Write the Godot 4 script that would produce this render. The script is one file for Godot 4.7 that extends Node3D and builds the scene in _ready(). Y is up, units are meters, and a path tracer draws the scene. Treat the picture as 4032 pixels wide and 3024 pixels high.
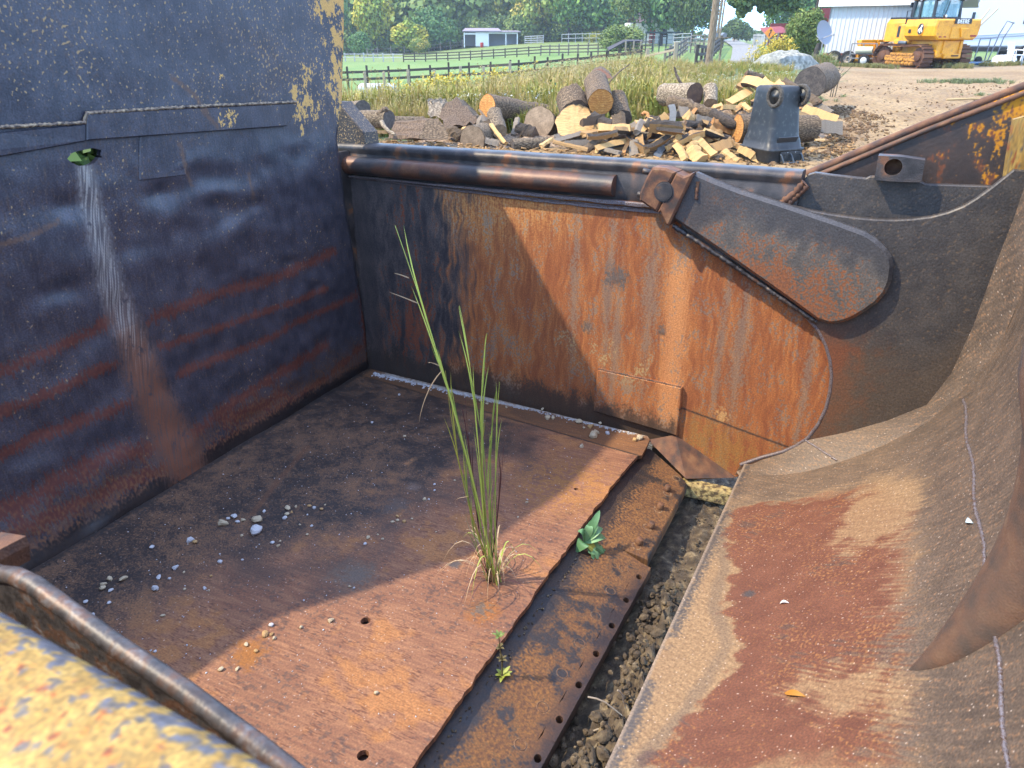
extends Node3D

var used := {}
var rng := RandomNumberGenerator.new()
var bucket: Node3D
const BORIGIN := Vector3(-0.677, 0.18, -3.044)

# ---------- naming ----------
func tag(o: Node, label := "", category := "", group := "", kind := "") -> Node:
	if label: o.set_meta("label", label)
	if category: o.set_meta("category", category)
	if group: o.set_meta("group", group)
	if kind: o.set_meta("kind", kind)
	return o

func numbered(called: String) -> String:
	var n: int = used.get(called, 0)
	used[called] = n + 1
	return called if n == 0 else "%s_%03d" % [called, n]

func thing(called: String, label: String, category: String, at := Vector3.ZERO, turn := 0.0, group := "") -> Node3D:
	var o := Node3D.new()
	o.name = numbered(called)
	add_child(o)
	o.position = at
	o.rotation.y = turn
	tag(o, label, category, group)
	return o

# ---------- mesh helpers ----------
func st(flat := false) -> SurfaceTool:
	var s := SurfaceTool.new()
	s.begin(Mesh.PRIMITIVE_TRIANGLES)
	s.set_smooth_group(-1 if flat else 0)
	return s

func put(s: SurfaceTool, called: String, m: Material, parent: Node = null) -> MeshInstance3D:
	s.generate_normals()
	return hang(s.commit(), called, m, parent)

func hang(mesh: Mesh, called: String, m: Material, parent: Node = null) -> MeshInstance3D:
	var o := MeshInstance3D.new()
	o.mesh = mesh
	if m: o.material_override = m
	if parent:
		o.name = called
		parent.add_child(o, true)
	else:
		o.name = numbered(called)
		add_child(o)
	return o

func v(s: SurfaceTool, p: Vector3, uv := Vector2.ZERO) -> void:
	s.set_uv(uv)
	s.add_vertex(p)

func tri(s: SurfaceTool, a: Vector3, b: Vector3, c: Vector3) -> void:
	v(s, a, Vector2(a.x + a.z, a.y)); v(s, b, Vector2(b.x + b.z, b.y)); v(s, c, Vector2(c.x + c.z, c.y))

func quad(s: SurfaceTool, a: Vector3, b: Vector3, c: Vector3, d: Vector3) -> void:
	tri(s, a, b, c); tri(s, a, c, d)

# chamfered box
func box(s: SurfaceTool, xf: Transform3D, size: Vector3, bev := 0.004) -> void:
	var h := size / 2.0
	bev = minf(bev, minf(h.x, minf(h.y, h.z)) * 0.45)
	var i := Vector3(h.x - bev, h.y - bev, h.z - bev)
	s.set_smooth_group(-1)
	for ax in 3:
		var b := (ax + 1) % 3
		var c := (ax + 2) % 3
		for sg in [-1.0, 1.0]:
			var q := []
			for k in [[-1, -1], [1, -1], [1, 1], [-1, 1]]:
				var p := Vector3.ZERO
				p[ax] = h[ax] * sg
				p[b] = i[b] * k[0] * -sg
				p[c] = i[c] * k[1]
				q.append(xf * p)
			quad(s, q[0], q[1], q[2], q[3])
	if bev <= 0.0: return
	for ax in 3:
		var b := (ax + 1) % 3
		var c := (ax + 2) % 3
		for sb in [-1.0, 1.0]:
			for sc in [-1.0, 1.0]:
				var q := []
				for k in [[0, -1], [0, 1], [1, 1], [1, -1]]:
					var p := Vector3.ZERO
					p[ax] = i[ax] * k[1]
					p[b] = (h[b] if k[0] == 0 else i[b]) * sb
					p[c] = (i[c] if k[0] == 0 else h[c]) * sc
					q.append(xf * p)
				if sb * sc > 0: quad(s, q[3], q[2], q[1], q[0])
				else: quad(s, q[0], q[1], q[2], q[3])
	for sx in [-1.0, 1.0]:
		for sy in [-1.0, 1.0]:
			for sz in [-1.0, 1.0]:
				var a := xf * Vector3(h.x * sx, i.y * sy, i.z * sz)
				var b := xf * Vector3(i.x * sx, h.y * sy, i.z * sz)
				var c := xf * Vector3(i.x * sx, i.y * sy, h.z * sz)
				if sx * sy * sz > 0: tri(s, a, c, b)
				else: tri(s, a, b, c)

func at(p: Vector3, turn := Vector3.ZERO) -> Transform3D:
	return Transform3D(Basis.from_euler(turn), p)

# bar from a to b with a rectangular section
func bar_xf(a: Vector3, b: Vector3, up := Vector3.UP) -> Transform3D:
	var x := (b - a).normalized()
	if absf(x.dot(up)) > 0.98: up = Vector3.RIGHT
	var z := x.cross(up).normalized()
	return Transform3D(Basis(x, z.cross(x), z), (a + b) / 2.0)

func bar(s: SurfaceTool, a: Vector3, b: Vector3, hgt: float, dep: float, bev := 0.003, up := Vector3.UP) -> void:
	box(s, bar_xf(a, b, up), Vector3(a.distance_to(b), hgt, dep), bev)

# swept round tube; radii per point; uv.x along, uv.y around
func tube(s: SurfaceTool, pts: Array, radii: Array, sides := 10, caps := true, flatten := 1.0) -> void:
	var rings := []
	var n := pts.size()
	var up := Vector3.UP
	var run := 0.0
	var lens := []
	for k in n:
		var d: Vector3 = (pts[mini(k + 1, n - 1)] - pts[maxi(k - 1, 0)]).normalized()
		if absf(d.dot(up)) > 0.97: up = Vector3(0.3, 0.1, 1.0).normalized()
		var x := d.cross(up).normalized()
		var y := x.cross(d)
		up = y
		if k: run += pts[k].distance_to(pts[k - 1])
		lens.append(run)
		var ring := []
		for j in sides + 1:
			var a := TAU * j / sides
			ring.append(pts[k] + (x * cos(a) + y * sin(a) * flatten) * radii[k])
		rings.append(ring)
	s.set_smooth_group(0)
	for k in n - 1:
		for j in sides:
			var uv0 := Vector2(lens[k], float(j) / sides)
			var uv1 := Vector2(lens[k + 1], float(j) / sides)
			var dv := Vector2(0, 1.0 / sides)
			v(s, rings[k][j], uv0); v(s, rings[k + 1][j], uv1); v(s, rings[k + 1][j + 1], uv1 + dv)
			v(s, rings[k][j], uv0); v(s, rings[k + 1][j + 1], uv1 + dv); v(s, rings[k][j + 1], uv0 + dv)
	if caps:
		s.set_smooth_group(1)
		for e in [0, n - 1]:
			for j in sides:
				var a: Vector3 = rings[e][j]
				var b: Vector3 = rings[e][j + 1]
				if e == 0: tri(s, pts[e], a, b)
				else: tri(s, pts[e], b, a)

# turned shape round the y axis of xf; profile = [Vector2(radius, y)...]
func lathe(s: SurfaceTool, profile: Array, segs: int, xf := Transform3D(), flat := false) -> void:
	s.set_smooth_group(-1 if flat else 0)
	for k in profile.size() - 1:
		for j in segs:
			var a0 := TAU * j / segs
			var a1 := TAU * (j + 1) / segs
			var p := []
			for q in [[profile[k], a0], [profile[k + 1], a0], [profile[k + 1], a1], [profile[k], a1]]:
				p.append(xf * Vector3(q[0].x * cos(q[1]), q[0].y, q[0].x * sin(q[1])))
			quad(s, p[0], p[1], p[2], p[3])

func cyl(s: SurfaceTool, a: Vector3, b: Vector3, r: float, segs := 14, r2 := -1.0) -> void:
	if r2 < 0: r2 = r
	var xf := bar_xf(a, b)
	var l := a.distance_to(b)
	var t := Transform3D(xf.basis * Basis(Vector3(0, 0, 1), -PI / 2), xf.origin)
	var e := minf(r, l) * 0.08
	s.set_smooth_group(-1)
	lathe(s, [Vector2(0, -l / 2), Vector2(r - e, -l / 2), Vector2(r, -l / 2 + e), Vector2(r2, l / 2 - e), Vector2(r2 - e, l / 2), Vector2(0, l / 2)], segs, t, false)

# flat plate: polygon in a plane, given thickness; map(p2, depth) -> Vector3 ; uv from p2 by rect
func plate(s: SurfaceTool, poly: PackedVector2Array, t0: float, t1: float, map: Callable, rect: Rect2, bev := 0.004) -> void:
	if Geometry2D.is_polygon_clockwise(poly): poly.reverse()
	var n := poly.size()
	var inner := PackedVector2Array()
	for i in n:
		var a := poly[(i + n - 1) % n]
		var b := poly[i]
		var c := poly[(i + 1) % n]
		var n1 := (b - a).normalized().orthogonal()
		var n2 := (c - b).normalized().orthogonal()
		var m := (n1 + n2)
		m = m / maxf(0.35, m.length_squared() / 2.0)
		inner.append(b - m * bev if Geometry2D.is_point_in_polygon(b - m * 0.0005, poly) else b + m * bev)
	var idx := Geometry2D.triangulate_polygon(inner)
	var sg := signf(t1 - t0)
	s.set_smooth_group(-1)
	for k in range(0, idx.size(), 3):
		for e in 3:
			var p := inner[idx[k + e]]
			v(s, map.call(p, t1), (p - rect.position) / rect.size)
	for i in n:
		var j := (i + 1) % n
		var rows := [[poly[i], poly[j], t0], [poly[i], poly[j], t1 - bev * sg], [inner[i], inner[j], t1]]
		for r in 2:
			var q := [[rows[r][0], rows[r][2]], [rows[r][1], rows[r][2]], [rows[r + 1][1], rows[r + 1][2]], [rows[r + 1][0], rows[r + 1][2]]]
			for e in [0, 1, 2, 0, 2, 3]:
				v(s, map.call(q[e][0], q[e][1]), (q[e][0] - rect.position) / rect.size)

func side_map(p: Vector2, d: float) -> Vector3:   # (across, up) on the far side wall, d towards the near side
	return Vector3(p.x, p.y, d)

# ---------- materials ----------
func mat(c: Color, rough := 0.8, metal := 0.0) -> StandardMaterial3D:
	var m := StandardMaterial3D.new()
	m.albedo_color = c
	m.roughness = rough
	m.metallic = metal
	return m

func fnl(f: float, oct := 1, sd := 1, type := FastNoiseLite.TYPE_SIMPLEX_SMOOTH) -> FastNoiseLite:
	var n := FastNoiseLite.new()
	n.noise_type = type
	n.frequency = f
	n.seed = sd
	if oct > 1:
		n.fractal_type = FastNoiseLite.FRACTAL_FBM
		n.fractal_octaves = oct
	else:
		n.fractal_type = FastNoiseLite.FRACTAL_NONE
	return n

# seamless mottle of up to four colours for triplanar use, with its own relief
func mottle(f: float, cols: Array, stops: Array, scale: float, rough: float, bump := 0.1, metal := 0.0, sd := 3, oct := 5, stretch := Vector3.ONE, size := 512, world := true) -> StandardMaterial3D:
	var m := StandardMaterial3D.new()
	var g := Gradient.new()
	g.offsets = PackedFloat32Array(stops)
	g.colors = PackedColorArray(cols)
	var im := fnl(f, oct, sd).get_seamless_image(size, size)
	var src := im.get_data()
	var lut := []
	for i in 256: lut.append(g.sample(i / 255.0))
	var fine := fnl(0.21, 2, sd + 9).get_seamless_image(size, size).get_data()
	var out := PackedByteArray()
	out.resize(size * size * 3)
	for i in src.size():
		var c: Color = lut[src[i]]
		var k := 0.86 + 0.28 * fine[i] / 255.0
		out[i * 3] = mini(255, int(c.r8 * k)); out[i * 3 + 1] = mini(255, int(c.g8 * k)); out[i * 3 + 2] = mini(255, int(c.b8 * k))
	m.albedo_texture = ImageTexture.create_from_image(Image.create_from_data(size, size, false, Image.FORMAT_RGB8, out))
	m.uv1_triplanar = true
	m.uv1_world_triplanar = world
	m.uv1_scale = stretch / scale
	m.roughness = rough
	m.metallic = metal
	if bump > 0.0:
		m.heightmap_enabled = true
		m.heightmap_scale = bump
		var hh := PackedByteArray()
		hh.resize(size * size)
		for i in src.size(): hh[i] = (src[i] + fine[i]) >> 1
		m.heightmap_texture = ImageTexture.create_from_image(Image.create_from_data(size, size, false, Image.FORMAT_L8, hh))
	return m

# paint a surface: fn(x, y) in metres -> Color, its alpha the relief. Rows are shared out to the processor's threads.
func painted(w: int, h: int, rect: Rect2, fn: Callable, bump: float, rough0 := 0.42, rough_k := 1.5, metal := 0.0) -> StandardMaterial3D:
	var parts := 16
	var got := []
	got.resize(parts)
	var work := func(i: int) -> void:
		var y0: int = h * i / parts
		var y1: int = h * (i + 1) / parts
		var a := PackedByteArray()
		var b := PackedByteArray()
		a.resize((y1 - y0) * w * 3)
		b.resize((y1 - y0) * w * 3)
		var k := 0
		for y in range(y0, y1):
			for x in w:
				var c: Color = fn.call(rect.position.x + rect.size.x * (x + 0.5) / w, rect.position.y + rect.size.y * (y + 0.5) / h)
				a[k] = clampi(int(c.r * 255.0), 0, 255); a[k + 1] = clampi(int(c.g * 255.0), 0, 255); a[k + 2] = clampi(int(c.b * 255.0), 0, 255)
				b[k] = clampi(int(c.a * 255.0), 0, 255); b[k + 1] = clampi(int((rough0 + rough_k * maxf(0.0, c.r - c.b)) * 255.0), 0, 242); b[k + 2] = 0
				k += 3
		got[i] = [a, b]
	var id := WorkerThreadPool.add_group_task(work, parts)
	WorkerThreadPool.wait_for_group_task_completion(id)
	var all_a := PackedByteArray()
	var all_b := PackedByteArray()
	for p in got:
		all_a.append_array(p[0])
		all_b.append_array(p[1])
	var m := StandardMaterial3D.new()
	m.albedo_texture = ImageTexture.create_from_image(Image.create_from_data(w, h, false, Image.FORMAT_RGB8, all_a))
	var hr := ImageTexture.create_from_image(Image.create_from_data(w, h, false, Image.FORMAT_RGB8, all_b))
	m.heightmap_enabled = true
	m.heightmap_texture = hr
	m.heightmap_scale = bump
	m.roughness_texture = hr
	m.roughness_texture_channel = BaseMaterial3D.TEXTURE_CHANNEL_GREEN
	m.roughness = 1.0
	m.metallic = metal
	m.texture_repeat = false
	return m

func ss(a: float, b: float, x: float) -> float:
	return smoothstep(a, b, x)

# ---------- ground ----------
const TU := [Vector2(0.697, 2.378), Vector2(0.933, 2.401), Vector2(0.118, 2.401), Vector2(-0.382, 2.441), Vector2(-0.131, 2.616), Vector2(1.298, 2.446), Vector2(0.816, 2.878), Vector2(1.202, 2.909), Vector2(1.073, 3.262), Vector2(1.066, 3.586), Vector2(1.291, 3.588), Vector2(0.826, 3.729), Vector2(0.784, 3.729), Vector2(0.697, 3.491), Vector2(0.505, 3.423), Vector2(0.588, 3.781), Vector2(0.587, 4.848), Vector2(0.616, 5.115), Vector2(0.175, 3.163), Vector2(-0.129, 3.157), Vector2(-0.375, 3.154), Vector2(0.416, 3.168), Vector2(0.594, 3.172), Vector2(-0.419, 3.945), Vector2(-0.128, 3.904), Vector2(0.173, 3.909), Vector2(0.412, 3.824), Vector2(-0.411, 4.812), Vector2(-0.126, 4.814), Vector2(0.229, 4.703), Vector2(0.442, 4.543), Vector2(-0.054, 5.044), Vector2(0.169, 4.932), Vector2(-0.41, 5.108), Vector2(-0.243, 5.109), Vector2(0.405, 4.932), Vector2(0.94, 4.191), Vector2(0.677, 4.418), Vector2(-0.408, 5.663), Vector2(0.228, 5.586), Vector2(0.639, 5.666), Vector2(1.053, 4.889)]
const TW := [-0.396, -0.229, -0.016, 0.261, -0.004, -0.139, 0.973, 0.265, -0.793, -0.379, 0.757, -0.331, -0.789, -1.069, 4.181, 3.066, -0.526, -0.575, -0.294, -0.111, 0.587, -1.323, -0.651, -0.017, -0.292, -1.026, -2.412, 2.553, -6.002, -4.816, 2.354, 6.162, 6.688, -0.096, -4.291, -0.967, -1.22, 1.784, -0.418, 0.547, -0.497, -0.5, 3.46, 0.601, -0.746]
func gy(x: float, z: float) -> float:
	var d := maxf(-z, 4.0)
	var u := Vector2(clampf(x / d * 2.0, -1.4, 2.4), log(minf(d, 320.0)))
	var n := TU.size()
	var h: float = TW[n] + TW[n + 1] * u.x + TW[n + 2] * u.y
	for i in n:
		var r := u.distance_to(TU[i])
		if r > 1e-6: h += TW[i] * r * r * log(r)
	return h * smoothstep(8.0, 11.5, -z)

func on_ground(p: Vector3, sink := 0.0) -> Vector3:
	return Vector3(p.x, gy(p.x, p.z) - sink, p.z)

func bl(x: float, y: float, z: float) -> Vector3:   # bucket axes to the world
	return bucket.transform * Vector3(x, y, z)

var M := {}
var sun_to := Vector3.DOWN

func _ready() -> void:
	rng.seed = 20
	# camera
	var cam := Camera3D.new()
	cam.name = "camera"
	cam.position = Vector3(0, 1.6, 0)
	cam.rotation.x = -0.459
	cam.fov = 56.835
	cam.near = 0.05
	cam.far = 900.0
	var lens := CameraAttributesPhysical.new()
	lens.frustum_focal_length = 22.177
	lens.frustum_near = 0.05
	lens.frustum_far = 900.0
	lens.exposure_aperture = 11.0
	lens.frustum_focus_distance = 3.2
	cam.attributes = lens
	add_child(cam)
	# sky
	var env := Environment.new()
	env.tonemap_mode = Environment.TONE_MAPPER_LINEAR
	env.tonemap_exposure = 2.1
	env.background_mode = Environment.BG_SKY
	var sky := ProceduralSkyMaterial.new()
	sky.sky_top_color = Color(0.55, 0.62, 0.76)
	sky.sky_horizon_color = Color(0.60, 0.79, 0.95)
	sky.sky_curve = 0.16
	sky.ground_bottom_color = Color(0.20, 0.19, 0.14)
	sky.ground_horizon_color = Color(0.55, 0.60, 0.55)
	sky.sky_energy_multiplier = 1.7
	sky.ground_energy_multiplier = 0.9
	env.sky = Sky.new()
	env.sky.sky_material = sky
	env.sdfgi_enabled = true
	env.ssao_enabled = true
	env.ssil_enabled = true
	env.fog_enabled = true
	env.fog_density = 0.00045
	env.fog_light_color = Color(0.90, 0.95, 1.0)
	var we := WorldEnvironment.new()
	we.name = "environment"
	we.environment = env
	add_child(we)
	# sun
	var sun := DirectionalLight3D.new()
	sun.name = "sun"
	sun.light_energy = 1.25
	sun.light_color = Color(1.0, 0.94, 0.82)
	sun.light_angular_distance = 0.8
	sun.shadow_enabled = true
	add_child(sun)
	sun_to = Vector3(1.006, -1.264, -0.106)
	sun.look_at_from_position(Vector3.ZERO, sun_to, Vector3.UP)
	materials()
	ground()
	build_bucket()
	bucket_finds()
	yard()
	far_side()
	machine()

func materials() -> void:
	M.dirt = mottle(0.02, [Color(.30, .21, .13), Color(.46, .34, .22), Color(.55, .42, .28), Color(.64, .51, .36)], [0.1, 0.4, 0.6, 0.9], 2.3, 0.95, 4.0, 0.0, 5)
	M.steel = mottle(0.012, [Color(.16, .15, .15), Color(.22, .205, .205), Color(.28, .245, .225), Color(.42, .28, .19)], [0.2, 0.5, 0.68, 0.85], 0.5, 0.5, 0.12, 0.25, 7, 7, Vector3.ONE, 512, false)
	M.rusty = mottle(0.012, [Color(.22, .18, .165), Color(.32, .215, .165), Color(.40, .265, .18), Color(.48, .35, .24)], [0.2, 0.42, 0.62, 0.88], 0.4, 0.8, 0.15, 0.1, 11, 7, Vector3.ONE, 512, false)
	M.bright = mottle(0.05, [Color(.34, .31, .32), Color(.48, .45, .46), Color(.3, .22, .18), Color(.55, .52, .52)], [0.2, 0.5, 0.65, 0.85], 0.3, 0.45, 0.12, 0.3, 13, 6, Vector3.ONE, 512, false)
	M.black = mat(Color(.03, .03, .03), 0.7)
	M.horn = mottle(0.010, [Color(.26, .225, .205), Color(.32, .25, .21), Color(.37, .27, .21), Color(.43, .34, .27)], [0.2, 0.42, 0.62, 0.9], 0.5, 0.7, 0.12, 0.1, 41, 7, Vector3.ONE, 512, false)
	M.band = mottle(0.11, [Color(.24, .21, .195), Color(.29, .245, .215), Color(.35, .28, .23), Color(.47, .37, .28)], [0.2, 0.45, 0.65, 0.95], 0.35, 0.6, 0.12, 0.1, 43, 5, Vector3.ONE, 512, false)
	M.speck = mottle(0.10, [Color(.15, .13, .125), Color(.20, .165, .15), Color(.46, .37, .25), Color(.62, .51, .34)], [0.3, 0.60, 0.70, 0.85], 0.26, 0.6, 0.12, 0.1, 47, 3, Vector3.ONE, 256, false)
	M.mud = mottle(0.03, [Color(.19, .155, .115), Color(.27, .22, .165), Color(.35, .295, .22), Color(.50, .44, .34)], [0.2, 0.45, 0.66, 0.85], 0.7, 0.95, 0.8, 0.0, 53, 5)
	M.vine = mat(Color(.26, .36, .12), 0.6)
	M.vine_stem = mat(Color(.16, .15, .10), 0.9)
	M.arm = mottle(0.03, [Color(.20, .185, .185), Color(.30, .285, .285), Color(.36, .25, .19), Color(.44, .42, .42)], [0.25, 0.5, 0.65, 0.85], 0.25, 0.5, 0.1, 0.2, 14, 6, Vector3.ONE, 256, false)
	M.bar = mottle(0.012, [Color(.19, .175, .175), Color(.25, .215, .20), Color(.34, .22, .165), Color(.41, .29, .21)], [0.25, 0.45, 0.65, 0.88], 0.5, 0.5, 0.1, 0.2, 17, 7, Vector3.ONE, 256, false)

# ---------- the bucket's worn steel, one painter per plate ----------
var n_lo := fnl(2.6, 3, 21)
var n_mid := fnl(14.0, 3, 22)
var n_hi := fnl(85.0, 2, 23)
var n_fine := fnl(170.0, 1, 26)
var n_dot := fnl(38.0, 1, 24)
var n_pin := fnl(84.0, 1, 27)
var n_one := fnl(1.0, 2, 25)

func near(p: Vector2, pts: PackedVector2Array, closed := false) -> float:
	var d := 1e9
	for i in pts.size() - (0 if closed else 1):
		d = minf(d, p.distance_squared_to(Geometry2D.get_closest_point_to_segment(p, pts[i], pts[(i + 1) % pts.size()])))
	return sqrt(d)

func depth_in(p: Vector2, poly: PackedVector2Array) -> float:   # positive inside
	var d := near(p, poly, true)
	return d if Geometry2D.is_point_in_polygon(p, poly) else -d

# values worked out on a coarse grid and read back smoothly
func field(rect: Rect2, step: float, fn: Callable) -> Array:
	var nx := int(rect.size.x / step) + 2
	var ny := int(rect.size.y / step) + 2
	var g := PackedFloat32Array()
	g.resize(nx * ny)
	for j in ny:
		for i in nx: g[j * nx + i] = fn.call(rect.position + Vector2(i, j) * step)
	return [g, nx, rect.position, 1.0 / step, ny]

func read(f: Array, x: float, y: float) -> float:
	var g: PackedFloat32Array = f[0]
	var nx: int = f[1]
	var o: Vector2 = f[2]
	var k: float = f[3]
	var u := clampf((x - o.x) * k, 0.0, nx - 1.001)
	var w := clampf((y - o.y) * k, 0.0, f[4] - 1.001)
	var i := int(u)
	var j := int(w)
	u -= i
	w -= j
	var a := j * nx + i
	return lerpf(lerpf(g[a], g[a + 1], u), lerpf(g[a + nx], g[a + nx + 1], u), w)

func line(pts: Array) -> PackedVector2Array:
	return PackedVector2Array(pts)

func over(c: Color, d: Color, t: float) -> Color:
	var a := c.a
	c = c.lerp(d, clampf(t, 0.0, 1.0))
	c.a = a
	return c

var bands := [
	[line([Vector2(1.051, 0.547), Vector2(0.953, 0.559), Vector2(0.799, 0.567), Vector2(0.587, 0.554), Vector2(0.391, 0.567), Vector2(0.169, 0.587)]), 0.020],
	[line([Vector2(1.038, 0.451), Vector2(0.882, 0.448), Vector2(0.697, 0.444), Vector2(0.462, 0.443), Vector2(0.247, 0.446)]), 0.013],
	[line([Vector2(0.999, 0.341), Vector2(0.823, 0.341), Vector2(0.627, 0.331), Vector2(0.398, 0.357), Vector2(0.046, 0.364)]), 0.015],
	[line([Vector2(1.587, 0.525), Vector2(1.516, 0.532), Vector2(1.439, 0.545), Vector2(1.359, 0.553), Vector2(1.244, 0.563), Vector2(1.187, 0.587)]), 0.017],
	[line([Vector2(1.613, 0.428), Vector2(1.543, 0.432), Vector2(1.429, 0.435), Vector2(1.317, 0.444), Vector2(1.211, 0.451)]), 0.016],
	[line([Vector2(1.642, 0.323), Vector2(1.571, 0.324), Vector2(1.458, 0.322), Vector2(1.348, 0.319), Vector2(1.204, 0.314)]), 0.018],
	[line([Vector2(1.682, 0.178), Vector2(1.601, 0.168), Vector2(1.495, 0.179), Vector2(1.336, 0.186), Vector2(1.184, 0.146)]), 0.030],
	[line([Vector2(1.7, 0.114), Vector2(1.554, 0.102), Vector2(1.359, 0.09), Vector2(1.15, 0.067)]), 0.022],
	[line([Vector2(1.007, 0.125), Vector2(0.794, 0.161), Vector2(0.556, 0.18), Vector2(0.281, 0.209)]), 0.022],
	[line([Vector2(0.867, 0.119), Vector2(0.717, 0.094), Vector2(0.571, 0.094)]), 0.030],
	[line([Vector2(0.967, 0.032), Vector2(0.679, 0.038), Vector2(0.302, 0.065), Vector2(0.044, 0.12)]), 0.018],
	[line([Vector2(-0.004, 0.644), Vector2(0.003, 0.396), Vector2(0.009, 0.131)]), 0.022],
]
var drip := line([Vector2(1.156, 1.029), Vector2(1.159, 0.916), Vector2(1.159, 0.767), Vector2(1.156, 0.652), Vector2(1.13, 0.493), Vector2(1.119, 0.345), Vector2(1.093, 0.164), Vector2(1.074, 0.01)])
var scuffs := [
	line([Vector2(0.818, 1.266), Vector2(0.743, 1.212), Vector2(0.717, 1.162)]), line([Vector2(0.735, 1.166), Vector2(0.681, 1.111)]), line([Vector2(0.834, 1.07), Vector2(0.826, 0.985), Vector2(0.809, 0.939)]),
	line([Vector2(1.428, 0.86), Vector2(1.354, 0.871), Vector2(1.262, 0.896)]), line([Vector2(0.56, 0.949), Vector2(0.559, 0.86)]),
]

var f_bands: Array
var f_drip: Array
var f_scuff: Array
var f_red: Array
var f_tan: Array

func lay_out() -> void:
	var r := Rect2(-0.06, -0.06, 1.84, 1.25)
	f_bands = field(r, 0.010, func(p: Vector2) -> float:
		var best := 9.0
		for b in bands: best = minf(best, near(p, b[0]) / b[1])
		return best)
	f_drip = field(r, 0.02, func(p: Vector2) -> float: return near(p, drip))
	f_scuff = field(Rect2(-0.06, -0.06, 1.84, 1.75), 0.012, func(p: Vector2) -> float:
		var best := 9.0
		for b in scuffs: best = minf(best, near(p, b))
		return best)
	r = Rect2(0.0, 0.0, 0.9, 1.7)
	f_red = field(r, 0.02, func(p: Vector2) -> float: return depth_in(p, red_area))
	f_tan = field(r, 0.02, func(p: Vector2) -> float: return maxf(depth_in(p, tan_areas[0]), depth_in(p, tan_areas[1])))

func paint_back(z: float, c: float) -> Color:
	var p := Vector2(z, c)
	var lo := n_lo.get_noise_2d(z, c)
	var mid := n_mid.get_noise_2d(z, c * 0.8)
	var hi := n_hi.get_noise_2d(z, c * 0.6)
	var fine := n_fine.get_noise_2d(z, c)
	var run := n_one.get_noise_2d(z * 95.0, c * 9.0)
	var col := Color(.185, .185, .22).lerp(Color(.25, .245, .28), clampf(0.5 + mid * 0.8 + run * 0.4 + lo * 0.4, 0.0, 1.0))
	col = col.lerp(Color(.29, .215, .18), clampf(hi * 0.9 + run * 0.5 - 0.15 + lo * 0.3, 0.0, 0.45))
	col *= 1.0 + fine * 0.22
	col.a = 0.5 + hi * 0.12 + run * 0.06
	# bare dots through the paint
	var dot := n_pin.get_noise_2d(z + c * 0.2, c * 0.85)
	var many := lerpf(0.84, 0.60, ss(1.13, 1.22, c)) - lo * 0.22 - mid * 0.08
	var t := ss(many, many + 0.09, dot + fine * 0.08)
	col = over(col, Color(.60, .49, .34), t * 0.9)
	col = over(col, Color(.40, .33, .28), ss(0.42, 0.60, n_one.get_noise_2d(z * 160.0 + 3.0, c * 22.0) + hi * 0.2) * ss(1.2, 1.0, c) * 0.35)
	col.a += t * 0.12
	# paint left by the far edge
	var f := mid * 0.55 + hi * 0.38 + lo * 0.35 + n_one.get_noise_2d(z * 30.0, c * 12.0) * 0.3
	var keep := 0.30 - maxf(0.0, z - 0.02) * 4.2 - maxf(0.0, 1.42 - c) * 1.1
	keep = maxf(keep, 0.16 - absf(z - 0.27 + (c - 1.1) * 0.3) * 4.4 - absf(c - 1.17) * 3.4)
	keep = maxf(keep, -0.06 - p.distance_to(Vector2(0.62, 1.16)) * 5.0 + 0.16 - absf(z - 0.62) * 8.0) if c > 1.0 else keep
	if c < 1.06: keep -= (1.06 - c) * 6.0
	t = ss(0.03, 0.07, f + keep + 0.05 + fine * 0.12)
	col = over(col, Color(.72, .57, .34) * (1.0 + fine * 0.12), t)
	col.a += t * 0.15
	# weld dust on the ledges
	# rust along the dents
	var bd := read(f_bands, z, c)
	if bd < 3.0:
		var m := ss(0.55, 0.05, bd - 0.55 + n_one.get_noise_2d(z * 210.0, c * 26.0) * 1.1 + run * 0.7 + hi * 0.7 + mid * 0.7)
		col = over(col, Color(.34, .15, .11).lerp(Color(.44, .215, .135), clampf(hi + 0.3, 0.0, 1.0)), m * 0.80)
		col.a += m * 0.1
	# lowest strip
	var low := ss(0.20, 0.02, c + mid * 0.10 + run * 0.05 - 0.03 * lo)
	col = over(col, Color(.33, .18, .12).lerp(Color(.42, .28, .18), clampf(0.5 + hi, 0.0, 1.0)), low * ss(-0.25, 0.3, hi + mid + 0.25) * 0.85)
	col = over(col, Color(.10, .095, .105), ss(0.055, 0.025, c + hi * 0.018 + mid * 0.01) * 0.85)
	# the run of water out of the hole
	if c < 1.06:
		var d := read(f_drip, z, c)
		var w := lerpf(0.115, 0.040, clampf(c / 1.03, 0.0, 1.0))
		var along := 0.0 if d > 0.2 else n_one.get_noise_2d((z + c * 0.23) * 150.0, c * 7.0)
		var m := ss(w, w * 0.35, d + along * w * 0.35 + hi * w * 0.2)
		var pale := ss(0.38, 0.75, c + along * 0.12)
		var tint := Color(.44, .27, .19).lerp(Color(.45, .43, .42), pale)
		tint = tint.lerp(Color(.70, .67, .62), clampf(along * 2.2 + 0.1, 0.0, 0.85) * pale)
		tint = tint.lerp(Color(.26, .24, .25), clampf(-along * 2.0 - 0.15, 0.0, 0.6))
		tint = tint.lerp(Color(.22, .22, .25), ss(0.28, 0.5, mid * 0.8 + hi * 0.4 - 0.1) * 0.75)
		col = over(col, tint, m * (0.9 if c < 0.55 else 0.72))
	if true:
		var d := read(f_scuff, z, c)
		if d < 0.03: col = over(col, Color(.40, .27, .19), ss(0.012, 0.002, d + hi * 0.006) * 0.6)
	return col

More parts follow.
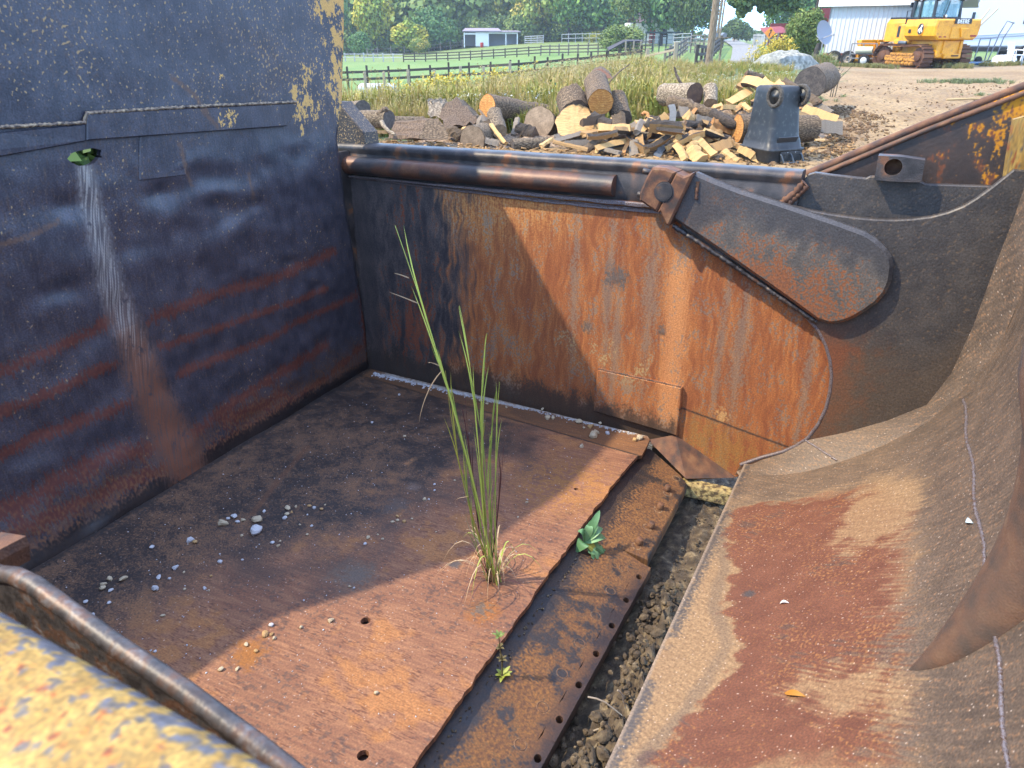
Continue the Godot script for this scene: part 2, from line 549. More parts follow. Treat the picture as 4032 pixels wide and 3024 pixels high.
var pale_spots := [[Vector2(1.638, 0.136), 0.030], [Vector2(1.193, 0.596), 0.05], [Vector2(1.094, 0.391), 0.028], [Vector2(1.384, 0.42), 0.022]]

func paint_side(b: float, c: float) -> Color:
	var p := Vector2(b, c)
	var lo := n_lo.get_noise_2d(b, c * 0.6)
	var mid := n_mid.get_noise_2d(b, c * 0.55)
	var hi := n_hi.get_noise_2d(b, c * 0.7)
	var fine := n_fine.get_noise_2d(b, c)
	var run := n_one.get_noise_2d(b * 34.0 + n_one.get_noise_2d(b * 6.0, c * 6.0) * 0.8, c * 3.4)
	var run2 := n_one.get_noise_2d(b * 120.0 + 40.0, c * 8.0)
	# the quiet dark steel by the back wall
	var dark := Color(.20, .19, .20).lerp(Color(.33, .295, .28), clampf(0.5 + mid * 0.7 + run * 0.4 + hi * 0.3, 0.0, 1.0))
	dark = dark.lerp(Color(.42, .215, .135), ss(-0.08, 0.30, run * 0.7 + hi * 0.5 + lo * 0.7 + mid * 0.35 - 0.06 - ss(0.5, 0.9, c) * 0.3) * ss(0.02, 0.20, b) * 0.85)
	# the open rust
	var rust := Color(.50, .285, .16).lerp(Color(.64, .405, .22), clampf(0.42 + run * 0.55 + run2 * 0.28 + mid * 0.30 + lo * 0.3, 0.0, 1.0))
	rust = rust.lerp(Color(.43, .215, .13), clampf(hi * 0.7 + mid * 0.45 - run * 0.4 - 0.08, 0.0, 0.7))
	var up := ss(0.55, 0.85, c + mid * 0.12 + lo * 0.1) * ss(1.25, 0.75, b)
	rust = rust.lerp(Color(.72, .52, .30), clampf(up * (0.55 + hi * 0.9 + run2 * 0.5), 0.0, 0.9))
	var tan_run := ss(0.07, 0.015, absf(b - 1.43 + (c - 0.5) * 0.03) + run2 * 0.02 + hi * 0.01) * ss(0.80, 0.65, c)
	rust = rust.lerp(Color(.74, .52, .33), tan_run * 0.75)
	# bare grey between, mostly in runs under the rim and the arm
	var bare := ss(0.22, 0.46, hi * 0.75 + mid * 0.65 + run * 0.18 + lo * 0.3 - 0.02 + ss(0.9, 1.3, b) * 0.02)
	for s in [[1.03, 0.5, 0.03], [1.17, 0.56, 0.03], [1.33, 0.55, 0.045], [1.60, 0.42, 0.022], [1.665, 0.40, 0.040], [1.90, 0.33, 0.02], [1.21, 0.35, 0.03]]:
		bare = maxf(bare, ss(1.0, 0.2, absf(b - s[0]) / s[2] + absf(c - s[1]) / 0.24 * 0.5 + hi * 0.9 + mid * 0.8) * 0.9)
	rust = rust.lerp(Color(.43, .41, .385), bare * 0.6)
	var t := ss(0.36, 0.62, b + run * 0.12 + run2 * 0.05 + lo * 0.16 + mid * 0.06 - ss(0.62, 0.95, c) * 0.02)
	var col := dark.lerp(rust, t)
	# low pale scabs
	var scab := ss(0.32, 0.5, hi * 0.55 + mid * 0.6 + lo * 0.2) * ss(0.12, 0.03, absf(c - 0.28 + (b - 1.2) * 0.12)) * ss(0.85, 1.05, b) * ss(1.45, 1.3, b)
	col = col.lerp(Color(.66, .54, .34), scab * 0.8)
	for s in pale_spots:
		var d: float = p.distance_to(s[0])
		if d < s[1] * 2.0:
			col = col.lerp(Color(.70, .56, .36) if s[1] == 0.030 else Color(.31, .29, .28), ss(s[1], s[1] * 0.3, d + hi * s[1] * 0.7 + mid * s[1] * 0.6) * 0.75)
	# yellowish earth at the foot of the wall, right of the patch
	var foot := ss(0.0, 0.25, mid * 0.6 + hi * 0.4 + 0.25) * ss(0.17, 0.05, c + (b - 1.6) * 0.25) * ss(1.48, 1.55, b)
	col = col.lerp(Color(.55, .39, .19), foot * 0.7)
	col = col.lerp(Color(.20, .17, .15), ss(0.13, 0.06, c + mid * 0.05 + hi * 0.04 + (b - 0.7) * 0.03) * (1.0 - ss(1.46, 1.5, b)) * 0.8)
	var left_edge := ss(0.045, 0.035, absf(b - 0.025 - (1.0 - c) * 0.035))
	col = col.lerp(Color(.21, .195, .20), left_edge * 0.5)
	# the joint of the lower plate
	var joint := absf(c - (0.135 - (b - 1.48) * 0.165))
	if b > 1.48: col = col.lerp(Color(.22, .17, .15), ss(0.006, 0.001, joint + hi * 0.003) * 0.8)
	col *= 1.0 + fine * 0.18
	# the gouge and the scar
	var h := 0.5 + hi * 0.10 + mid * 0.06 - bare * 0.06 * t
	var g: Vector2 = p - Vector2(1.385, 0.418)
	h -= 0.5 * ss(1.0, 0.2, absf(g.x) / 0.034 + absf(g.y + g.x * 0.1) / 0.012)
	h += 0.35 * ss(1.0, 0.2, absf(g.x) / 0.034 + absf(g.y + 0.014 + g.x * 0.1) / 0.012)
	g = p - Vector2(1.184, 0.589)
	h -= 0.35 * ss(0.012, 0.002, absf(g.y + absf(g.x + 0.01) * -0.35 + 0.008)) * ss(0.06, 0.04, absf(g.x))
	col.a = clampf(h, 0.0, 1.0)
	return col

var f_spots := [[Vector2(0.886, 1.573), 0.055, Color(.52, .33, .15)], [Vector2(1.299, 1.178), 0.050, Color(.55, .34, .17)], [Vector2(0.914, 1.221), 0.07, Color(.36, .30, .25)],
	[Vector2(0.816, 0.894), 0.05, Color(.30, .26, .24)], [Vector2(1.14, 1.048), 0.022, Color(.25, .24, .24)], [Vector2(0.792, 0.77), 0.03, Color(.40, .33, .29)]]
var f_grey := [[Vector2(1.297, 1.174), 0.032], [Vector2(0.924, 1.227), 0.045], [Vector2(1.294, 1.181), 0.02]]

var worn := line([Vector2(0.441, 1.142), Vector2(0.369, 0.96), Vector2(0.287, 0.724)])

func paint_floor(b: float, z: float) -> Color:
	var p := Vector2(b, z)
	var lo := n_lo.get_noise_2d(b, z)
	var mid := n_mid.get_noise_2d(b * 0.8, z)
	var hi := n_hi.get_noise_2d(b * 0.55, z * 0.75)
	var fine := n_fine.get_noise_2d(b, z)
	var run := n_one.get_noise_2d(b * 5.0 + z, z * 85.0 + b * 6.0)
	var run2 := n_one.get_noise_2d(b * 22.0 + 9.0, z * 230.0 + b * 14.0)
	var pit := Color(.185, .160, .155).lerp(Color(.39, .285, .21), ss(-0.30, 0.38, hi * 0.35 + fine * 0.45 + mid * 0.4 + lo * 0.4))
	var red := Color(.43, .285, .21).lerp(Color(.55, .39, .28), clampf(0.45 + run * 0.65 + lo * 0.5, 0.0, 1.0))
	red = red.lerp(Color(.30, .17, .12), ss(0.12, 0.5, run2 + run * 0.3) * ss(-0.1, 0.25, mid + lo + 0.12) * 0.75)
	red = red.lerp(Color(.26, .20, .18), ss(0.32, 0.55, hi * 0.8 + mid * 0.5 - lo * 0.4) * 0.5)
	red = red.lerp(Color(.62, .42, .24), ss(0.12, 0.5, mid * 0.6 + lo * 0.8) * 0.55)
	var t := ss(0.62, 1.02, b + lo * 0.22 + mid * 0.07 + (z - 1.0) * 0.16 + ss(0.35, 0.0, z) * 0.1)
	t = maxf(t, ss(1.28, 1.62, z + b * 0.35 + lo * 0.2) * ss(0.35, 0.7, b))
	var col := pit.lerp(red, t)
	# tan bloom along the front edge at the far end
	col = col.lerp(Color(.58, .40, .21), ss(0.0, 0.45, hi * 0.6 + mid * 0.5 + 0.25) * ss(0.30, 0.08, p.distance_to(Vector2(1.24, 0.50)) + mid * 0.08) * 0.75)
	for s in f_spots:
		var d: float = p.distance_to(s[0])
		if d < s[1] * 1.8: col = col.lerp(s[2], ss(s[1] * 1.2, s[1] * 0.3, d + mid * s[1] * 0.5 + hi * s[1] * 0.4) * 0.8)
	for s in f_grey:
		var d: float = p.distance_to(s[0])
		if d < s[1] * 1.6: col = col.lerp(Color(.34, .30, .27), ss(s[1], s[1] * 0.4, d + hi * s[1] * 1.2) * 0.6)
	# the strip let in by the far wall
	var strip := ss(0.012, 0.004, z - (0.086 + b * 0.075))
	col = col.lerp(Color(.33, .225, .15).lerp(Color(.45, .30, .175), clampf(0.5 + n_one.get_noise_2d(b * 8.0, z * 160.0), 0.0, 1.0)), strip * 0.75)
	col = col.lerp(Color(.17, .145, .135), ss(0.006, 0.001, absf(z - (0.090 + b * 0.075)) + hi * 0.002) * 0.85)
	# lime washed out along the joint
	var lime := ss(0.030, 0.004, absf(z - 0.030 - 0.012 * lo) + hi * 0.012 + mid * 0.010 + ss(0.5, 1.3, b) * 0.012) * ss(0.05, 0.14, b)
	col = col.lerp(Color(.66, .645, .62), lime * 0.85)
	# a worn line
	var d2 := near(p, worn)
	col = col.lerp(Color(.36, .235, .16), ss(0.016, 0.005, d2 + hi * 0.006) * 0.6)
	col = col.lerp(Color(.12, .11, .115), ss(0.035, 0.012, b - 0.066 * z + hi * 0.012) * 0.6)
	# pale flecks
	var fl := n_dot.get_noise_2d(b * 3.1 + 7.0, z * 3.1)
	col = col.lerp(Color(.66, .60, .56), ss(0.86, 0.91, fl + fine * 0.06) * 0.8)
	col *= 1.0 + fine * 0.16
	col.a = clampf(0.5 + hi * (0.14 - 0.06 * t) + run2 * 0.08 * t + mid * 0.05, 0.0, 1.0)
	return col

func paint_edge(b: float, z: float) -> Color:
	var lo := n_lo.get_noise_2d(b * 1.4 + 3.0, z)
	var mid := n_mid.get_noise_2d(b + 3.0, z)
	var hi := n_hi.get_noise_2d(b, z)
	var fine := n_fine.get_noise_2d(b, z)
	var col := Color(.33, .215, .135).lerp(Color(.50, .34, .18), clampf(0.45 + hi * 0.8 + mid * 0.4, 0.0, 1.0))
	col = col.lerp(Color(.135, .125, .135), ss(0.02, 0.34, mid * 0.7 + lo * 0.7 + hi * 0.35 - 0.06) * 0.85)
	col = col.lerp(Color(.12, .11, .12), ss(0.065, 0.02, b - 1.40 + hi * 0.03 + mid * 0.02) * 0.7)
	col = col.lerp(Color(.17, .12, .11), ss(1.55, 1.60, b + mid * 0.03 + hi * 0.02) * ss(0.66, 0.8, z) * 0.8)
	if absf(b - 1.544) < 0.03:   # weld rings round the plugged holes
		var k := roundf((z - 0.743) / 0.1148)
		var d := absf(Vector2(b, z).distance_to(Vector2(1.5405 + k * 0.001, 0.743 + k * 0.1148)) - 0.0135)
		if d < 0.004: col = col.lerp(Color(.58, .50, .40), ss(0.0022, 0.0008, d) * (0.55 + hi * 0.5))
	col *= 1.0 + fine * 0.2
	col.a = clampf(0.5 + hi * 0.2 + mid * 0.1, 0.0, 1.0)
	return col

var red_area := line([Vector2(0.103, 0.313), Vector2(0.035, 0.361), Vector2(0.043, 0.504), Vector2(0.097, 0.702), Vector2(0.105, 0.854), Vector2(0.179, 1.019), Vector2(0.166, 1.118), Vector2(0.13, 1.268), Vector2(0.082, 1.411), Vector2(0.381, 1.401), Vector2(0.618, 1.454), Vector2(0.61, 1.291), Vector2(0.604, 1.02), Vector2(0.61, 0.593), Vector2(0.412, 0.342)])
var tan_areas := [line([Vector2(0.61, 0.465), Vector2(0.623, 0.631), Vector2(0.549, 0.703), Vector2(0.466, 0.731), Vector2(0.369, 0.62), Vector2(0.397, 0.499), Vector2(0.415, 0.388)]), line([Vector2(0.319, 1.19), Vector2(0.399, 1.265), Vector2(0.575, 1.327), Vector2(0.605, 1.254), Vector2(0.475, 1.163), Vector2(0.374, 1.153)])]

func paint_shell(s: float, z: float) -> Color:
	var p := Vector2(s, z)
	var lo := n_lo.get_noise_2d(s * 1.2, z + 5.0)
	var mid := n_mid.get_noise_2d(s * 0.7 + z * 0.25, z)
	var hi := n_hi.get_noise_2d(s, z)
	var fine := n_fine.get_noise_2d(s, z)
	var run := n_one.get_noise_2d(s * 7.0, z * 75.0 - s * 40.0)
	var grey := Color(.285, .245, .215).lerp(Color(.38, .32, .27), clampf(0.5 + run * 0.4 + mid * 0.5, 0.0, 1.0))
	grey = grey.lerp(Color(.50, .37, .27), ss(0.26, 0.62, hi * 0.85 + run * 0.32 + 0.06) * 0.7)
	var tanc := Color(.45, .35, .25).lerp(Color(.55, .445, .325), clampf(0.5 + hi * 0.8 + run * 0.4, 0.0, 1.0))
	var redc := Color(.345, .20, .14).lerp(Color(.40, .245, .175), clampf(0.5 + mid * 0.8, 0.0, 1.0))
	redc = redc.lerp(Color(.55, .38, .22), ss(0.15, 0.55, hi * 0.8 + run * 0.3 + lo * 0.5) * 0.7)
	redc = redc.lerp(Color(.25, .20, .19), ss(0.30, 0.6, lo * 0.9 + mid * 0.6 + run * 0.4) * 0.6)
	var col := tanc.lerp(grey, ss(0.50, 0.64, s + mid * 0.07 + run * 0.04 + lo * 0.06))
	col = col.lerp(grey, ss(0.36, 0.24, z + mid * 0.04 + run * 0.03 - s * 0.08) * 0.8)
	var red_d := read(f_red, s, z)
	var soft := lerpf(1.0, 5.0, ss(0.20, 0.45, s))
	var t := ss(-0.006 * soft, 0.010 * soft, red_d + mid * 0.035 + hi * 0.010 + lo * 0.03)
	t *= 1.0 - ss(0.50, 0.62, s + run * 0.06 + mid * 0.05)
	col = col.lerp(redc, t)
	# the grey tide line beside the red
	col = col.lerp(Color(.34, .29, .25), ss(0.025, 0.005, absf(red_d + 0.022 + mid * 0.01)) * ss(0.3, 0.1, s) * 0.4)
	if true:
		col = col.lerp(tanc, ss(-0.03, 0.03, read(f_tan, s, z) + mid * 0.05 + run * 0.04) * 0.85)
	col = col.lerp(Color(.20, .205, .225), ss(0.040, 0.008, s + hi * 0.02 + mid * 0.012) * ss(-0.25, 0.15, mid + lo) * 0.7)
	col = col.lerp(Color(.52, .45, .38), ss(0.010, 0.004, s + hi * 0.003) * 0.8)
	col = col.lerp(Color(.24, .24, .25), ss(0.022, 0.008, p.distance_to(Vector2(0.168, 0.816)) + hi * 0.006) * 0.8)
	# flecks
	var fl := n_dot.get_noise_2d(s * 3.4 + 17.0, z * 3.4)
	col = col.lerp(Color(.74, .68, .63), ss(0.84, 0.90, fl + fine * 0.08) * 0.8)
	col *= 1.0 + fine * 0.2
	col.a = clampf(0.5 + hi * 0.12 + run * 0.05, 0.0, 1.0)
	return col

func paint_cheek(b: float, c: float) -> Color:
	var lo := n_lo.get_noise_2d(b + 9.0, c)
	var mid := n_mid.get_noise_2d(b + 9.0, c * 0.7)
	var hi := n_hi.get_noise_2d(b, c)
	var fine := n_fine.get_noise_2d(b, c)
	var grey := Color(.30, .28, .26).lerp(Color(.38, .35, .32), clampf(0.5 + mid, 0.0, 1.0))
	var rust := Color(.41, .255, .17).lerp(Color(.50, .305, .185), clampf(0.5 + hi, 0.0, 1.0))
	var below := (0.965 - (b - 1.45) * 0.27) - c      # distance under the top edge
	var col := grey.lerp(rust, ss(-0.05, 0.38, hi * 0.75 + mid * 0.6 + lo * 0.5 + (below - 0.13) * 2.6 - ss(1.85, 2.05, b) * 0.25))
	col = col.lerp(Color(.21, .205, .215), ss(0.09, 0.02, below + mid * 0.03) * 0.7)
	col = col.lerp(Color(.22, .20, .20), ss(0.14, 0.03, Vector2(b, c).distance_to(Vector2(1.47, 0.89)) + mid * 0.04) * 0.7)
	col *= 1.0 + fine * 0.2
	col.a = clampf(0.5 + hi * 0.2, 0.0, 1.0)
	return col

func paint_clam(b: float, c: float) -> Color:
	var lo := n_lo.get_noise_2d(b + 19.0, c)
	var mid := n_mid.get_noise_2d(b + 19.0, c)
	var hi := n_hi.get_noise_2d(b + 2.0, c)
	var fine := n_fine.get_noise_2d(b, c)
	var run := n_one.get_noise_2d((b - c) * 70.0, (b + c) * 12.0)
	var col := Color(.205, .190, .185).lerp(Color(.285, .26, .24), clampf(0.5 + mid * 0.6 + lo * 0.5, 0.0, 1.0))
	col = col.lerp(Color(.43, .34, .25), ss(0.32, 0.55, hi * 0.7 + run * 0.45) * 0.65)
	var arc := Vector2(b, c).distance_to(Vector2(1.62, 0.36)) - 0.36
	col = col.lerp(Color(.45, .24, .13), ss(0.16, 0.0, arc + mid * 0.10 + hi * 0.06) * ss(0.6, 0.45, c) * 0.8)
	col = col.lerp(Color(.33, .265, .20), ss(0.45, 0.25, c - (b - 1.9) * 0.5 + lo * 0.2) * 0.5)
	col *= 1.0 + fine * 0.22
	col.a = clampf(0.5 + hi * 0.2 + run * 0.08, 0.0, 1.0)
	return col

func paint_plate(b: float, c: float) -> Color:   # the long outer plate: brown, its yellow paint kept at the high end
	var lo := n_lo.get_noise_2d(b + 29.0, c)
	var mid := n_mid.get_noise_2d(b + 29.0, c * 0.7)
	var hi := n_hi.get_noise_2d(b + 4.0, c * 0.7)
	var run := n_one.get_noise_2d(b * 50.0, c * 6.0)
	var col := Color(.17, .135, .12).lerp(Color(.26, .19, .15), clampf(0.5 + mid * 0.8, 0.0, 1.0))
	col = col.lerp(Color(.42, .30, .22), ss(0.30, 0.5, hi * 0.6 + mid * 0.3) * 0.7)
	col = col.lerp(Color(.46, .22, .10), ss(0.1, 0.4, mid + hi * 0.4 + (b - 2.2) * 1.4) * 0.6)
	col = col.lerp(Color(.70, .47, .09), ss(0.05, 0.22, mid * 0.35 + hi * 0.35 + run * 0.3 + (b - 2.22) * 2.2 - absf(c - 1.19) * 0.9) * 0.9)
	col.a = clampf(0.5 + hi * 0.2, 0.0, 1.0)
	return col

func paint_yellow(b: float, z: float) -> Color:   # worn yellow paint
	var lo := n_lo.get_noise_2d(b, z * 1.5)
	var mid := n_mid.get_noise_2d(b * 2.2, z * 2.2)
	var hi := n_hi.get_noise_2d(b, z)
	var f2 := n_hi.get_noise_2d(b * 0.9 + 3.0, z * 0.9)
	hi = hi * 0.5 + n_fine.get_noise_2d(b * 0.9, z * 0.9) * 0.5
	var col := Color(.51, .39, .165).lerp(Color(.59, .475, .235), clampf(0.5 + mid + hi * 0.5, 0.0, 1.0))
	col = col.lerp(Color(.60, .36, .13), ss(0.16, 0.34, hi * 0.6 + f2 * 0.5 - 0.02) * 0.75)
	col = col.lerp(Color(.45, .22, .09), ss(0.36, 0.46, f2 * 0.7 + mid * 0.2 + hi * 0.4) * 0.9)
	col = col.lerp(Color(.30, .28, .28), ss(0.30, 0.42, n_hi.get_noise_2d(b * 1.0 + 9.0, z * 0.9) * 0.8 + mid * 0.15) * 0.85)
	col *= 1.0 + n_fine.get_noise_2d(b * 1.5, z * 1.5) * 0.22
	var gone := absf(z - 0.048) / 0.050
	col = col.lerp(Color(.25, .24, .25).lerp(Color(.38, .37, .39), clampf(0.5 + hi, 0.0, 1.0)), ss(0.05, 0.20, mid * 0.18 + f2 * 0.55 + hi * 0.35 + lo * 0.12 + (gone - 0.76) * 1.3))
	col.a = clampf(0.55 + hi * 0.2 + mid * 0.15, 0.0, 1.0)
	return col

# ---------- the big loader bucket ----------
func wall_top(z: float) -> float:
	var keys := [[-0.1, 1.93], [0.4, 1.90], [0.9, 1.93], [1.50, 1.92], [1.88, 1.77], [2.0, 1.52], [2.09, 1.29], [2.6, 1.22]]
	for i in keys.size() - 1:
		if z < keys[i + 1][0]: return lerpf(keys[i][1], keys[i + 1][1], clampf(inverse_lerp(keys[i][0], keys[i + 1][0], z), 0.0, 1.0))
	return 1.2

func wall_edge(c: float) -> float:
	var keys := [[-0.1, -0.004], [0.01, 0.0], [0.27, 0.009], [0.53, 0.041], [0.79, 0.068], [0.98, 0.083], [1.035, 0.088], [1.155, 0.043], [1.376, 0.0], [1.54, -0.022], [2.0, -0.03]]
	for i in keys.size() - 1:
		if c < keys[i + 1][0]: return lerpf(keys[i][1], keys[i + 1][1], clampf(inverse_lerp(keys[i][0], keys[i + 1][0], c), 0.0, 1.0))
	return -0.03

func dent(z: float, c: float) -> float:
	var d := 0.07 * z * exp(-maxf(c, 0.0) / 0.22)
	var m := ss(1.12, 0.92, c) * ss(0.02, 0.3, z)
	var w := c - 0.09 * sin(z * 2.2 + 0.4) + n_lo.get_noise_2d(z * 0.5, c * 0.5) * 0.08
	var row := sin(w * TAU / 0.152 + 0.8 * n_one.get_noise_1d(z * 2.3))
	d += m * 0.0040 * row * clampf(0.35 + 1.5 * n_one.get_noise_2d(z * 1.9, floorf(w / 0.152) * 3.7), 0.0, 1.0)
	d += m * 0.006 * n_one.get_noise_2d(z * 4.5 + 5.0, c * 6.5)
	d += 0.006 * n_lo.get_noise_2d(z * 0.6 + 11.0, c * 0.6)
	for q in [[0.71, 0.86, 0.055, 0.028], [0.55, 0.84, 0.05, 0.026], [1.28, 0.71, 0.09, 0.03], [0.42, 0.60, 0.035, 0.022], [1.22, 0.93, 0.05, 0.03], [0.30, 0.47, 0.03, 0.02], [0.92, 0.93, 0.04, 0.03]]:
		d -= 0.011 * exp(-pow((z - q[0]) / q[2], 2.0) - pow((c - q[1]) / q[3], 2.0))
	return d

func wall_grid(s: SurfaceTool, off: float, rect: Rect2) -> void:
	var nz := 170
	var nc := 150
	var hc := Vector2(1.148, 1.057)
	var g := []
	for j in nc + 1:
		var row := []
		for i in nz + 1:
			var f := float(i) / nz
			var z := f * 2.46
			var top := wall_top(z)
			var c := lerpf(-0.02, top, float(j) / nc)
			z = lerpf(wall_edge(c), 2.46, f)
			var q := (Vector2(z, c) - hc) / Vector2(0.050, 0.0215)
			q.y += q.x * 0.25
			var r := q.length()
			if r > 0.001 and absf(r - 1.0) < 0.22 + 0.18 * absf(q.y):
				var t := q / r * (1.0 + 0.12 * sin(q.angle() * 3.0))
				z = hc.x + t.x * 0.050
				c = hc.y + (t.y - t.x * 0.25) * 0.0215
			row.append(Vector3(dent(z, c) + off, c, z))
		g.append(row)
	s.set_smooth_group(0)
	for j in nc:
		for i in nz:
			var p := [g[j][i], g[j][i + 1], g[j + 1][i + 1], g[j + 1][i]]
			var m: Vector3 = (p[0] + p[1] + p[2] + p[3]) / 4.0
			var q := (Vector2(m.z, m.y) - hc) / Vector2(0.050, 0.0215)
			q.y += q.x * 0.25
			if q.length() < 0.99: continue
			for e in [0, 1, 2, 0, 2, 3]:
				v(s, p[e], (Vector2(p[e].z, p[e].y) - rect.position) / rect.size)
	# far edge
	for j in nc:
		var a: Vector3 = g[j][0]
		var b: Vector3 = g[j + 1][0]
		if off == 0.0:
			var o := Vector3(-0.016, 0, 0)
			quad(s, a, b, b + o, a + o)
	for i in nz:
		if off == 0.0:
			var o := Vector3(-0.016, 0, 0)
			quad(s, g[nc][i], g[nc][i + 1], g[nc][i + 1] + o, g[nc][i] + o)

func back_map(p: Vector2, d: float) -> Vector3:   # (towards the near side, up)
	return Vector3(d + dent(p.x, p.y) * 0.6, p.y, p.x)

func profile_along(s: SurfaceTool, prof: Array, b0: float, b1: float, uvk := 1.0, n := 24, wob := 0.0) -> void:
	# prof: Vector2(up, towards near) closed; swept along b
	var m := prof.size()
	s.set_smooth_group(0)
	var run := 0.0
	for k in m:
		var a: Vector2 = prof[k]
		var b: Vector2 = prof[(k + 1) % m]
		var l := a.distance_to(b)
		for i in n:
			var x0 := lerpf(b0, b1, float(i) / n)
			var x1 := lerpf(b0, b1, float(i + 1) / n)
			var w0 := wob * n_one.get_noise_1d(x0 * 5.0)
			var w1 := wob * n_one.get_noise_1d(x1 * 5.0)
			var p := [Vector3(x0, a.x + w0, a.y), Vector3(x1, a.x + w1, a.y), Vector3(x1, b.x + w1, b.y), Vector3(x0, b.x + w0, b.y)]
			var u := [Vector2(x0, run), Vector2(x1, run), Vector2(x1, run + l), Vector2(x0, run + l)]
			for e in [0, 1, 2, 0, 2, 3]: v(s, p[e], u[e] * uvk)
		run += l
	s.set_smooth_group(-1)
	var flat := PackedVector2Array(prof)
	var idx := Geometry2D.triangulate_polygon(flat)
	for e in idx: v(s, Vector3(b0, flat[e].x, flat[e].y))
	for e in idx: v(s, Vector3(b1, flat[e].x, flat[e].y))

func weld(s: SurfaceTool, pts: Array, r: float, step := 0.012) -> void:   # a bead of weld: a lumpy rope
	var p := []
	var rad := []
	for i in pts.size() - 1:
		var a: Vector3 = pts[i]
		var b: Vector3 = pts[i + 1]
		var n := maxi(1, int(a.distance_to(b) / step * 2.0))
		for k in n:
			p.append(a.lerp(b, float(k) / n) + Vector3(rng.randf() - 0.5, rng.randf() - 0.5, rng.randf() - 0.5) * r * 0.35)
			rad.append(r * (1.0 if (p.size() % 2) else 0.72) * rng.randf_range(0.85, 1.15))
	tube(s, p, rad, 7)

func ellipse(c: Vector2, rx: float, ry: float, n := 20, turn := 0.0) -> PackedVector2Array:
	var out := PackedVector2Array()
	for i in n: out.append(c + Vector2(cos(TAU * i / n) * rx, sin(TAU * i / n) * ry).rotated(turn))
	return out

# cut a hole by a hairline slit from the outline's nearest corner
func pierce(poly: PackedVector2Array, hole: PackedVector2Array) -> PackedVector2Array:
	if Geometry2D.is_polygon_clockwise(poly): poly.reverse()
	if not Geometry2D.is_polygon_clockwise(hole): hole.reverse()
	var bi := 0
	var bj := 0
	var bd := 1e9
	for i in poly.size():
		for j in hole.size():
			var d := poly[i].distance_squared_to(hole[j])
			if d < bd:
				bd = d
				bi = i
				bj = j
	var out := PackedVector2Array()
	for i in bi + 1: out.append(poly[i])
	var side := (hole[bj] - poly[bi]).normalized().orthogonal() * 0.00015
	for k in hole.size(): out.append(hole[(bj + k) % hole.size()])
	out.append(hole[bj] + side)
	out.append(poly[bi] + side)
	for i in range(bi + 1, poly.size()): out.append(poly[i])
	return out

var SHELL := [Vector2(1.745, -.02), Vector2(1.815, -.005), Vector2(1.95, .05), Vector2(2.095, .15), Vector2(2.2, .245), Vector2(2.27, .325), Vector2(2.338, .455), Vector2(2.385, .595), Vector2(2.40, .755), Vector2(2.39, .9), Vector2(2.46, 1.05), Vector2(2.33, 1.15)]
var shell_pts := []
var shell_len := []

func shell_at(s: float) -> Vector2:
	for i in shell_pts.size() - 1:
		if s <= shell_len[i + 1] or i == shell_pts.size() - 2:
			return shell_pts[i].lerp(shell_pts[i + 1], (s - shell_len[i]) / (shell_len[i + 1] - shell_len[i]))
	return shell_pts[0]

func shell3(s: float, z: float, out := 0.0) -> Vector3:
	var p := shell_at(s)
	var t := (shell_at(s + 0.02) - shell_at(s - 0.02)).normalized()
	var n := Vector2(-t.y, t.x)
	p += n * out
	return Vector3(p.x, p.y, z)

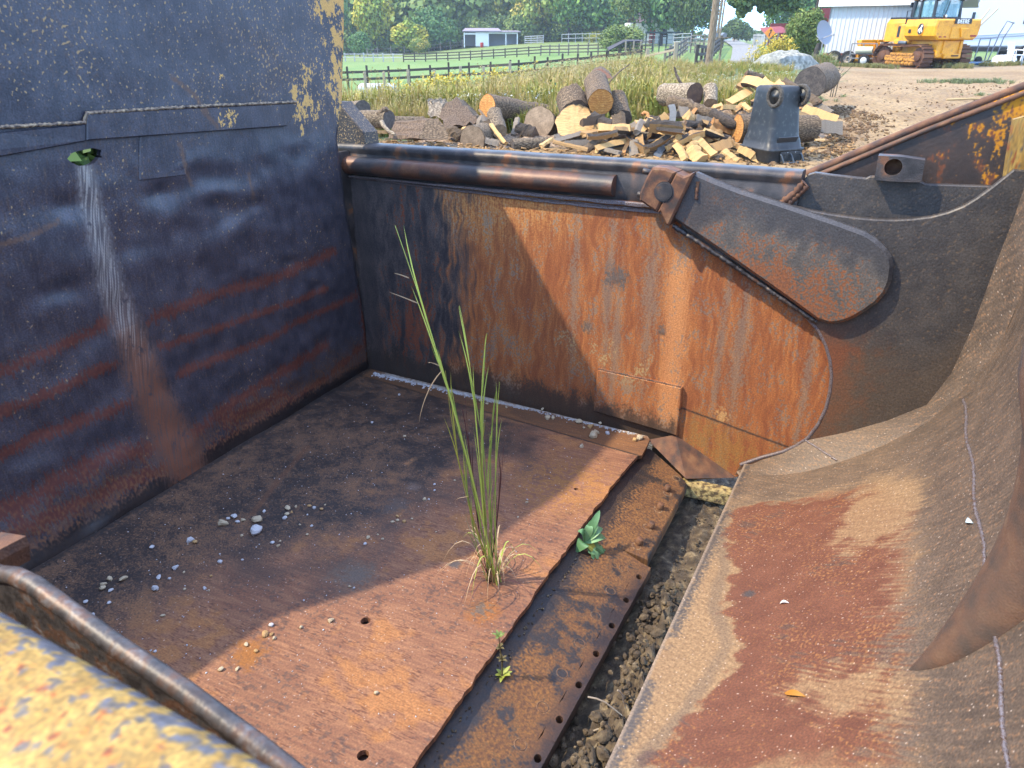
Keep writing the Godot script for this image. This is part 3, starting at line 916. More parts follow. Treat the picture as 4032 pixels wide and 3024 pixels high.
func build_bucket() -> void:
	for i in SHELL.size() - 1:
		var p0: Vector2 = SHELL[i - 1] if i else SHELL[0] * 2.0 - SHELL[1]
		var p3: Vector2 = SHELL[i + 2] if i + 2 < SHELL.size() else SHELL[i + 1] * 2.0 - SHELL[i]
		for k in 8: shell_pts.append(SHELL[i].cubic_interpolate(SHELL[i + 1], p0, p3, k / 8.0))
	shell_pts.append(SHELL[-1])
	var run := 0.0
	for i in shell_pts.size():
		if i: run += shell_pts[i].distance_to(shell_pts[i - 1])
		shell_len.append(run)
	bucket = thing("loader_bucket", "huge worn rusty steel clamshell loader bucket lying open on the dirt", "bucket", BORIGIN)
	bucket.basis = Basis(Vector3(0.884, 0.015, 0.468), Vector3(0.007, 0.999, -0.047), Vector3(-0.468, 0.045, 0.883)).orthonormalized()
	var B := bucket
	lay_out()
	# back wall
	var r_back := Rect2(-0.06, -0.06, 1.84, 1.70)
	var m_back := painted(900, 840, r_back, paint_back, 0.16, 0.40, 1.4, 0.22)
	var s := st()
	wall_grid(s, 0.0, r_back)
	wall_grid(s, -0.016, r_back)
	var bw := put(s, "back_wall", m_back, B)
	tag(bw, "tall dented blue black wall plate with rust bands and flaked paint")
	var strips := [[[Vector2(1.124, 1.171), Vector2(0.293, 1.176), Vector2(0.365, 1.098), Vector2(1.141, 1.101)], 0.014], [[Vector2(1.802, 1.132), Vector2(1.354, 1.136), Vector2(1.131, 1.144), Vector2(1.142, 1.099), Vector2(1.37, 1.078), Vector2(1.819, 1.079)], 0.012]]
	for q in strips:
		s = st()
		plate(s, PackedVector2Array(q[0]), -0.004, q[1], back_map, r_back, 0.003)
		put(s, "ledge_strip", m_back, B)
	s = st()
	weld(s, [Vector3(0.012, 1.148, 1.40), Vector3(0.012, 1.148, 1.135), Vector3(0.012, 1.172, 1.12), Vector3(0.012, 1.178, 0.75), Vector3(0.012, 1.179, 0.30)], 0.006)
	put(s, "weld_bead", mottle(0.08, [Color(.2, .17, .16), Color(.45, .38, .32), Color(.62, .54, .42)], [0.25, 0.5, 0.8], 0.2, 0.6, 0.1, 0.2, 31, 3, Vector3.ONE, 128, false), bw)
	# square ghost of an old plate
	s = st()
	plate(s, PackedVector2Array([Vector2(0.996, 0.975), Vector2(0.829, 0.973), Vector2(0.797, 1.121), Vector2(0.963, 1.117)]), -0.004, 0.004, back_map, r_back, 0.002)
	put(s, "patch_plate", m_back, bw)
	# far side wall
	var r_side := Rect2(-0.1, -0.2, 2.15, 1.1)
	var m_side := painted(880, 450, r_side, paint_side, 0.16, 0.46, 1.3, 0.12)
	s = st()
	plate(s, PackedVector2Array([Vector2(-.07, -.03), Vector2(-.07, .90), Vector2(1.5, .88), Vector2(2.0, .80), Vector2(2.02, .1), Vector2(1.72, -.10), Vector2(1.535, -.17), Vector2(1.39, -.17), Vector2(1.39, -.03)]), -0.025, 0.0, side_map, r_side, 0.001)
	put(s, "side_wall", m_side, B)
	s = st()
	var patch := PackedVector2Array([Vector2(1.15, 0.23), Vector2(1.263, 0.227), Vector2(1.373, 0.225), Vector2(1.483, 0.222), Vector2(1.487, 0.144), Vector2(1.486, 0.105), Vector2(1.485, 0.066), Vector2(1.486, 0.022), Vector2(1.334, 0.033), Vector2(1.14, 0.048), Vector2(1.143, 0.145)])
	plate(s, patch, -0.002, 0.018, side_map, r_side, 0.004)
	put(s, "patch_plate", m_side, B)
	s = st()
	weld(s, [Vector3(1.15, 0.23, 0.012), Vector3(1.483, 0.222, 0.012)], 0.005, 0.008)
	put(s, "weld_bead", M.rusty, B)
	s = st()
	plate(s, PackedVector2Array([Vector2(-.05, -.02), Vector2(.13, -.02), Vector2(.17, .50), Vector2(.17, .98), Vector2(-.05, .98)]), -0.032, -0.018, func(p: Vector2, d: float) -> Vector3: return Vector3(d, p.y, p.x), r_back, 0.002)
	put(s, "added_sun_stop", M.steel, B)  # plate added behind the wall edge to block sun through the corner gap
	# layered old weld under the rim
	for k in 3:
		s = st()
		var pts := PackedVector2Array()
		var lo := PackedVector2Array()
		for i in 41:
			var b := lerpf(-0.05, 1.36, i / 40.0)
			var w := lerpf(0.3, 1.0, clampf(b / 0.9, 0.0, 1.0))
			pts.append(Vector2(b, 0.881 - b * 0.004 - k * 0.010 * w + rng.randf_range(-.001, .001)))
			lo.append(Vector2(b, 0.881 - b * 0.004 - k * 0.010 * w - 0.012 * w - rng.randf_range(0.0, .004) * w))
		lo.reverse()
		pts.append_array(lo)
		plate(s, pts, -0.002, 0.018 - k * 0.005, side_map, r_side, 0.002)
		put(s, "weld_layer", M.bright, B)
	# rolled rim of the far side, and its twin by the camera
	var rim := []
	for q in [[.86, -.004], [.885, .002], [.95, .004], [.965, -.004], [.975, -.004], [.988, .004], [1.000, .002], [1.008, -.008], [1.011, -.022], [1.011, -.080], [1.004, -.096], [.985, -.104], [.86, -.104]]: rim.append(Vector2(q[0], q[1]))
	s = st()
	profile_along(s, rim, -0.10, 1.775, 1.0, 40, 0.002)
	put(s, "rim", M.steel, B)
	s = st()
	var barp := []
	for k in 16:
		var a := TAU * k / 16.0
		barp.append(Vector2(0.925 + 0.037 * cos(a), 0.008 + 0.044 * sin(a)))
	profile_along(s, barp, -0.09, 1.172, 1.0, 40, 0.002)
	put(s, "round_bar", M.bar, B)
	var m_yel := painted(1300, 300, Rect2(-0.1, 0.0, 2.1, 0.5), paint_yellow, 0.2, 0.5, 0.5, 0.0)
	var nrim := []
	for q in [[.86, 2.284], [.98, 2.284], [1.000, 2.288], [1.008, 2.296], [1.012, 2.310], [1.010, 2.345], [1.002, 2.372], [.985, 2.392], [.955, 2.402], [.86, 2.402]]: nrim.append(Vector2(q[0], q[1]))
	s = st()
	var yprof := PackedVector2Array(nrim)
	for k in nrim.size() - 1:
		for i in 60:
			var q := [[i, k], [i + 1, k], [i + 1, k + 1], [i, k + 1]]
			for e in [0, 1, 2, 0, 2, 3]:
				var bb := lerpf(0.6, 2.0, q[e][0] / 60.0)
				var n: Vector2 = nrim[q[e][1]]
				v(s, Vector3(bb, n.x + 0.002 * n_one.get_noise_1d(bb * 5.0), n.y), Vector2((bb + 0.1) / 2.1, ((n.y - 2.29) + maxf(0.0, 0.99 - n.x)) / 0.5))
	put(s, "near_rim", m_yel, B)
	s = st()
	plate(s, PackedVector2Array([Vector2(-.05, -.15), Vector2(-.05, .90), Vector2(2.0, .90), Vector2(2.0, -.15)]), 2.30, 2.285, side_map, r_side, 0.001)
	put(s, "near_side_wall", M.rusty, B)
	# the near arm: its rolled top edge and the block at its head
	var arm := []
	for q in [[Vector3(1.374, 0.875, 2.2)], [Vector3(1.42, 0.88, 2.2)], [Vector3(1.448, 0.889, 2.2)], [Vector3(1.475, 0.89, 2.2)], [Vector3(1.572, 0.87, 2.2)], [Vector3(1.649, 0.86, 2.2)], [Vector3(1.721, 0.844, 2.2)], [Vector3(1.762, 0.832, 2.2)]]: arm.append(q[0])
	s = st()
	tube(s, arm, [.0065, .008, .008, .008, .008, .008, .008, .008], 12)
	var nb := PackedVector2Array()
	for q in arm: nb.append(Vector2(q.x, q.y))
	nb.append_array([Vector2(1.9, 0.6), Vector2(1.45, 0.72), Vector2(1.40, 0.80)])
	plate(s, nb, 2.192, 2.206, side_map, r_side, 0.003)
	put(s, "near_arm", M.arm, B)
	s = st()
	plate(s, PackedVector2Array([Vector2(1.271, 0.83), Vector2(1.321, 0.842), Vector2(1.322, 0.831), Vector2(1.314, 0.809), Vector2(1.245, 0.781)]), 2.13, 2.22, side_map, r_side, 0.006)
	put(s, "hinge_block", M.rusty, B)
	# floor sheet with its torn front edge and three bolt holes
	var r_floor := Rect2(-0.02, -0.02, 1.47, 1.85)
	var m_floor := painted(640, 800, r_floor, paint_floor, 0.14, 0.46, 1.4, 0.15)
	var fl := PackedVector2Array([Vector2(-0.02, 2.30), Vector2(-0.02, 0.004), Vector2(1.375, 0.03), Vector2(1.392, 0.052), Vector2(1.398, 0.10), Vector2(1.405, 0.185), Vector2(1.392, 0.20), Vector2(1.388, 0.27)])
	var zz := 0.30
	while zz < 2.29:
		fl.append(Vector2(1.384 + 0.020 * ss(0.5, 1.6, zz) + 0.004 * n_one.get_noise_1d(zz * 9.0) + rng.randf_range(-.0025, .0025) * (1.6 if zz < 0.8 else 1.0), zz))
		zz += rng.randf_range(0.012, 0.035)
	fl.append(Vector2(1.40, 2.30))
	for q in [[Vector2(1.059, 1.352), 0.0125], [Vector2(1.302, 1.664), 0.0125], [Vector2(1.284, 0.515), 0.008]]:
		fl = pierce(fl, ellipse(q[0], q[1], q[1] * 1.05, 14))
	s = st()
	plate(s, fl, -0.014, 0.0, func(p: Vector2, d: float) -> Vector3: return Vector3(p.x, d, p.y), r_floor, 0.0)
	put(s, "floor_plate", m_floor, B)
	s = st()
	box(s, at(Vector3(0.66, -0.032, 1.15)), Vector3(1.36, 0.012, 2.3), 0.0)
	put(s, "under_plate", M.rusty, B)
	# cutting edge, with a raised outer length of it
	var r_edge := Rect2(1.34, 0.0, 0.28, 1.75)
	var m_edge := painted(130, 800, r_edge, paint_edge, 0.14, 0.5, 1.2, 0.15)
	var edge_map := func(p: Vector2, d: float) -> Vector3: return Vector3(p.x, -0.034 - (p.x - 1.385) * 0.27 + d, p.y)
	var ep := PackedVector2Array([Vector2(1.345, 2.30), Vector2(1.345, 0.655), Vector2(1.40, 0.652), Vector2(1.46, 0.658), Vector2(1.52, 0.672), Vector2(1.572, 0.680), Vector2(1.572, 2.30)])
	s = st()
	plate(s, ep, -0.025, 0.0, edge_map, r_edge, 0.0)
	s.set_smooth_group(-1)
	var zlo := 0.680
	for k in 13:
		var hc := Vector2(1.5885 + 0.0004 * k, 0.743 + k * 0.1155)
		var zhi := minf(hc.y + 0.0578, 2.30)
		for j in 24:
			var q := []
			for e in 2:
				var a := TAU * (j + e) / 24.0
				var dir := Vector2(cos(a), sin(a))
				var tx := ((1.606 if dir.x > 0.0 else 1.572) - hc.x) / dir.x if absf(dir.x) > 0.001 else 99.0
				var tz := ((zhi if dir.y > 0.0 else zlo) - hc.y) / dir.y if absf(dir.y) > 0.001 else 99.0
				q.append([hc + dir * Vector2(0.0085, 0.0105), hc + dir * minf(tx, tz)])
			for e in [q[0][0], q[0][1], q[1][1], q[0][0], q[1][1], q[1][0]]: v(s, edge_map.call(e, 0.0), (e - r_edge.position) / r_edge.size)
			for e in [[q[0][0], 0.0], [q[1][0], 0.0], [q[1][0], -0.03], [q[0][0], 0.0], [q[1][0], -0.03], [q[0][0], -0.03]]: v(s, edge_map.call(e[0], e[1]), (e[0] - r_edge.position) / r_edge.size)
		zlo = zhi
	for e in [[1.606, 0.68, 0.0], [1.606, 2.30, 0.0], [1.606, 2.30, -0.03], [1.606, 0.68, 0.0], [1.606, 2.30, -0.03], [1.606, 0.68, -0.03]]: v(s, edge_map.call(Vector2(e[0], e[1]), e[2]), Vector2(0.95, (e[1] - r_edge.position.y) / r_edge.size.y))
	put(s, "cutting_edge", m_edge, B)
	for k in 9:
		s = st()
		lathe(s, [Vector2(0.0126, 0.0), Vector2(0.0131, 0.0010), Vector2(0.0140, 0.0011), Vector2(0.0146, 0.0)], 20, Transform3D(Basis(Vector3(0, 0, 1), -0.263), edge_map.call(Vector2(1.5405 + k * 0.001, 0.743 + k * 0.1148), 0.0005)))
		put(s, "plug_ring", M.rusty, B)
	s = st()
	var fp := PackedVector2Array([Vector2(1.350, 0.66), Vector2(1.345, 0.10), Vector2(1.40, 0.06), Vector2(1.545, 0.135), Vector2(1.578, 0.17), Vector2(1.583, 0.40), Vector2(1.587, 0.655), Vector2(1.50, 0.672)])
	plate(s, fp, -0.03, 0.005, edge_map, r_edge, 0.004)
	put(s, "edge_segment", m_edge, B)
	for q in [Vector2(1.528, 0.267), Vector2(1.539, 0.385), Vector2(1.545, 0.505), Vector2(1.54, 0.61)]:
		s = st()
		var e3: Vector3 = edge_map.call(q, 0.002)
		var nrm := Vector3(0.26, 0.966, 0)
		cyl(s, e3, e3 + nrm * 0.024, 0.0125, 12, 0.0105)
		put(s, "bolt", M.rusty, B)
	# corner between wall and edge
	s = st(true)
	var ca := Vector3(1.385, -0.004, 0.052)
	var cb := Vector3(1.477, 0.02, 0.004)
	var cc := Vector3(1.565, -0.078, 0.14)
	var cd := Vector3(1.722, -0.10, 0.004)
	for t in [[ca, cb, cc], [cb, cd, cc]]:
		for p in t: v(s, p, (Vector2(p.x, p.z * 6.0 + 0.2) - r_edge.position) / r_edge.size)
	put(s, "corner_plate", M.rusty, B)
	s = st()
	box(s, Transform3D(Basis(Vector3(0, 1, 0), 0.06), Vector3(1.64, -0.125, 0.115)), Vector3(0.19, 0.06, 0.05), 0.008)
	put(s, "end_bar", mottle(0.05, [Color(.3, .24, .16), Color(.52, .44, .27), Color(.62, .54, .36)], [0.3, 0.5, 0.8], 0.3, 0.9, 0.4, 0.0, 37, 4, Vector3.ONE, 256, false), B)
	clam()

func clam() -> void:
	var B := bucket
	var total: float = shell_len[-1]
	var r_shell := Rect2(0.0, 0.0, total, 1.7)
	var m_shell := painted(600, 680, r_shell, paint_shell, 0.06, 0.46, 1.4, 0.1)
	var s := st()
	var ns := 60
	var nz := 60
	for side in 2:
		for i in ns:
			for j in nz:
				var q := [[i, j], [i + 1, j], [i + 1, j + 1], [i, j + 1]]
				for e in [0, 1, 2, 0, 2, 3]:
					var a := total * float(q[e][0]) / ns
					var z := 0.02 + 2.27 * float(q[e][1]) / nz
					v(s, shell3(a, z, -0.022 * side), Vector2(a / total, z / 1.7))
	s.set_smooth_group(-1)
	for j in nz:
		var z0 := 0.02 + 2.27 * float(j) / nz
		var z1 := 0.02 + 2.27 * float(j + 1) / nz
		var o := Vector3(-0.004, -0.022, 0)
		var a0 := shell3(0.0, z0)
		var a1 := shell3(0.0, z1)
		quad(s, a0, a1, a1 + o, a0 + o)
	put(s, "clam_shell", m_shell, B)
	# seam of weld across the shell
	s = st()
	var pts := []
	for k in 30: pts.append(shell3(0.768 + 0.006 * sin(k * 1.3), lerpf(0.20, 2.25, k / 29.0), 0.0015))
	weld(s, pts, 0.0045, 0.014)
	put(s, "weld_bead", M.bright, B)
	# a horn shaped stiffener, tip down
	for q in [[0.575, 1.215, 1.17, 0.32]]:
		s = st()
		var rings := []
		var nn := 26
		for k in nn:
			var f := float(k) / (nn - 1)
			var sc := lerpf(q[0], q[0] + 0.92, f)
			var zc := lerpf(q[1], q[2] - 0.18, f)
			var half: float = q[3] * pow(f, 0.85) + 0.012 * minf(1.0, f * 9.0)
			var ring := []
			for j in 19:
				var a := PI * j / 18.0
				ring.append(shell3(minf(sc, total), zc + half * cos(a), -0.004 + half * (0.46 + 0.22 * cos(a)) * pow(sin(a), 1.25)))
			rings.append(ring)
		for k in nn - 1:
			for j in 18:
				for e in [[k, j], [k + 1, j], [k + 1, j + 1], [k, j], [k + 1, j + 1], [k, j + 1]]: v(s, rings[e[0]][e[1]], Vector2(e[0] * 0.03, e[1] * 0.02))
		put(s, "stiffener_horn", M.horn, B)
	# corner band between side and shell
	var r_clam := Rect2(1.40, -0.15, 1.0, 1.3)
	var m_clam := painted(330, 420, r_clam, paint_clam, 0.16, 0.45, 1.2, 0.2)
	var inn := [[1.722, -.060], [1.80, .010], [1.864, .053], [1.935, .125], [2.05, .185], [2.16, .255], [2.258, .335], [2.300, .45], [2.322, .61], [2.334, .80], [2.345, .92], [2.35, 1.05]]
	var outs := [0.0, 0.07, 0.19, 0.30, 0.42, 0.55, 0.66, 0.79, 0.93, 1.10, 1.24, 1.37]
	s = st()
	for k in inn.size() - 1:
		for t in 6:
			var f0 := t / 6.0
			var f1 := (t + 1) / 6.0
			var p := []
			var uv := []
			for e in [[k, f0], [k + 1, f0], [k + 1, f1], [k, f1]]:
				var a := Vector3(inn[e[0]][0], inn[e[0]][1], 0.030)
				var b := shell3(outs[e[0]], 0.122, -0.003)
				p.append(a.lerp(b, e[1]) + Vector3(-0.003, 0.003, 0.0) * sin(e[1] * PI))
				uv.append(Vector2(float(outs[e[0]]) / total, (0.03 + 0.088 * e[1]) / 1.7))
			for e in [0, 1, 2, 0, 2, 3]: v(s, p[e], uv[e])
	put(s, "corner_band", m_shell, B)
	s = st()
	weld(s, [Vector3(1.935, .125, .033), shell3(0.335, 0.118, 0.004)], 0.004, 0.008)
	put(s, "weld_bead", M.bright, B)
	# inner wall of the clam, then the hinge arm's cheek on it
	var w := PackedVector2Array([Vector2(1.45, .979), Vector2(1.52, .966), Vector2(1.603, .946), Vector2(1.70, .922), Vector2(1.805, .902), Vector2(1.88, .894), Vector2(1.953, .890), Vector2(2.0, .890), Vector2(2.053, .893), Vector2(2.10, .900), Vector2(2.146, .911), Vector2(2.185, .927), Vector2(2.219, .947), Vector2(2.247, .973), Vector2(2.273, 1.002), Vector2(2.294, 1.028), Vector2(2.314, 1.054), Vector2(2.46, 1.05), Vector2(2.37, .9), Vector2(2.46, .70), Vector2(2.33, .5), Vector2(2.27, .335), Vector2(2.17, .24), Vector2(2.05, .165), Vector2(1.94, .105), Vector2(1.86, .035), Vector2(1.80, -.01), Vector2(1.717, -.08), Vector2(1.731, -.031), Vector2(1.80, .018), Vector2(1.864, .057), Vector2(1.905, .092), Vector2(1.938, .131), Vector2(1.962, .19), Vector2(1.976, .256), Vector2(1.978, .315), Vector2(1.973, .374), Vector2(1.959, .426), Vector2(1.938, .474), Vector2(1.904, .524), Vector2(1.859, .565), Vector2(1.79, .605), Vector2(1.716, .646), Vector2(1.569, .73), Vector2(1.42, .80)])
	s = st()
	plate(s, w, 0.0, 0.030, side_map, r_clam, 0.004)
	put(s, "clam_wall", m_clam, B)
	var rimpts := []
	for k in range(0, 17): rimpts.append(Vector3(w[k].x, w[k].y + 0.001, 0.026))
	s = st()
	tube(s, rimpts, rimpts.map(func(_p): return 0.0065), 8)
	put(s, "wall_edge", M.bright, B)
	var r_cheek := Rect2(1.36, 0.50, 0.76, 0.54)
	var m_cheek := painted(320, 230, r_cheek, paint_cheek, 0.16, 0.5, 1.2, 0.15)
	var d := PackedVector2Array([Vector2(1.418, .93), Vector2(1.446, .991), Vector2(1.462, .994), Vector2(1.52, .974), Vector2(1.606, .949), Vector2(1.71, .925), Vector2(1.808, .901), Vector2(1.90, .878), Vector2(1.986, .855), Vector2(2.022, .836), Vector2(2.051, .813), Vector2(2.070, .790), Vector2(2.080, .762), Vector2(2.083, .72), Vector2(2.077, .682), Vector2(2.058, .645), Vector2(2.031, .614), Vector2(2.008, .592), Vector2(1.985, .575), Vector2(1.96, .563), Vector2(1.934, .557), Vector2(1.898, .564), Vector2(1.80, .62), Vector2(1.702, .675), Vector2(1.62, .72), Vector2(1.541, .764), Vector2(1.395, .84)])
	s = st()
	plate(s, d, 0.026, 0.062, side_map, r_cheek, 0.011)
	put(s, "arm_cheek", m_cheek, B)
	s = st()
	weld(s, [Vector3(1.40, .815, .045), Vector3(1.62, .70, .040), Vector3(1.90, .550, .034)], 0.010, 0.012)
	put(s, "weld_bead", M.steel, B)
	s = st()
	weld(s, [Vector3(1.470, .965, .064), Vector3(1.472, .905, .064)], 0.007, 0.01)
	put(s, "weld_bead", M.rusty, B)
	# hinge block in two halves with its pin
	s = st()
	var h1 := PackedVector2Array([Vector2(1.321, 1.004), Vector2(1.366, 1.004), Vector2(1.401, 0.994), Vector2(1.382, 0.952), Vector2(1.355, 0.875), Vector2(1.348, 0.861), Vector2(1.287, 0.894), Vector2(1.285, 0.919), Vector2(1.302, 0.966)])
	plate(s, h1, 0.0, 0.086, side_map, r_cheek, 0.007)
	var hb := put(s, "hinge_block", M.rusty, B)
	s = st()
	var h2 := PackedVector2Array([Vector2(1.403, 0.992), Vector2(1.427, 0.982), Vector2(1.458, 0.995), Vector2(1.455, 0.983), Vector2(1.395, 0.82), Vector2(1.385, 0.822), Vector2(1.361, 0.863), Vector2(1.351, 0.859), Vector2(1.359, 0.878), Vector2(1.385, 0.952)])
	plate(s, h2, 0.0, 0.086, side_map, r_cheek, 0.006)
	put(s, "hinge_block", M.rusty, B)
	s = st()
	var pc := Vector2(1.369, 0.929)
	lathe(s, [Vector2(0.0, 0.002), Vector2(0.0285, 0.002), Vector2(0.0295, -0.001), Vector2(0.0335, -0.001)], 28, Transform3D(Basis(Vector3(1, 0, 0), PI / 2), Vector3(pc.x, pc.y, 0.088)), true)
	put(s, "hinge_pin", M.steel, hb)
	for q in [Vector2(1.299, 0.983), Vector2(1.286, 0.906)]:
		s = st()
		cyl(s, Vector3(q.x + 0.01, q.y, 0.05), Vector3(q.x - 0.018, q.y + 0.004, 0.05), 0.010, 6)
		put(s, "bolt", M.steel, hb)
	# outer wall with its lug, the long plate behind it
	var m_plate := painted(240, 180, Rect2(1.70, 0.85, 0.85, 0.62), paint_plate, 0.15, 0.5, 0.8, 0.1)
	s = st()
	plate(s, PackedVector2Array([Vector2(1.715, .885), Vector2(1.79, 1.0), Vector2(1.808, 1.007), Vector2(1.86, 1.003), Vector2(1.954, .999), Vector2(1.965, 1.006), Vector2(2.06, 1.004), Vector2(2.103, 1.0), Vector2(2.115, .994), Vector2(2.21, .997), Vector2(2.29, 1.0), Vector2(2.30, .88), Vector2(1.75, .86)]), -0.06, -0.028, side_map, r_clam, 0.003)
	put(s, "outer_clam_wall", m_clam, B)
	s = st()
	weld(s, [Vector3(1.722, .900, .006), Vector3(1.792, .985, .006)], 0.012, 0.014)
	weld(s, [Vector3(1.738, .896, .004), Vector3(1.800, .975, .004)], 0.010, 0.014)
	put(s, "weld_bead", M.rusty, B)
	s = st()
	var lug := PackedVector2Array([Vector2(1.979, 1.002), Vector2(1.977, 1.071), Vector2(2.035, 1.071), Vector2(2.099, 1.065), Vector2(2.102, 1.004), Vector2(2.043, 1.001)])
	var lc := Vector2(2.022, 1.041)
	plate(s, pierce(lug, ellipse(lc, 0.0235, 0.0235, 18)), -0.05, 0.022, side_map, r_clam, 0.0)
	var lg := put(s, "lug", M.steel, B)
	s = st()
	lathe(s, [Vector2(0.0, -0.03), Vector2(0.0255, -0.03), Vector2(0.0255, 0.02)], 22, Transform3D(Basis(Vector3(1, 0, 0), PI / 2), Vector3(lc.x, lc.y, 0.0)))
	put(s, "lug_bore", M.rusty, lg)
	s = st()
	plate(s, PackedVector2Array([Vector2(1.69, .90), Vector2(1.783, .982), Vector2(1.93, 1.060), Vector2(2.084, 1.142), Vector2(2.304, 1.250), Vector2(2.9, 1.53), Vector2(2.9, .86), Vector2(1.69, .86)]), -0.180, -0.155, side_map, Rect2(1.70, 0.85, 0.85, 0.62), 0.003)
	put(s, "outer_plate", m_plate, B)
	s = st()
	for q in [[0.006, -0.168, 0.012], [-0.014, -0.150, 0.007]]:
		tube(s, [Vector3(1.77, .979 + q[0], q[1]), Vector3(2.084, 1.147 + q[0], q[1]), Vector3(2.304, 1.254 + q[0], q[1]), Vector3(2.9, 1.535 + q[0], q[1])], [q[2], q[2], q[2], q[2]], 8)
	put(s, "edge_rail", M.rusty, B)
	s = st()
	plate(s, pierce(PackedVector2Array([Vector2(2.293, 1.073), Vector2(2.284, 1.179), Vector2(2.307, 1.188), Vector2(2.386, 1.19), Vector2(2.453, 0.932), Vector2(2.351, 0.979), Vector2(2.3, 1.017)]), ellipse(Vector2(2.322, 1.033), 0.0115, 0.0125, 14)), -0.03, 0.016, side_map, Rect2(2.26, 0.9, 0.35, 0.42), 0.0)
	put(s, "hinge_bracket", m_yel_small(), B)
	# gusset in the far corner
	s = st()
	var g := PackedVector2Array([Vector2(-.10, .99), Vector2(-.10, 1.17), Vector2(-.065, 1.17), Vector2(.062, 1.055), Vector2(.066, 1.012), Vector2(.066, .99)])
	plate(s, g, -0.10, -0.010, side_map, r_clam, 0.004)
	put(s, "corner_gusset", M.speck, B)

func m_yel_small() -> StandardMaterial3D:
	return painted(110, 40, Rect2(0.0, 0.0, 0.35, 0.09), paint_yellow, 0.15, 0.5, 0.5, 0.0)

# ---------- what lies and grows in the bucket ----------
func stone_mesh(sd: int, squash: float) -> ArrayMesh:
	var r := RandomNumberGenerator.new()
	r.seed = sd
	var pts := []
	for k in 12: pts.append(Vector3(r.randfn(), r.randfn(), r.randfn()).normalized() * r.randf_range(0.8, 1.1))
	var base := SphereMesh.new()
	base.radial_segments = 9
	base.rings = 5
	var arr := base.get_mesh_arrays()
	var vs: PackedVector3Array = arr[Mesh.ARRAY_VERTEX]
	var idx: PackedInt32Array = arr[Mesh.ARRAY_INDEX]
	var s := st(true)
	var out := []
	for p in vs:
		var q := p.normalized()
		var lim := 9.0
		for n in pts: # cut by random planes, so it has facets
			var d := q.dot(n.normalized())
			if d > 0.1: lim = minf(lim, n.length() * 0.82 / d)
		out.append(q * minf(lim, 1.1) * Vector3(1.0, squash, 0.8))
	for i in idx: v(s, out[i])
	s.generate_normals()
	return s.commit()

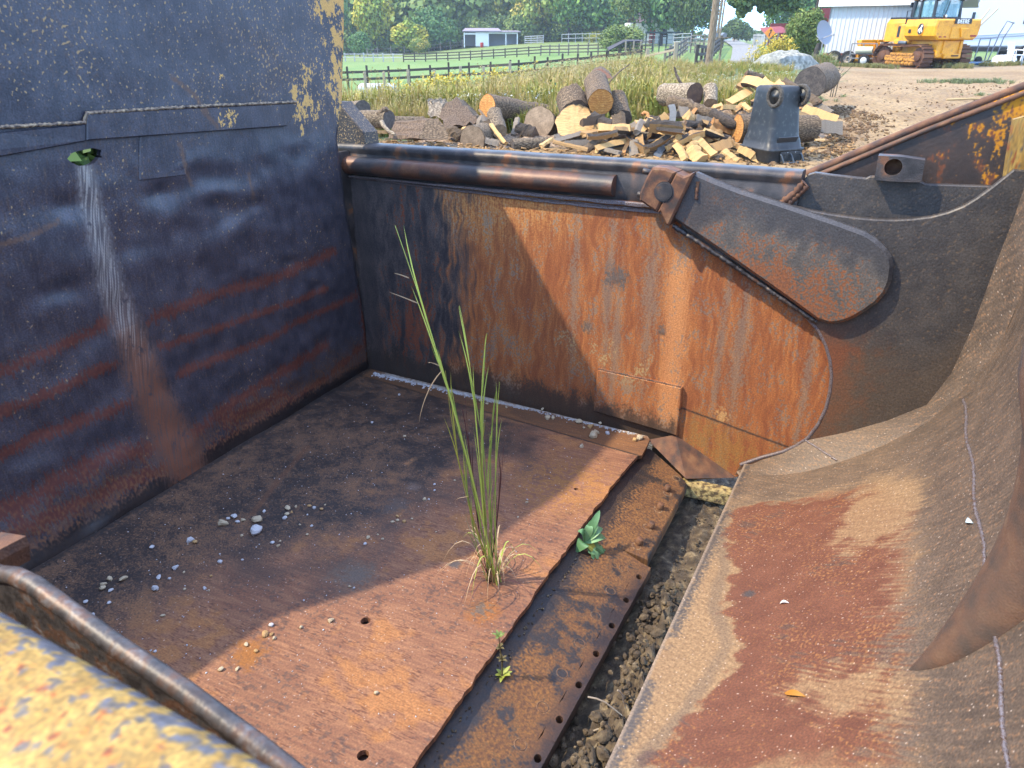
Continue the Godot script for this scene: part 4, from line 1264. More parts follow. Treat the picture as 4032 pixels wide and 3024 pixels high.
func bucket_finds() -> void:
	var stone := mottle(0.03, [Color(.74, .73, .72), Color(.92, .92, .92), Color(1, 1, 1)], [0.3, 0.5, 0.8], 0.03, 0.7, 0.0, 0.0, 61, 3, Vector3.ONE, 128, false)
	M.stone = []
	for c in [Color(.72, .72, .73), Color(.70, .64, .53), Color(.68, .54, .35)]:
		var sm: StandardMaterial3D = stone.duplicate()
		sm.albedo_color = c
		M.stone.append(sm)
	var meshes := []
	for k in 6: meshes.append(stone_mesh(100 + k, 0.45 + 0.08 * k))
	var tones := ["white", "pale tan", "ochre"]
	for q in [[0.406, 1.226, 0.0147, 1], [0.397, 1.198, 0.0054, 0], [0.406, 1.181, 0.0111, 0], [0.439, 1.198, 0.0073, 0], [0.445, 1.182, 0.0073, 1], [0.484, 1.163, 0.0146, 1], [0.530, 1.204, 0.0200, 0], [0.502, 1.241, 0.0048, 1], [0.467, 1.117, 0.0062, 0], [0.519, 1.068, 0.0098, 1], [0.541, 1.094, 0.0078, 1], [0.544, 1.076, 0.0044, 2], [0.550, 1.113, 0.0072, 0], [0.534, 1.046, 0.0049, 1], [0.570, 1.024, 0.0061, 2], [0.592, 1.025, 0.0061, 0], [0.616, 1.019, 0.0061, 2], [0.610, 0.995, 0.0037, 1], [0.598, 1.063, 0.0029, 0], [0.389, 1.332, 0.0111, 0], [0.409, 1.331, 0.0084, 2], [0.318, 1.407, 0.0073, 0], [0.548, 1.363, 0.0073, 0], [0.610, 1.225, 0.0065, 0], [0.636, 1.227, 0.0057, 1], [0.625, 1.207, 0.0035, 1], [0.653, 1.103, 0.0047, 0], [0.617, 1.116, 0.0036, 1], [0.672, 1.143, 0.0046, 1], [0.458, 1.440, 0.0088, 0], [0.374, 1.541, 0.0107, 1], [0.342, 1.558, 0.0089, 1], [0.347, 1.581, 0.0079, 1], [0.360, 1.592, 0.0088, 1], [0.386, 1.586, 0.0065, 0], [0.453, 1.490, 0.0080, 0], [0.486, 1.525, 0.0095, 0], [0.482, 1.479, 0.0046, 0], [0.495, 1.442, 0.0041, 1], [0.574, 1.417, 0.0045, 2], [0.556, 1.488, 0.0044, 1], [0.600, 1.461, 0.0057, 0], [0.617, 1.461, 0.0035, 1], [0.371, 1.647, 0.0069, 0], [0.429, 1.619, 0.0056, 0], [0.434, 1.670, 0.0063, 0], [0.389, 1.681, 0.0050, 0], [0.592, 1.585, 0.0060, 1], [0.863, 1.480, 0.0069, 0], [0.873, 1.509, 0.0096, 2], [0.886, 1.502, 0.0056, 2], [0.902, 1.509, 0.0052, 1], [0.857, 1.557, 0.0064, 1], [0.895, 1.562, 0.0059, 2], [0.933, 1.449, 0.0048, 1], [0.983, 1.395, 0.0080, 1], [0.988, 1.429, 0.0028, 0], [0.866, 1.642, 0.0070, 1], [0.898, 1.622, 0.0054, 1], [0.844, 1.664, 0.0027, 0], [0.670, 1.679, 0.0029, 0], [0.682, 1.676, 0.0037, 0], [0.868, 1.369, 0.0029, 0], [0.732, 1.626, 0.0025, 0], [0.516, 1.336, 0.0028, 0], [0.594, 1.324, 0.0036, 0], [0.853, 0.936, 0.0059, 2], [0.859, 0.968, 0.0058, 1], [0.867, 0.953, 0.0051, 1], [0.889, 0.949, 0.0058, 2], [0.901, 0.925, 0.0042, 1], [0.844, 1.070, 0.0068, 1], [0.856, 1.097, 0.0056, 0], [0.859, 1.043, 0.0034, 1], [0.885, 1.053, 0.0041, 1], [1.005, 0.946, 0.0029, 1], [1.146, 1.028, 0.0032, 1], [0.939, 1.269, 0.0042, 1], [0.953, 1.267, 0.0033, 0], [1.227, 1.525, 0.0058, 1], [0.716, 0.993, 0.0024, 0], [0.756, 1.097, 0.0028, 0], [1.175, 0.670, 0.0048, 1], [1.188, 0.757, 0.0037, 1], [1.066, 1.200, 0.0021, 1], [0.309, 0.182, 0.0057, 0], [0.556, 0.485, 0.0056, 1], [0.373, 0.451, 0.0065, 0], [0.649, 0.067, 0.0068, 1], [0.689, 0.078, 0.0073, 1], [0.777, 0.071, 0.0055, 1], [0.850, 0.721, 0.0045, 0], [0.872, 0.752, 0.0044, 0], [0.873, 0.814, 0.0058, 1], [0.885, 0.807, 0.0039, 0], [0.897, 0.666, 0.0040, 1], [1.110, 0.594, 0.0035, 1], [1.169, 0.653, 0.0034, 0], [1.185, 0.232, 0.0093, 1], [1.193, 0.138, 0.0175, 1], [1.191, 0.101, 0.0120, 1], [1.232, 0.086, 0.0097, 0], [1.099, 0.053, 0.0140, 1], [1.153, 0.067, 0.0127, 2], [1.135, 0.089, 0.0069, 1], [0.971, 0.082, 0.0135, 1], [0.991, 0.071, 0.0094, 1], [1.344, 0.090, 0.0096, 2], [1.359, 0.067, 0.0142, 1], [1.176, 0.019, 0.0070, 1], [0.916, 0.014, 0.0075, 1]]:
		var o := hang(meshes[rng.randi() % 6], "pebble", M.stone[q[3]])
		o.transform = Transform3D(bucket.basis * Basis.from_euler(Vector3(rng.randf_range(-.2, .2), rng.randf() * TAU, rng.randf_range(-.2, .2))) * Basis.from_scale(Vector3.ONE * q[2] * 1.2), bl(q[0], q[2] * 0.42, q[1]))
		var where := "in the gravel line by the wall seam"
		if q[1] > 0.22:
			if q[0] > 1.12: where = "near the torn front edge of the floor" if q[1] < 0.75 else "on bare red floor below the grass clump"
			elif q[0] > 0.86: where = "on the floor beyond the grass clump" if q[1] < 0.95 else "in the cluster left of the grass clump" if q[1] < 1.25 else "on the sunlit red streaked floor"
			elif q[1] < 0.75: where = "far up the dark floor near the back corner"
			elif q[1] < 1.12: where = "in the scattered group in mid floor"
			elif q[1] < 1.40: where = "by the group of large pale stones"
			elif q[0] < 0.55: where = "close to the near arm in deep shade"
			else: where = "by the tan stain at the shadow line"
		var big := "largest" if q[2] > 0.016 else "middling" if q[2] > 0.0095 else "small" if q[2] > 0.0065 else "tiny"
		var label := "%s %s angular pebble %s" % [big, tones[q[3]], where]
		tag(o, label, "pebble", label)
	# fine gravel washed along the seam, and grit
	var spots := []
	for k in 420:
		var b := 0.06 + 1.30 * pow(rng.randf(), 1.35)
		spots.append([Vector3(b, 0.001, 0.035 + absf(rng.randfn()) * (0.016 if b < 0.7 else 0.010)), rng.randf_range(0.002, 0.0055) * (1.25 if b < 0.6 else 0.9)])
	for k in 420: spots.append([Vector3(rng.randf_range(0.15, 1.36), 0.0006, rng.randf_range(0.2, 1.8)), rng.randf_range(0.0008, 0.0024)])
	scatter(spots, meshes[2], M.stone[0], "gravel", "fine white gravel and grit strewn over the bucket floor", "gravel")
	spots = []
	for k in 130:
		var z := rng.randf_range(0.2, 1.7)
		spots.append([Vector3(1.408 + absf(rng.randfn()) * 0.008, -0.040, z), rng.randf_range(0.0015, 0.0045)])
	scatter(spots, meshes[3], M.mud, "grit", "dark grit lodged below the torn front edge of the floor", "gravel")
	mud()
	grass_plant()
	leafy_weed()
	small_weed()
	for q in [["feather", Vector2(0.745, 0.856), "small white feather shaped leaf lying on the grey clam shell", Color(.72, .80, .84), 0.020, 0.5], ["fallen_leaf", Vector2(0.351, 1.212), "narrow yellow leaf lying on the tan patch of the shell", Color(.60, .40, .12), 0.026, 1.2], ["fallen_leaf", Vector2(0.273, 0.876), "tiny white petal like leaf on the red shell", Color(.75, .74, .74), 0.012, 1.4]]:
		var s := st()
		var n := 7
		var pts := []
		for k in n:
			var f := float(k) / (n - 1)
			pts.append([Vector3(0.0, 0.006 * sin(f * PI), (f - 0.5) * 2.0 * q[4]), sin(PI * pow(f, 0.8)) * q[4] * 0.28])
		for k in n - 1: quad(s, pts[k][0] - Vector3(pts[k][1], 0.002, 0), pts[k + 1][0] - Vector3(pts[k + 1][1], 0.002, 0), pts[k + 1][0] + Vector3(pts[k + 1][1], 0, 0), pts[k][0] + Vector3(pts[k][1], 0, 0))
		var o := put(s, q[0], mat(q[3], 0.7))
		var p := shell3(q[1].x, q[1].y, 0.003)
		var t := (shell3(q[1].x + 0.02, q[1].y) - shell3(q[1].x - 0.02, q[1].y)).normalized()
		o.transform = Transform3D(bucket.basis * Basis(t, Vector3(-t.y, t.x, 0), Vector3(0, 0, 1)) * Basis(Vector3.UP, q[5]), bucket.transform * p)
		tag(o, q[2], "leaf")

func scatter(spots: Array, mesh: Mesh, m: Material, called: String, label: String, cat: String, local := true, upright := false) -> MultiMeshInstance3D:
	var mm := MultiMesh.new()
	mm.transform_format = MultiMesh.TRANSFORM_3D
	mm.mesh = mesh
	mm.instance_count = spots.size()
	for i in spots.size():
		var e := Vector3(0, rng.randf() * TAU, 0) if upright else Vector3(rng.randf() * TAU, rng.randf() * TAU, rng.randf_range(-.4, .4))
		var p: Vector3 = spots[i][0]
		mm.set_instance_transform(i, Transform3D(Basis.from_euler(e) * Basis.from_scale(Vector3.ONE * float(spots[i][1])), bucket.transform * p if local else p))
	var o := MultiMeshInstance3D.new()
	o.multimesh = mm
	o.material_override = m
	o.name = numbered(called)
	add_child(o)
	tag(o, label, cat, "", "stuff")
	return o

func mud() -> void:
	var s := st()
	var nx := 46
	var nz := 150
	var g := []
	for j in nz + 1:
		var row := []
		for i in nx + 1:
			var x := lerpf(1.46, 1.98, float(i) / nx)
			var z := lerpf(-0.15, 2.35, float(j) / nz)
			var heap := ss(0.66, 0.80, z + 0.12 * (1.7 - x)) * exp(-pow((x - 1.712 - 0.02 * sin(z * 7.0)) / 0.075, 2.0))
			var lump := n_one.get_noise_2d(x * 22.0, z * 20.0) * 0.6 + n_one.get_noise_2d(x * 52.0 + 9.0, z * 48.0) * 0.4
			var h := -0.178 - 0.03 * ss(1.60, 1.52, x) + 0.012 * n_mid.get_noise_2d(x * 0.7, z * 0.7) + 0.012 * n_one.get_noise_2d(x * 30.0, z * 9.0)
			h += heap * (0.070 + 0.085 * lump)
			row.append(Vector3(x, h, z))
		g.append(row)
	for j in nz:
		for i in nx: quad(s, g[j][i], g[j][i + 1], g[j + 1][i + 1], g[j + 1][i])
	var o := put(s, "mud", M.mud)
	o.transform = bucket.transform
	tag(o, "dark damp mud filling the gap between floor and shell", "mud", "", "stuff")
	var clods := []
	for k in 900:
		var z := rng.randf_range(0.70, 2.1)
		var x := 1.70 + 0.03 * sin(z * 7.0) + rng.randfn() * 0.055
		if x < 1.60 or x > 1.80: continue
		clods.append([Vector3(x, -0.112 - absf(x - 1.70) * 0.45 + rng.randf_range(-.012, .030), z), rng.randf_range(0.003, 0.012) * (1.8 if rng.randf() < 0.12 else 1.0)])
	for k in 160: clods.append([Vector3(rng.randf_range(1.60, 1.76), -0.172, rng.randf_range(0.15, 0.7)), rng.randf_range(0.002, 0.006)])
	scatter(clods, stone_mesh(71, 0.8), M.mud, "mud_clods", "crumbled brown clods of earth heaped in the gap", "earth")
	var tw := [[Vector3(1.641, -0.032, 1.279), Vector3(1.719, -0.073, 1.255), "thin pale twig bent across the clods near the shell lip"], [Vector3(1.653, -0.146, 1.27), Vector3(1.707, -0.136, 1.255), "short straight pale twig lying on the nearest clods"], [Vector3(1.705, 0.006, 1.263), Vector3(1.725, -0.048, 1.254), "tiny dry twig leaning on the shell lip"]]
	for q in tw:
		s = st()
		var mid: Vector3 = (q[0] + q[1]) / 2.0 + Vector3(0, 0.012, 0)
		tube(s, [q[0], q[0].lerp(mid, 0.5) + Vector3(0, 0.003, 0), mid, mid.lerp(q[1], 0.5), q[1]], [.0022, .0022, .002, .0018, .0013], 6)
		o = put(s, "twig", mat(Color(.55, .50, .44), 0.9))
		o.transform = bucket.transform
		tag(o, q[2], "twig")

func blade(s: SurfaceTool, pts: Array, w: float, side: Vector3, fold := 0.25) -> void:   # a folded grass blade
	var n := pts.size()
	s.set_smooth_group(-1)
	for k in n - 1:
		var f0 := float(k) / (n - 1)
		var f1 := float(k + 1) / (n - 1)
		var w0 := w * minf(1.0, f0 * 6.0 + 0.5) * pow(1.0 - f0, 0.6)
		var w1 := w * minf(1.0, f1 * 6.0 + 0.5) * pow(maxf(0.0, 1.0 - f1), 0.6)
		var d: Vector3 = (pts[k + 1] - pts[k]).normalized()
		var x := side - d * side.dot(d)
		x = x.normalized()
		var y := x.cross(d) * fold
		quad(s, pts[k] - x * w0 + y * w0, pts[k + 1] - x * w1 + y * w1, pts[k + 1], pts[k])
		quad(s, pts[k], pts[k + 1], pts[k + 1] + x * w1 + y * w1, pts[k] + x * w0 + y * w0)

func curve(a: Vector3, b: Vector3, c: Vector3, n: int) -> Array:
	var out := []
	for k in n:
		var t := float(k) / (n - 1)
		out.append(a * (1 - t) * (1 - t) + b * 2.0 * t * (1 - t) + c * t * t)
	return out

func grass_plant() -> void:
	var base := Vector3(1.274, 0, 1.064)
	var t := thing("grass_clump", "tall slender clump of green wild grass growing through the bucket floor", "grass plant", bl(base.x, base.y, base.z))
	t.basis = bucket.basis
	var green := mat(Color(.58, .64, .30), 0.6)
	green.backlight_enabled = true
	green.backlight = Color(.20, .25, .05)
	var dark := mat(Color(.47, .55, .24), 0.6)
	dark.backlight_enabled = true
	dark.backlight = Color(.10, .14, .03)
	var purple := mat(Color(.25, .09, .12), 0.6)
	var straw := mat(Color(.64, .55, .43), 0.8)
	var yellow := mat(Color(.52, .52, .20), 0.6)
	var right := Vector3(0.884, 0.007, -0.468)
	# stalks: mid pixel and tip were measured, here in bucket axes from the clump's foot
	var stalks := [
		[Vector3(1.207, 0.519, 1.131), Vector3(1.085, 0.974, 1.167), 0.0032, 0], [Vector3(1.228, 0.387, 1.112), Vector3(1.162, 0.7, 1.143), 0.0026, 1], [Vector3(1.248, 0.519, 1.107), Vector3(1.21, 0.794, 1.109), 0.0026, 0],
		[Vector3(1.258, 0.44, 1.097), Vector3(1.278, 0.736, 1.102), 0.0030, 0], [Vector3(1.264, 0.372, 1.09), Vector3(1.241, 0.643, 1.118), 0.0022, 1], [Vector3(1.284, 0.302, 1.075), Vector3(1.31, 0.621, 1.1), 0.0024, 0],
		[Vector3(1.276, 0.386, 1.084), Vector3(1.303, 0.597, 1.103), 0.0022, 1], [Vector3(1.221, 0.274, 1.109), Vector3(1.174, 0.63, 1.121), 0.0026, 3], [Vector3(1.257, 0.244, 1.088), Vector3(1.26, 0.512, 1.1), 0.0022, 3],
		[Vector3(1.287, 0.214, 1.069), Vector3(1.32, 0.45, 1.097), 0.0020, 2], [Vector3(1.24, 0.23, 1.096), Vector3(1.228, 0.569, 1.121), 0.0022, 2], [Vector3(1.268, 0.259, 1.082), Vector3(1.281, 0.479, 1.087), 0.0024, 0], [Vector3(1.229, 0.2, 1.101), Vector3(1.218, 0.441, 1.12), 0.0022, 1],
	]
	var ms := [green, dark, purple, yellow]
	for q in stalks:
		var tip: Vector3 = q[1] - base
		var mid: Vector3 = q[0] - base
		var foot := Vector3(rng.randf_range(-.018, .018), 0, rng.randf_range(-.014, .014))
		var ctl := mid * 2.0 - (foot + tip) * 0.5
		var pts := curve(foot, ctl, tip, 14)
		var s := st()
		var rad := []
		for k in 14: rad.append(q[2] * 0.66 * (1.0 - 0.72 * k / 13.0))
		tube(s, pts, rad, 6)
		for e in [0.22, 0.42, 0.6, 0.76]:   # sheathing leaf blades hugging the stem, their tips free
			var k0 := int(e * 13)
			var p0: Vector3 = pts[k0]
			var up: Vector3 = pts[mini(k0 + 4, 13)] - p0
			var lean := right * rng.randf_range(-.018, .018) + Vector3(0, 0, rng.randf_range(-.012, .012))
			blade(s, curve(p0, p0 + up * 0.6, p0 + up + lean, 6), q[2] * 0.8, right)
		put(s, "stalk", ms[q[3]], t)
	# dry and purple leaves round the foot
	for k in 46:
		var a := rng.randf() * TAU
		var l := rng.randf_range(0.05, 0.17)
		var h := rng.randf_range(0.03, 0.15)
		var o := Vector3(cos(a), 0, sin(a))
		var s := st()
		var foot := o * rng.randf_range(0.0, 0.02)
		blade(s, curve(foot, foot + o * l * 0.5 + Vector3(0, h * 1.7, 0), foot + o * l + Vector3(0, rng.randf_range(0.0, h * 0.7), 0), 8), rng.randf_range(.0013, .0028), Vector3(-o.z, 0, o.x))
		put(s, "leaf", [straw, straw, purple, green, straw][k % 5], t)
	# long dry leaves that arch away
	for q in [[Vector3(1.243, 0.303, 1.099), Vector3(1.183, 0.231, 1.129), Vector3(1.258, 0.108, 1.08)], [Vector3(1.195, 0.26, 1.124), Vector3(1.185, 0.282, 1.13), Vector3(1.224, 0.286, 1.109)]]:
		var s := st()
		blade(s, curve(q[2] - base, q[1] - base, q[0] - base, 12), 0.0022, Vector3(0, 0.3, 1))
		put(s, "leaf", straw, t)
	for q in [[Vector3(1.148, 0.809, 1.18), Vector3(1.118, 0.825, 1.198), Vector3(1.092, 0.836, 1.213)], [Vector3(1.133, 0.868, 1.191), Vector3(1.117, 0.877, 1.201), Vector3(1.104, 0.879, 1.208)], [Vector3(1.18, 0.655, 1.153), Vector3(1.162, 0.667, 1.164), Vector3(1.157, 0.663, 1.167)], [Vector3(1.184, 0.643, 1.15), Vector3(1.143, 0.589, 1.171), Vector3(1.128, 0.501, 1.175)]]:
		var s := st()
		blade(s, curve(q[0] - base, q[1] - base, q[2] - base, 8), 0.0016, right)
		put(s, "leaf", straw, t)

func leaf_shape(s: SurfaceTool, a: Vector3, b: Vector3, w: float, up: Vector3, bow: float, lobes := 0) -> void:
	var n := 13
	var d := (b - a).normalized()
	var x := d.cross(up).normalized()
	s.set_smooth_group(0)
	var rows := []
	for k in n:
		var f := float(k) / (n - 1)
		var c := a.lerp(b, f) + up * bow * sin(f * PI)
		var ww := w * pow(sin(PI * clampf(pow(f, 0.75), 0.0, 1.0)), 0.8) + 0.0006
		if lobes and k % 2 == 1: ww *= 0.68
		rows.append([c - x * ww + up * ww * 0.28, c, c + x * ww + up * ww * 0.28])
	for k in n - 1:
		for e in 2: quad(s, rows[k][e], rows[k + 1][e], rows[k + 1][e + 1], rows[k][e + 1])

func leafy_weed() -> void:
	var base := Vector3(1.40, -0.03, 0.712)
	var t := thing("leafy_weed", "green broad leaved weed with toothed leaves under the floor edge", "weed", bl(base.x, base.y, base.z))
	t.basis = bucket.basis
	var ms := [mat(Color(.40, .54, .36), 0.55), mat(Color(.30, .45, .28), 0.55), mat(Color(.58, .56, .22), 0.6)]
	for m in ms:
		m.backlight_enabled = true
		m.backlight = Color(.06, .12, .03)
	var lv := [[1262,1175,1308,1232,.020,0], [1270,1165,1298,1158,.013,0], [1262,1160,1278,1120,.012,1], [1258,1165,1238,1190,.014,1], [1260,1160,1285,1100,.008,1], [1265,1175,1290,1238,.012,0], [1266,1180,1282,1210,.010,2], [1270,1190,1312,1215,.010,1], [1255,1160,1262,1135,.010,0], [1250,1170,1242,1145,.009,1], [1262,1150,1290,1140,.010,0]]
	var pts := [Vector3(1.414, -0.025, 0.755)]
	var tips := [Vector3(1.475, -0.12, 0.727), Vector3(1.449, -0.023, 0.699), Vector3(1.416, 0.041, 0.704), Vector3(1.388, -0.043, 0.785), Vector3(1.422, 0.066, 0.692), Vector3(1.462, -0.113, 0.765), Vector3(1.443, -0.08, 0.752), Vector3(1.477, -0.11, 0.695), Vector3(1.403, 0.032, 0.73), Vector3(1.384, 0.026, 0.769), Vector3(1.436, 0.008, 0.695)]
	var foot: Vector3 = pts[0]
	for k in tips.size():
		var s := st()
		var tip: Vector3 = tips[k]
		leaf_shape(s, foot - base + Vector3(0, 0.005, 0), tip - base + Vector3(0.012, 0, 0), lv[k][4] * 1.35, Vector3(0.35, 0.9, 0.2).normalized(), 0.022, 1 if k in [0, 5, 7] else 0)
		put(s, "leaf", ms[lv[k][5]], t)

func small_weed() -> void:
	var base := Vector3(1.40, -0.045, 1.278)
	var t := thing("small_weed", "small yellow green weed with narrow leaves beside the cutting edge", "weed", bl(base.x, base.y, base.z))
	t.basis = bucket.basis
	var ms := [mat(Color(.50, .52, .20), 0.6), mat(Color(.36, .42, .18), 0.6), mat(Color(.34, .30, .18), 0.8)]
	for m in ms:
		m.backlight_enabled = true
		m.backlight = Color(.14, .15, .03)
	var stem := [Vector3(1.427, 0.042, 1.31), Vector3(1.426, 0.078, 1.313), Vector3(1.431, 0.004, 1.306), Vector3(1.43, -0.05, 1.303), Vector3(1.428, -0.113, 1.301)]
	var s := st()
	tube(s, [stem[4] - base, stem[3] - base, stem[2] - base, stem[0] - base, stem[1] - base], [.002, .002, .0018, .0014, .001], 6)
	put(s, "stem", ms[2], t)
	for q in [[1, 8, .016, 1], [0, 6, .016, 2], [2, 5, .018, 2], [3, 14, .026, 0], [4, 13, .024, 0]]:
		for k in q[1]:
			s = st()
			var c: Vector3 = stem[q[0]] - base
			var a: float = TAU * k / q[1] + rng.randf() * 0.7
			var o: Vector3 = Vector3(cos(a), rng.randf_range(0.1, 0.9), sin(a)).normalized() * q[2] * rng.randf_range(0.7, 1.15)
			leaf_shape(s, c, c + o, q[2] * 0.15, Vector3(0.1, 1, 0.1).normalized() if absf(o.y) < 0.02 else Vector3(-o.x, 0.6, -o.z).normalized(), 0.003)
			put(s, "leaf", ms[q[3]], t)

# ---------- the ground ----------
func dirt_share(x: float, z: float) -> float:
	var d := maxf(-z, 4.0)
	var u := x / d * 2.0
	var n := n_one.get_noise_2d(x * 0.35, z * 0.35) * 0.10
	if d < 12.5: return ss(-0.75, -0.5, u + n)
	if d < 17.0: return ss(lerpf(-0.2, 0.74, clampf((d - 12.5) / 2.5, 0.0, 1.0)), lerpf(0.1, 0.80, clampf((d - 12.5) / 2.5, 0.0, 1.0)), u + n)
	if d < 38.0: return ss(0.72, 0.80, u + n * 0.6) * ss(37.6, 36.6, d + n * 6.0 + (u - 0.8) * 0.4)
	return ss(1.1, 1.5, u) * ss(70.0, 60.0, d)

func ground_color(x: float, z: float) -> Color:
	var d := maxf(-z, 4.0)
	var u := x / d * 2.0
	var n := n_one.get_noise_2d(x * 0.12 + 5.0, z * 0.05)
	var n2 := n_one.get_noise_2d(x * 0.9, z * 0.25)
	var grass := Color(.17, .27, .045).lerp(Color(.25, .32, .07), clampf(0.5 + n * 0.9 + n2 * 0.5, 0.0, 1.0))
	if d > 118.0: grass = grass.lerp(Color(.27, .26, .09), 0.45 + n * 0.3)
	if d < 47.0: grass = Color(.16, .19, .06)
	var dirt := Color(.36, .24, .12).lerp(Color(.50, .365, .205), clampf(0.5 + n2 * 1.1 + n * 0.5, 0.0, 1.0))
	dirt = dirt.lerp(Color(.31, .205, .115), ss(0.15, 0.5, n_one.get_noise_2d(x * 0.6 + 3.0, z * 0.5)) * ss(26.0, 18.0, d) * 0.7)
	dirt = dirt.lerp(Color(.50, .43, .33), ss(0.10, 0.0, absf(d - 33.5) / 30.0) * 0.6)
	grass = Color(grass.r * 0.64, grass.g * 0.72, grass.b * 0.62)
	dirt = Color(dirt.r * 0.64, dirt.g * 0.58, dirt.b * 0.46)
	return grass.lerp(dirt, dirt_share(x, z))

func ground() -> void:
	var m := mottle(0.025, [Color(.66, .66, .66), Color(.86, .86, .86), Color(.96, .96, .96), Color(1, 1, 1)], [0.15, 0.4, 0.6, 0.9], 1.6, 0.95, 2.2, 0.0, 5)
	m.vertex_color_use_as_albedo = true
	var rows := [14.0, 4.0, 0.0, -2.5, -4.0]
	var d := 4.6
	while d < 340.0:
		rows.append(-d)
		d *= 1.028
	var us := [-40.0, -12.0, -5.0, -2.5, -1.6]
	for k in 190: us.append(-1.1 + 3.4 * k / 189.0)
	us.append_array([3.0, 5.0, 12.0, 40.0])
	var s := st()
	var g := []
	for z in rows:
		var row := []
		var dd := maxf(-z, 4.0)
		for u in us:
			var x: float = u * dd / 2.0
			if absf(u) > 3.0: x = signf(u) * minf(absf(x), 420.0 + absf(u))
			var y := gy(x, z)
			var share := dirt_share(x, z)
			if dd > 8.0 and dd < 26.0: y += share * ss(8.0, 10.5, dd) * (0.05 * n_one.get_noise_2d(x * 1.6, z * 1.6) + 0.035 * n_one.get_noise_2d(x * 5.0, z * 5.0))
			row.append([Vector3(x, y, z), ground_color(x, z)])
		g.append(row)
	for j in rows.size() - 1:
		for i in us.size() - 1:
			for e in [[j, i], [j, i + 1], [j + 1, i + 1], [j, i], [j + 1, i + 1], [j + 1, i]]:
				s.set_color(g[e[0]][e[1]][1])
				v(s, g[e[0]][e[1]][0])
	var o := put(s, "ground", m)
	tag(o, "bare tan dirt yard running into green pasture", "ground", "", "structure")
	# the road over the rise
	s = st()
	var mid := [[Vector3(11.932, 0.117, -42.769), Vector3(13.89, 0.117, -42.769)], [Vector3(14.44, 0.061, -51.664), Vector3(16.525, 0.061, -51.664)], [Vector3(19.83, -0.009, -70.592), Vector3(22.335, -0.009, -70.592)], [Vector3(25.772, -0.05, -91.764), Vector3(28.75, -0.05, -91.764)], [Vector3(30.724, -0.096, -110.704), Vector3(33.92, -0.096, -110.704)], [Vector3(42.009, -0.201, -155.269), Vector3(45.297, -0.201, -155.269)], [Vector3(50.457, -0.345, -194.238), Vector3(54.11, -0.345, -194.238)]]
	for k in mid.size() - 1:
		for i in 6:
			for j in 8:
				var q := []
				for e in [[i, j], [i + 1, j], [i + 1, j + 1], [i, j + 1]]:
					var a: Vector3 = mid[k][0].lerp(mid[k + 1][0], e[1] / 8.0)
					var b: Vector3 = mid[k][1].lerp(mid[k + 1][1], e[1] / 8.0)
					var p := a.lerp(b, e[0] / 6.0)
					q.append(Vector3(p.x, gy(p.x, p.z) + 0.03 + p.distance_to(Vector3.ZERO) * 0.0012, p.z))
				quad(s, q[0], q[1], q[2], q[3])
	o = put(s, "road", mottle(0.03, [Color(.36, .35, .34), Color(.45, .44, .42), Color(.52, .51, .49)], [0.2, 0.5, 0.8], 3.0, 0.95, 0.3, 0.0, 66, 4))
	tag(o, "pale grey worn road climbing between fences and trees", "road", "", "structure")

# ---------- firewood ----------
var bark_m := {}
var wood_m := {}
var face_m := {}

func ring_face(cols: Array, sd: int, saw := 0.0) -> StandardMaterial3D:
	return painted(150, 150, Rect2(-1, -1, 2, 2), func(x: float, y: float) -> Color:
		var r := Vector2(x, y).length()
		var a := atan2(y, x)
		var w := n_one.get_noise_2d(x * 2.0 + sd, y * 2.0)
		var ring := 0.5 + 0.5 * sin((r + w * 0.12) * 46.0)
		var c: Color = cols[0].lerp(cols[1], clampf(0.5 + w * 0.9, 0.0, 1.0))
		c = c.lerp(cols[2], ring * 0.22 + ss(0.25, 0.6, n_one.get_noise_2d(x * 7.0 + sd, y * 7.0)) * 0.5)
		if saw > 0.0: c = c.lerp(cols[2], saw * ss(0.2, 0.9, sin((y + 0.12 * x * x + w * 0.10) * 38.0)))
		c = c.lerp(cols[2], ss(0.035, 0.008, absf(sin(a * 1.5 + sd)) * r + 0.012) * ss(0.75, 0.4, r) * 0.8)
		c = c.lerp(cols[3], ss(0.86, 0.96, r + w * 0.06))
		c.a = clampf(0.5 + w * 0.2 + ring * 0.1, 0.0, 1.0)
		return c, 0.3, 0.8, 0.2)

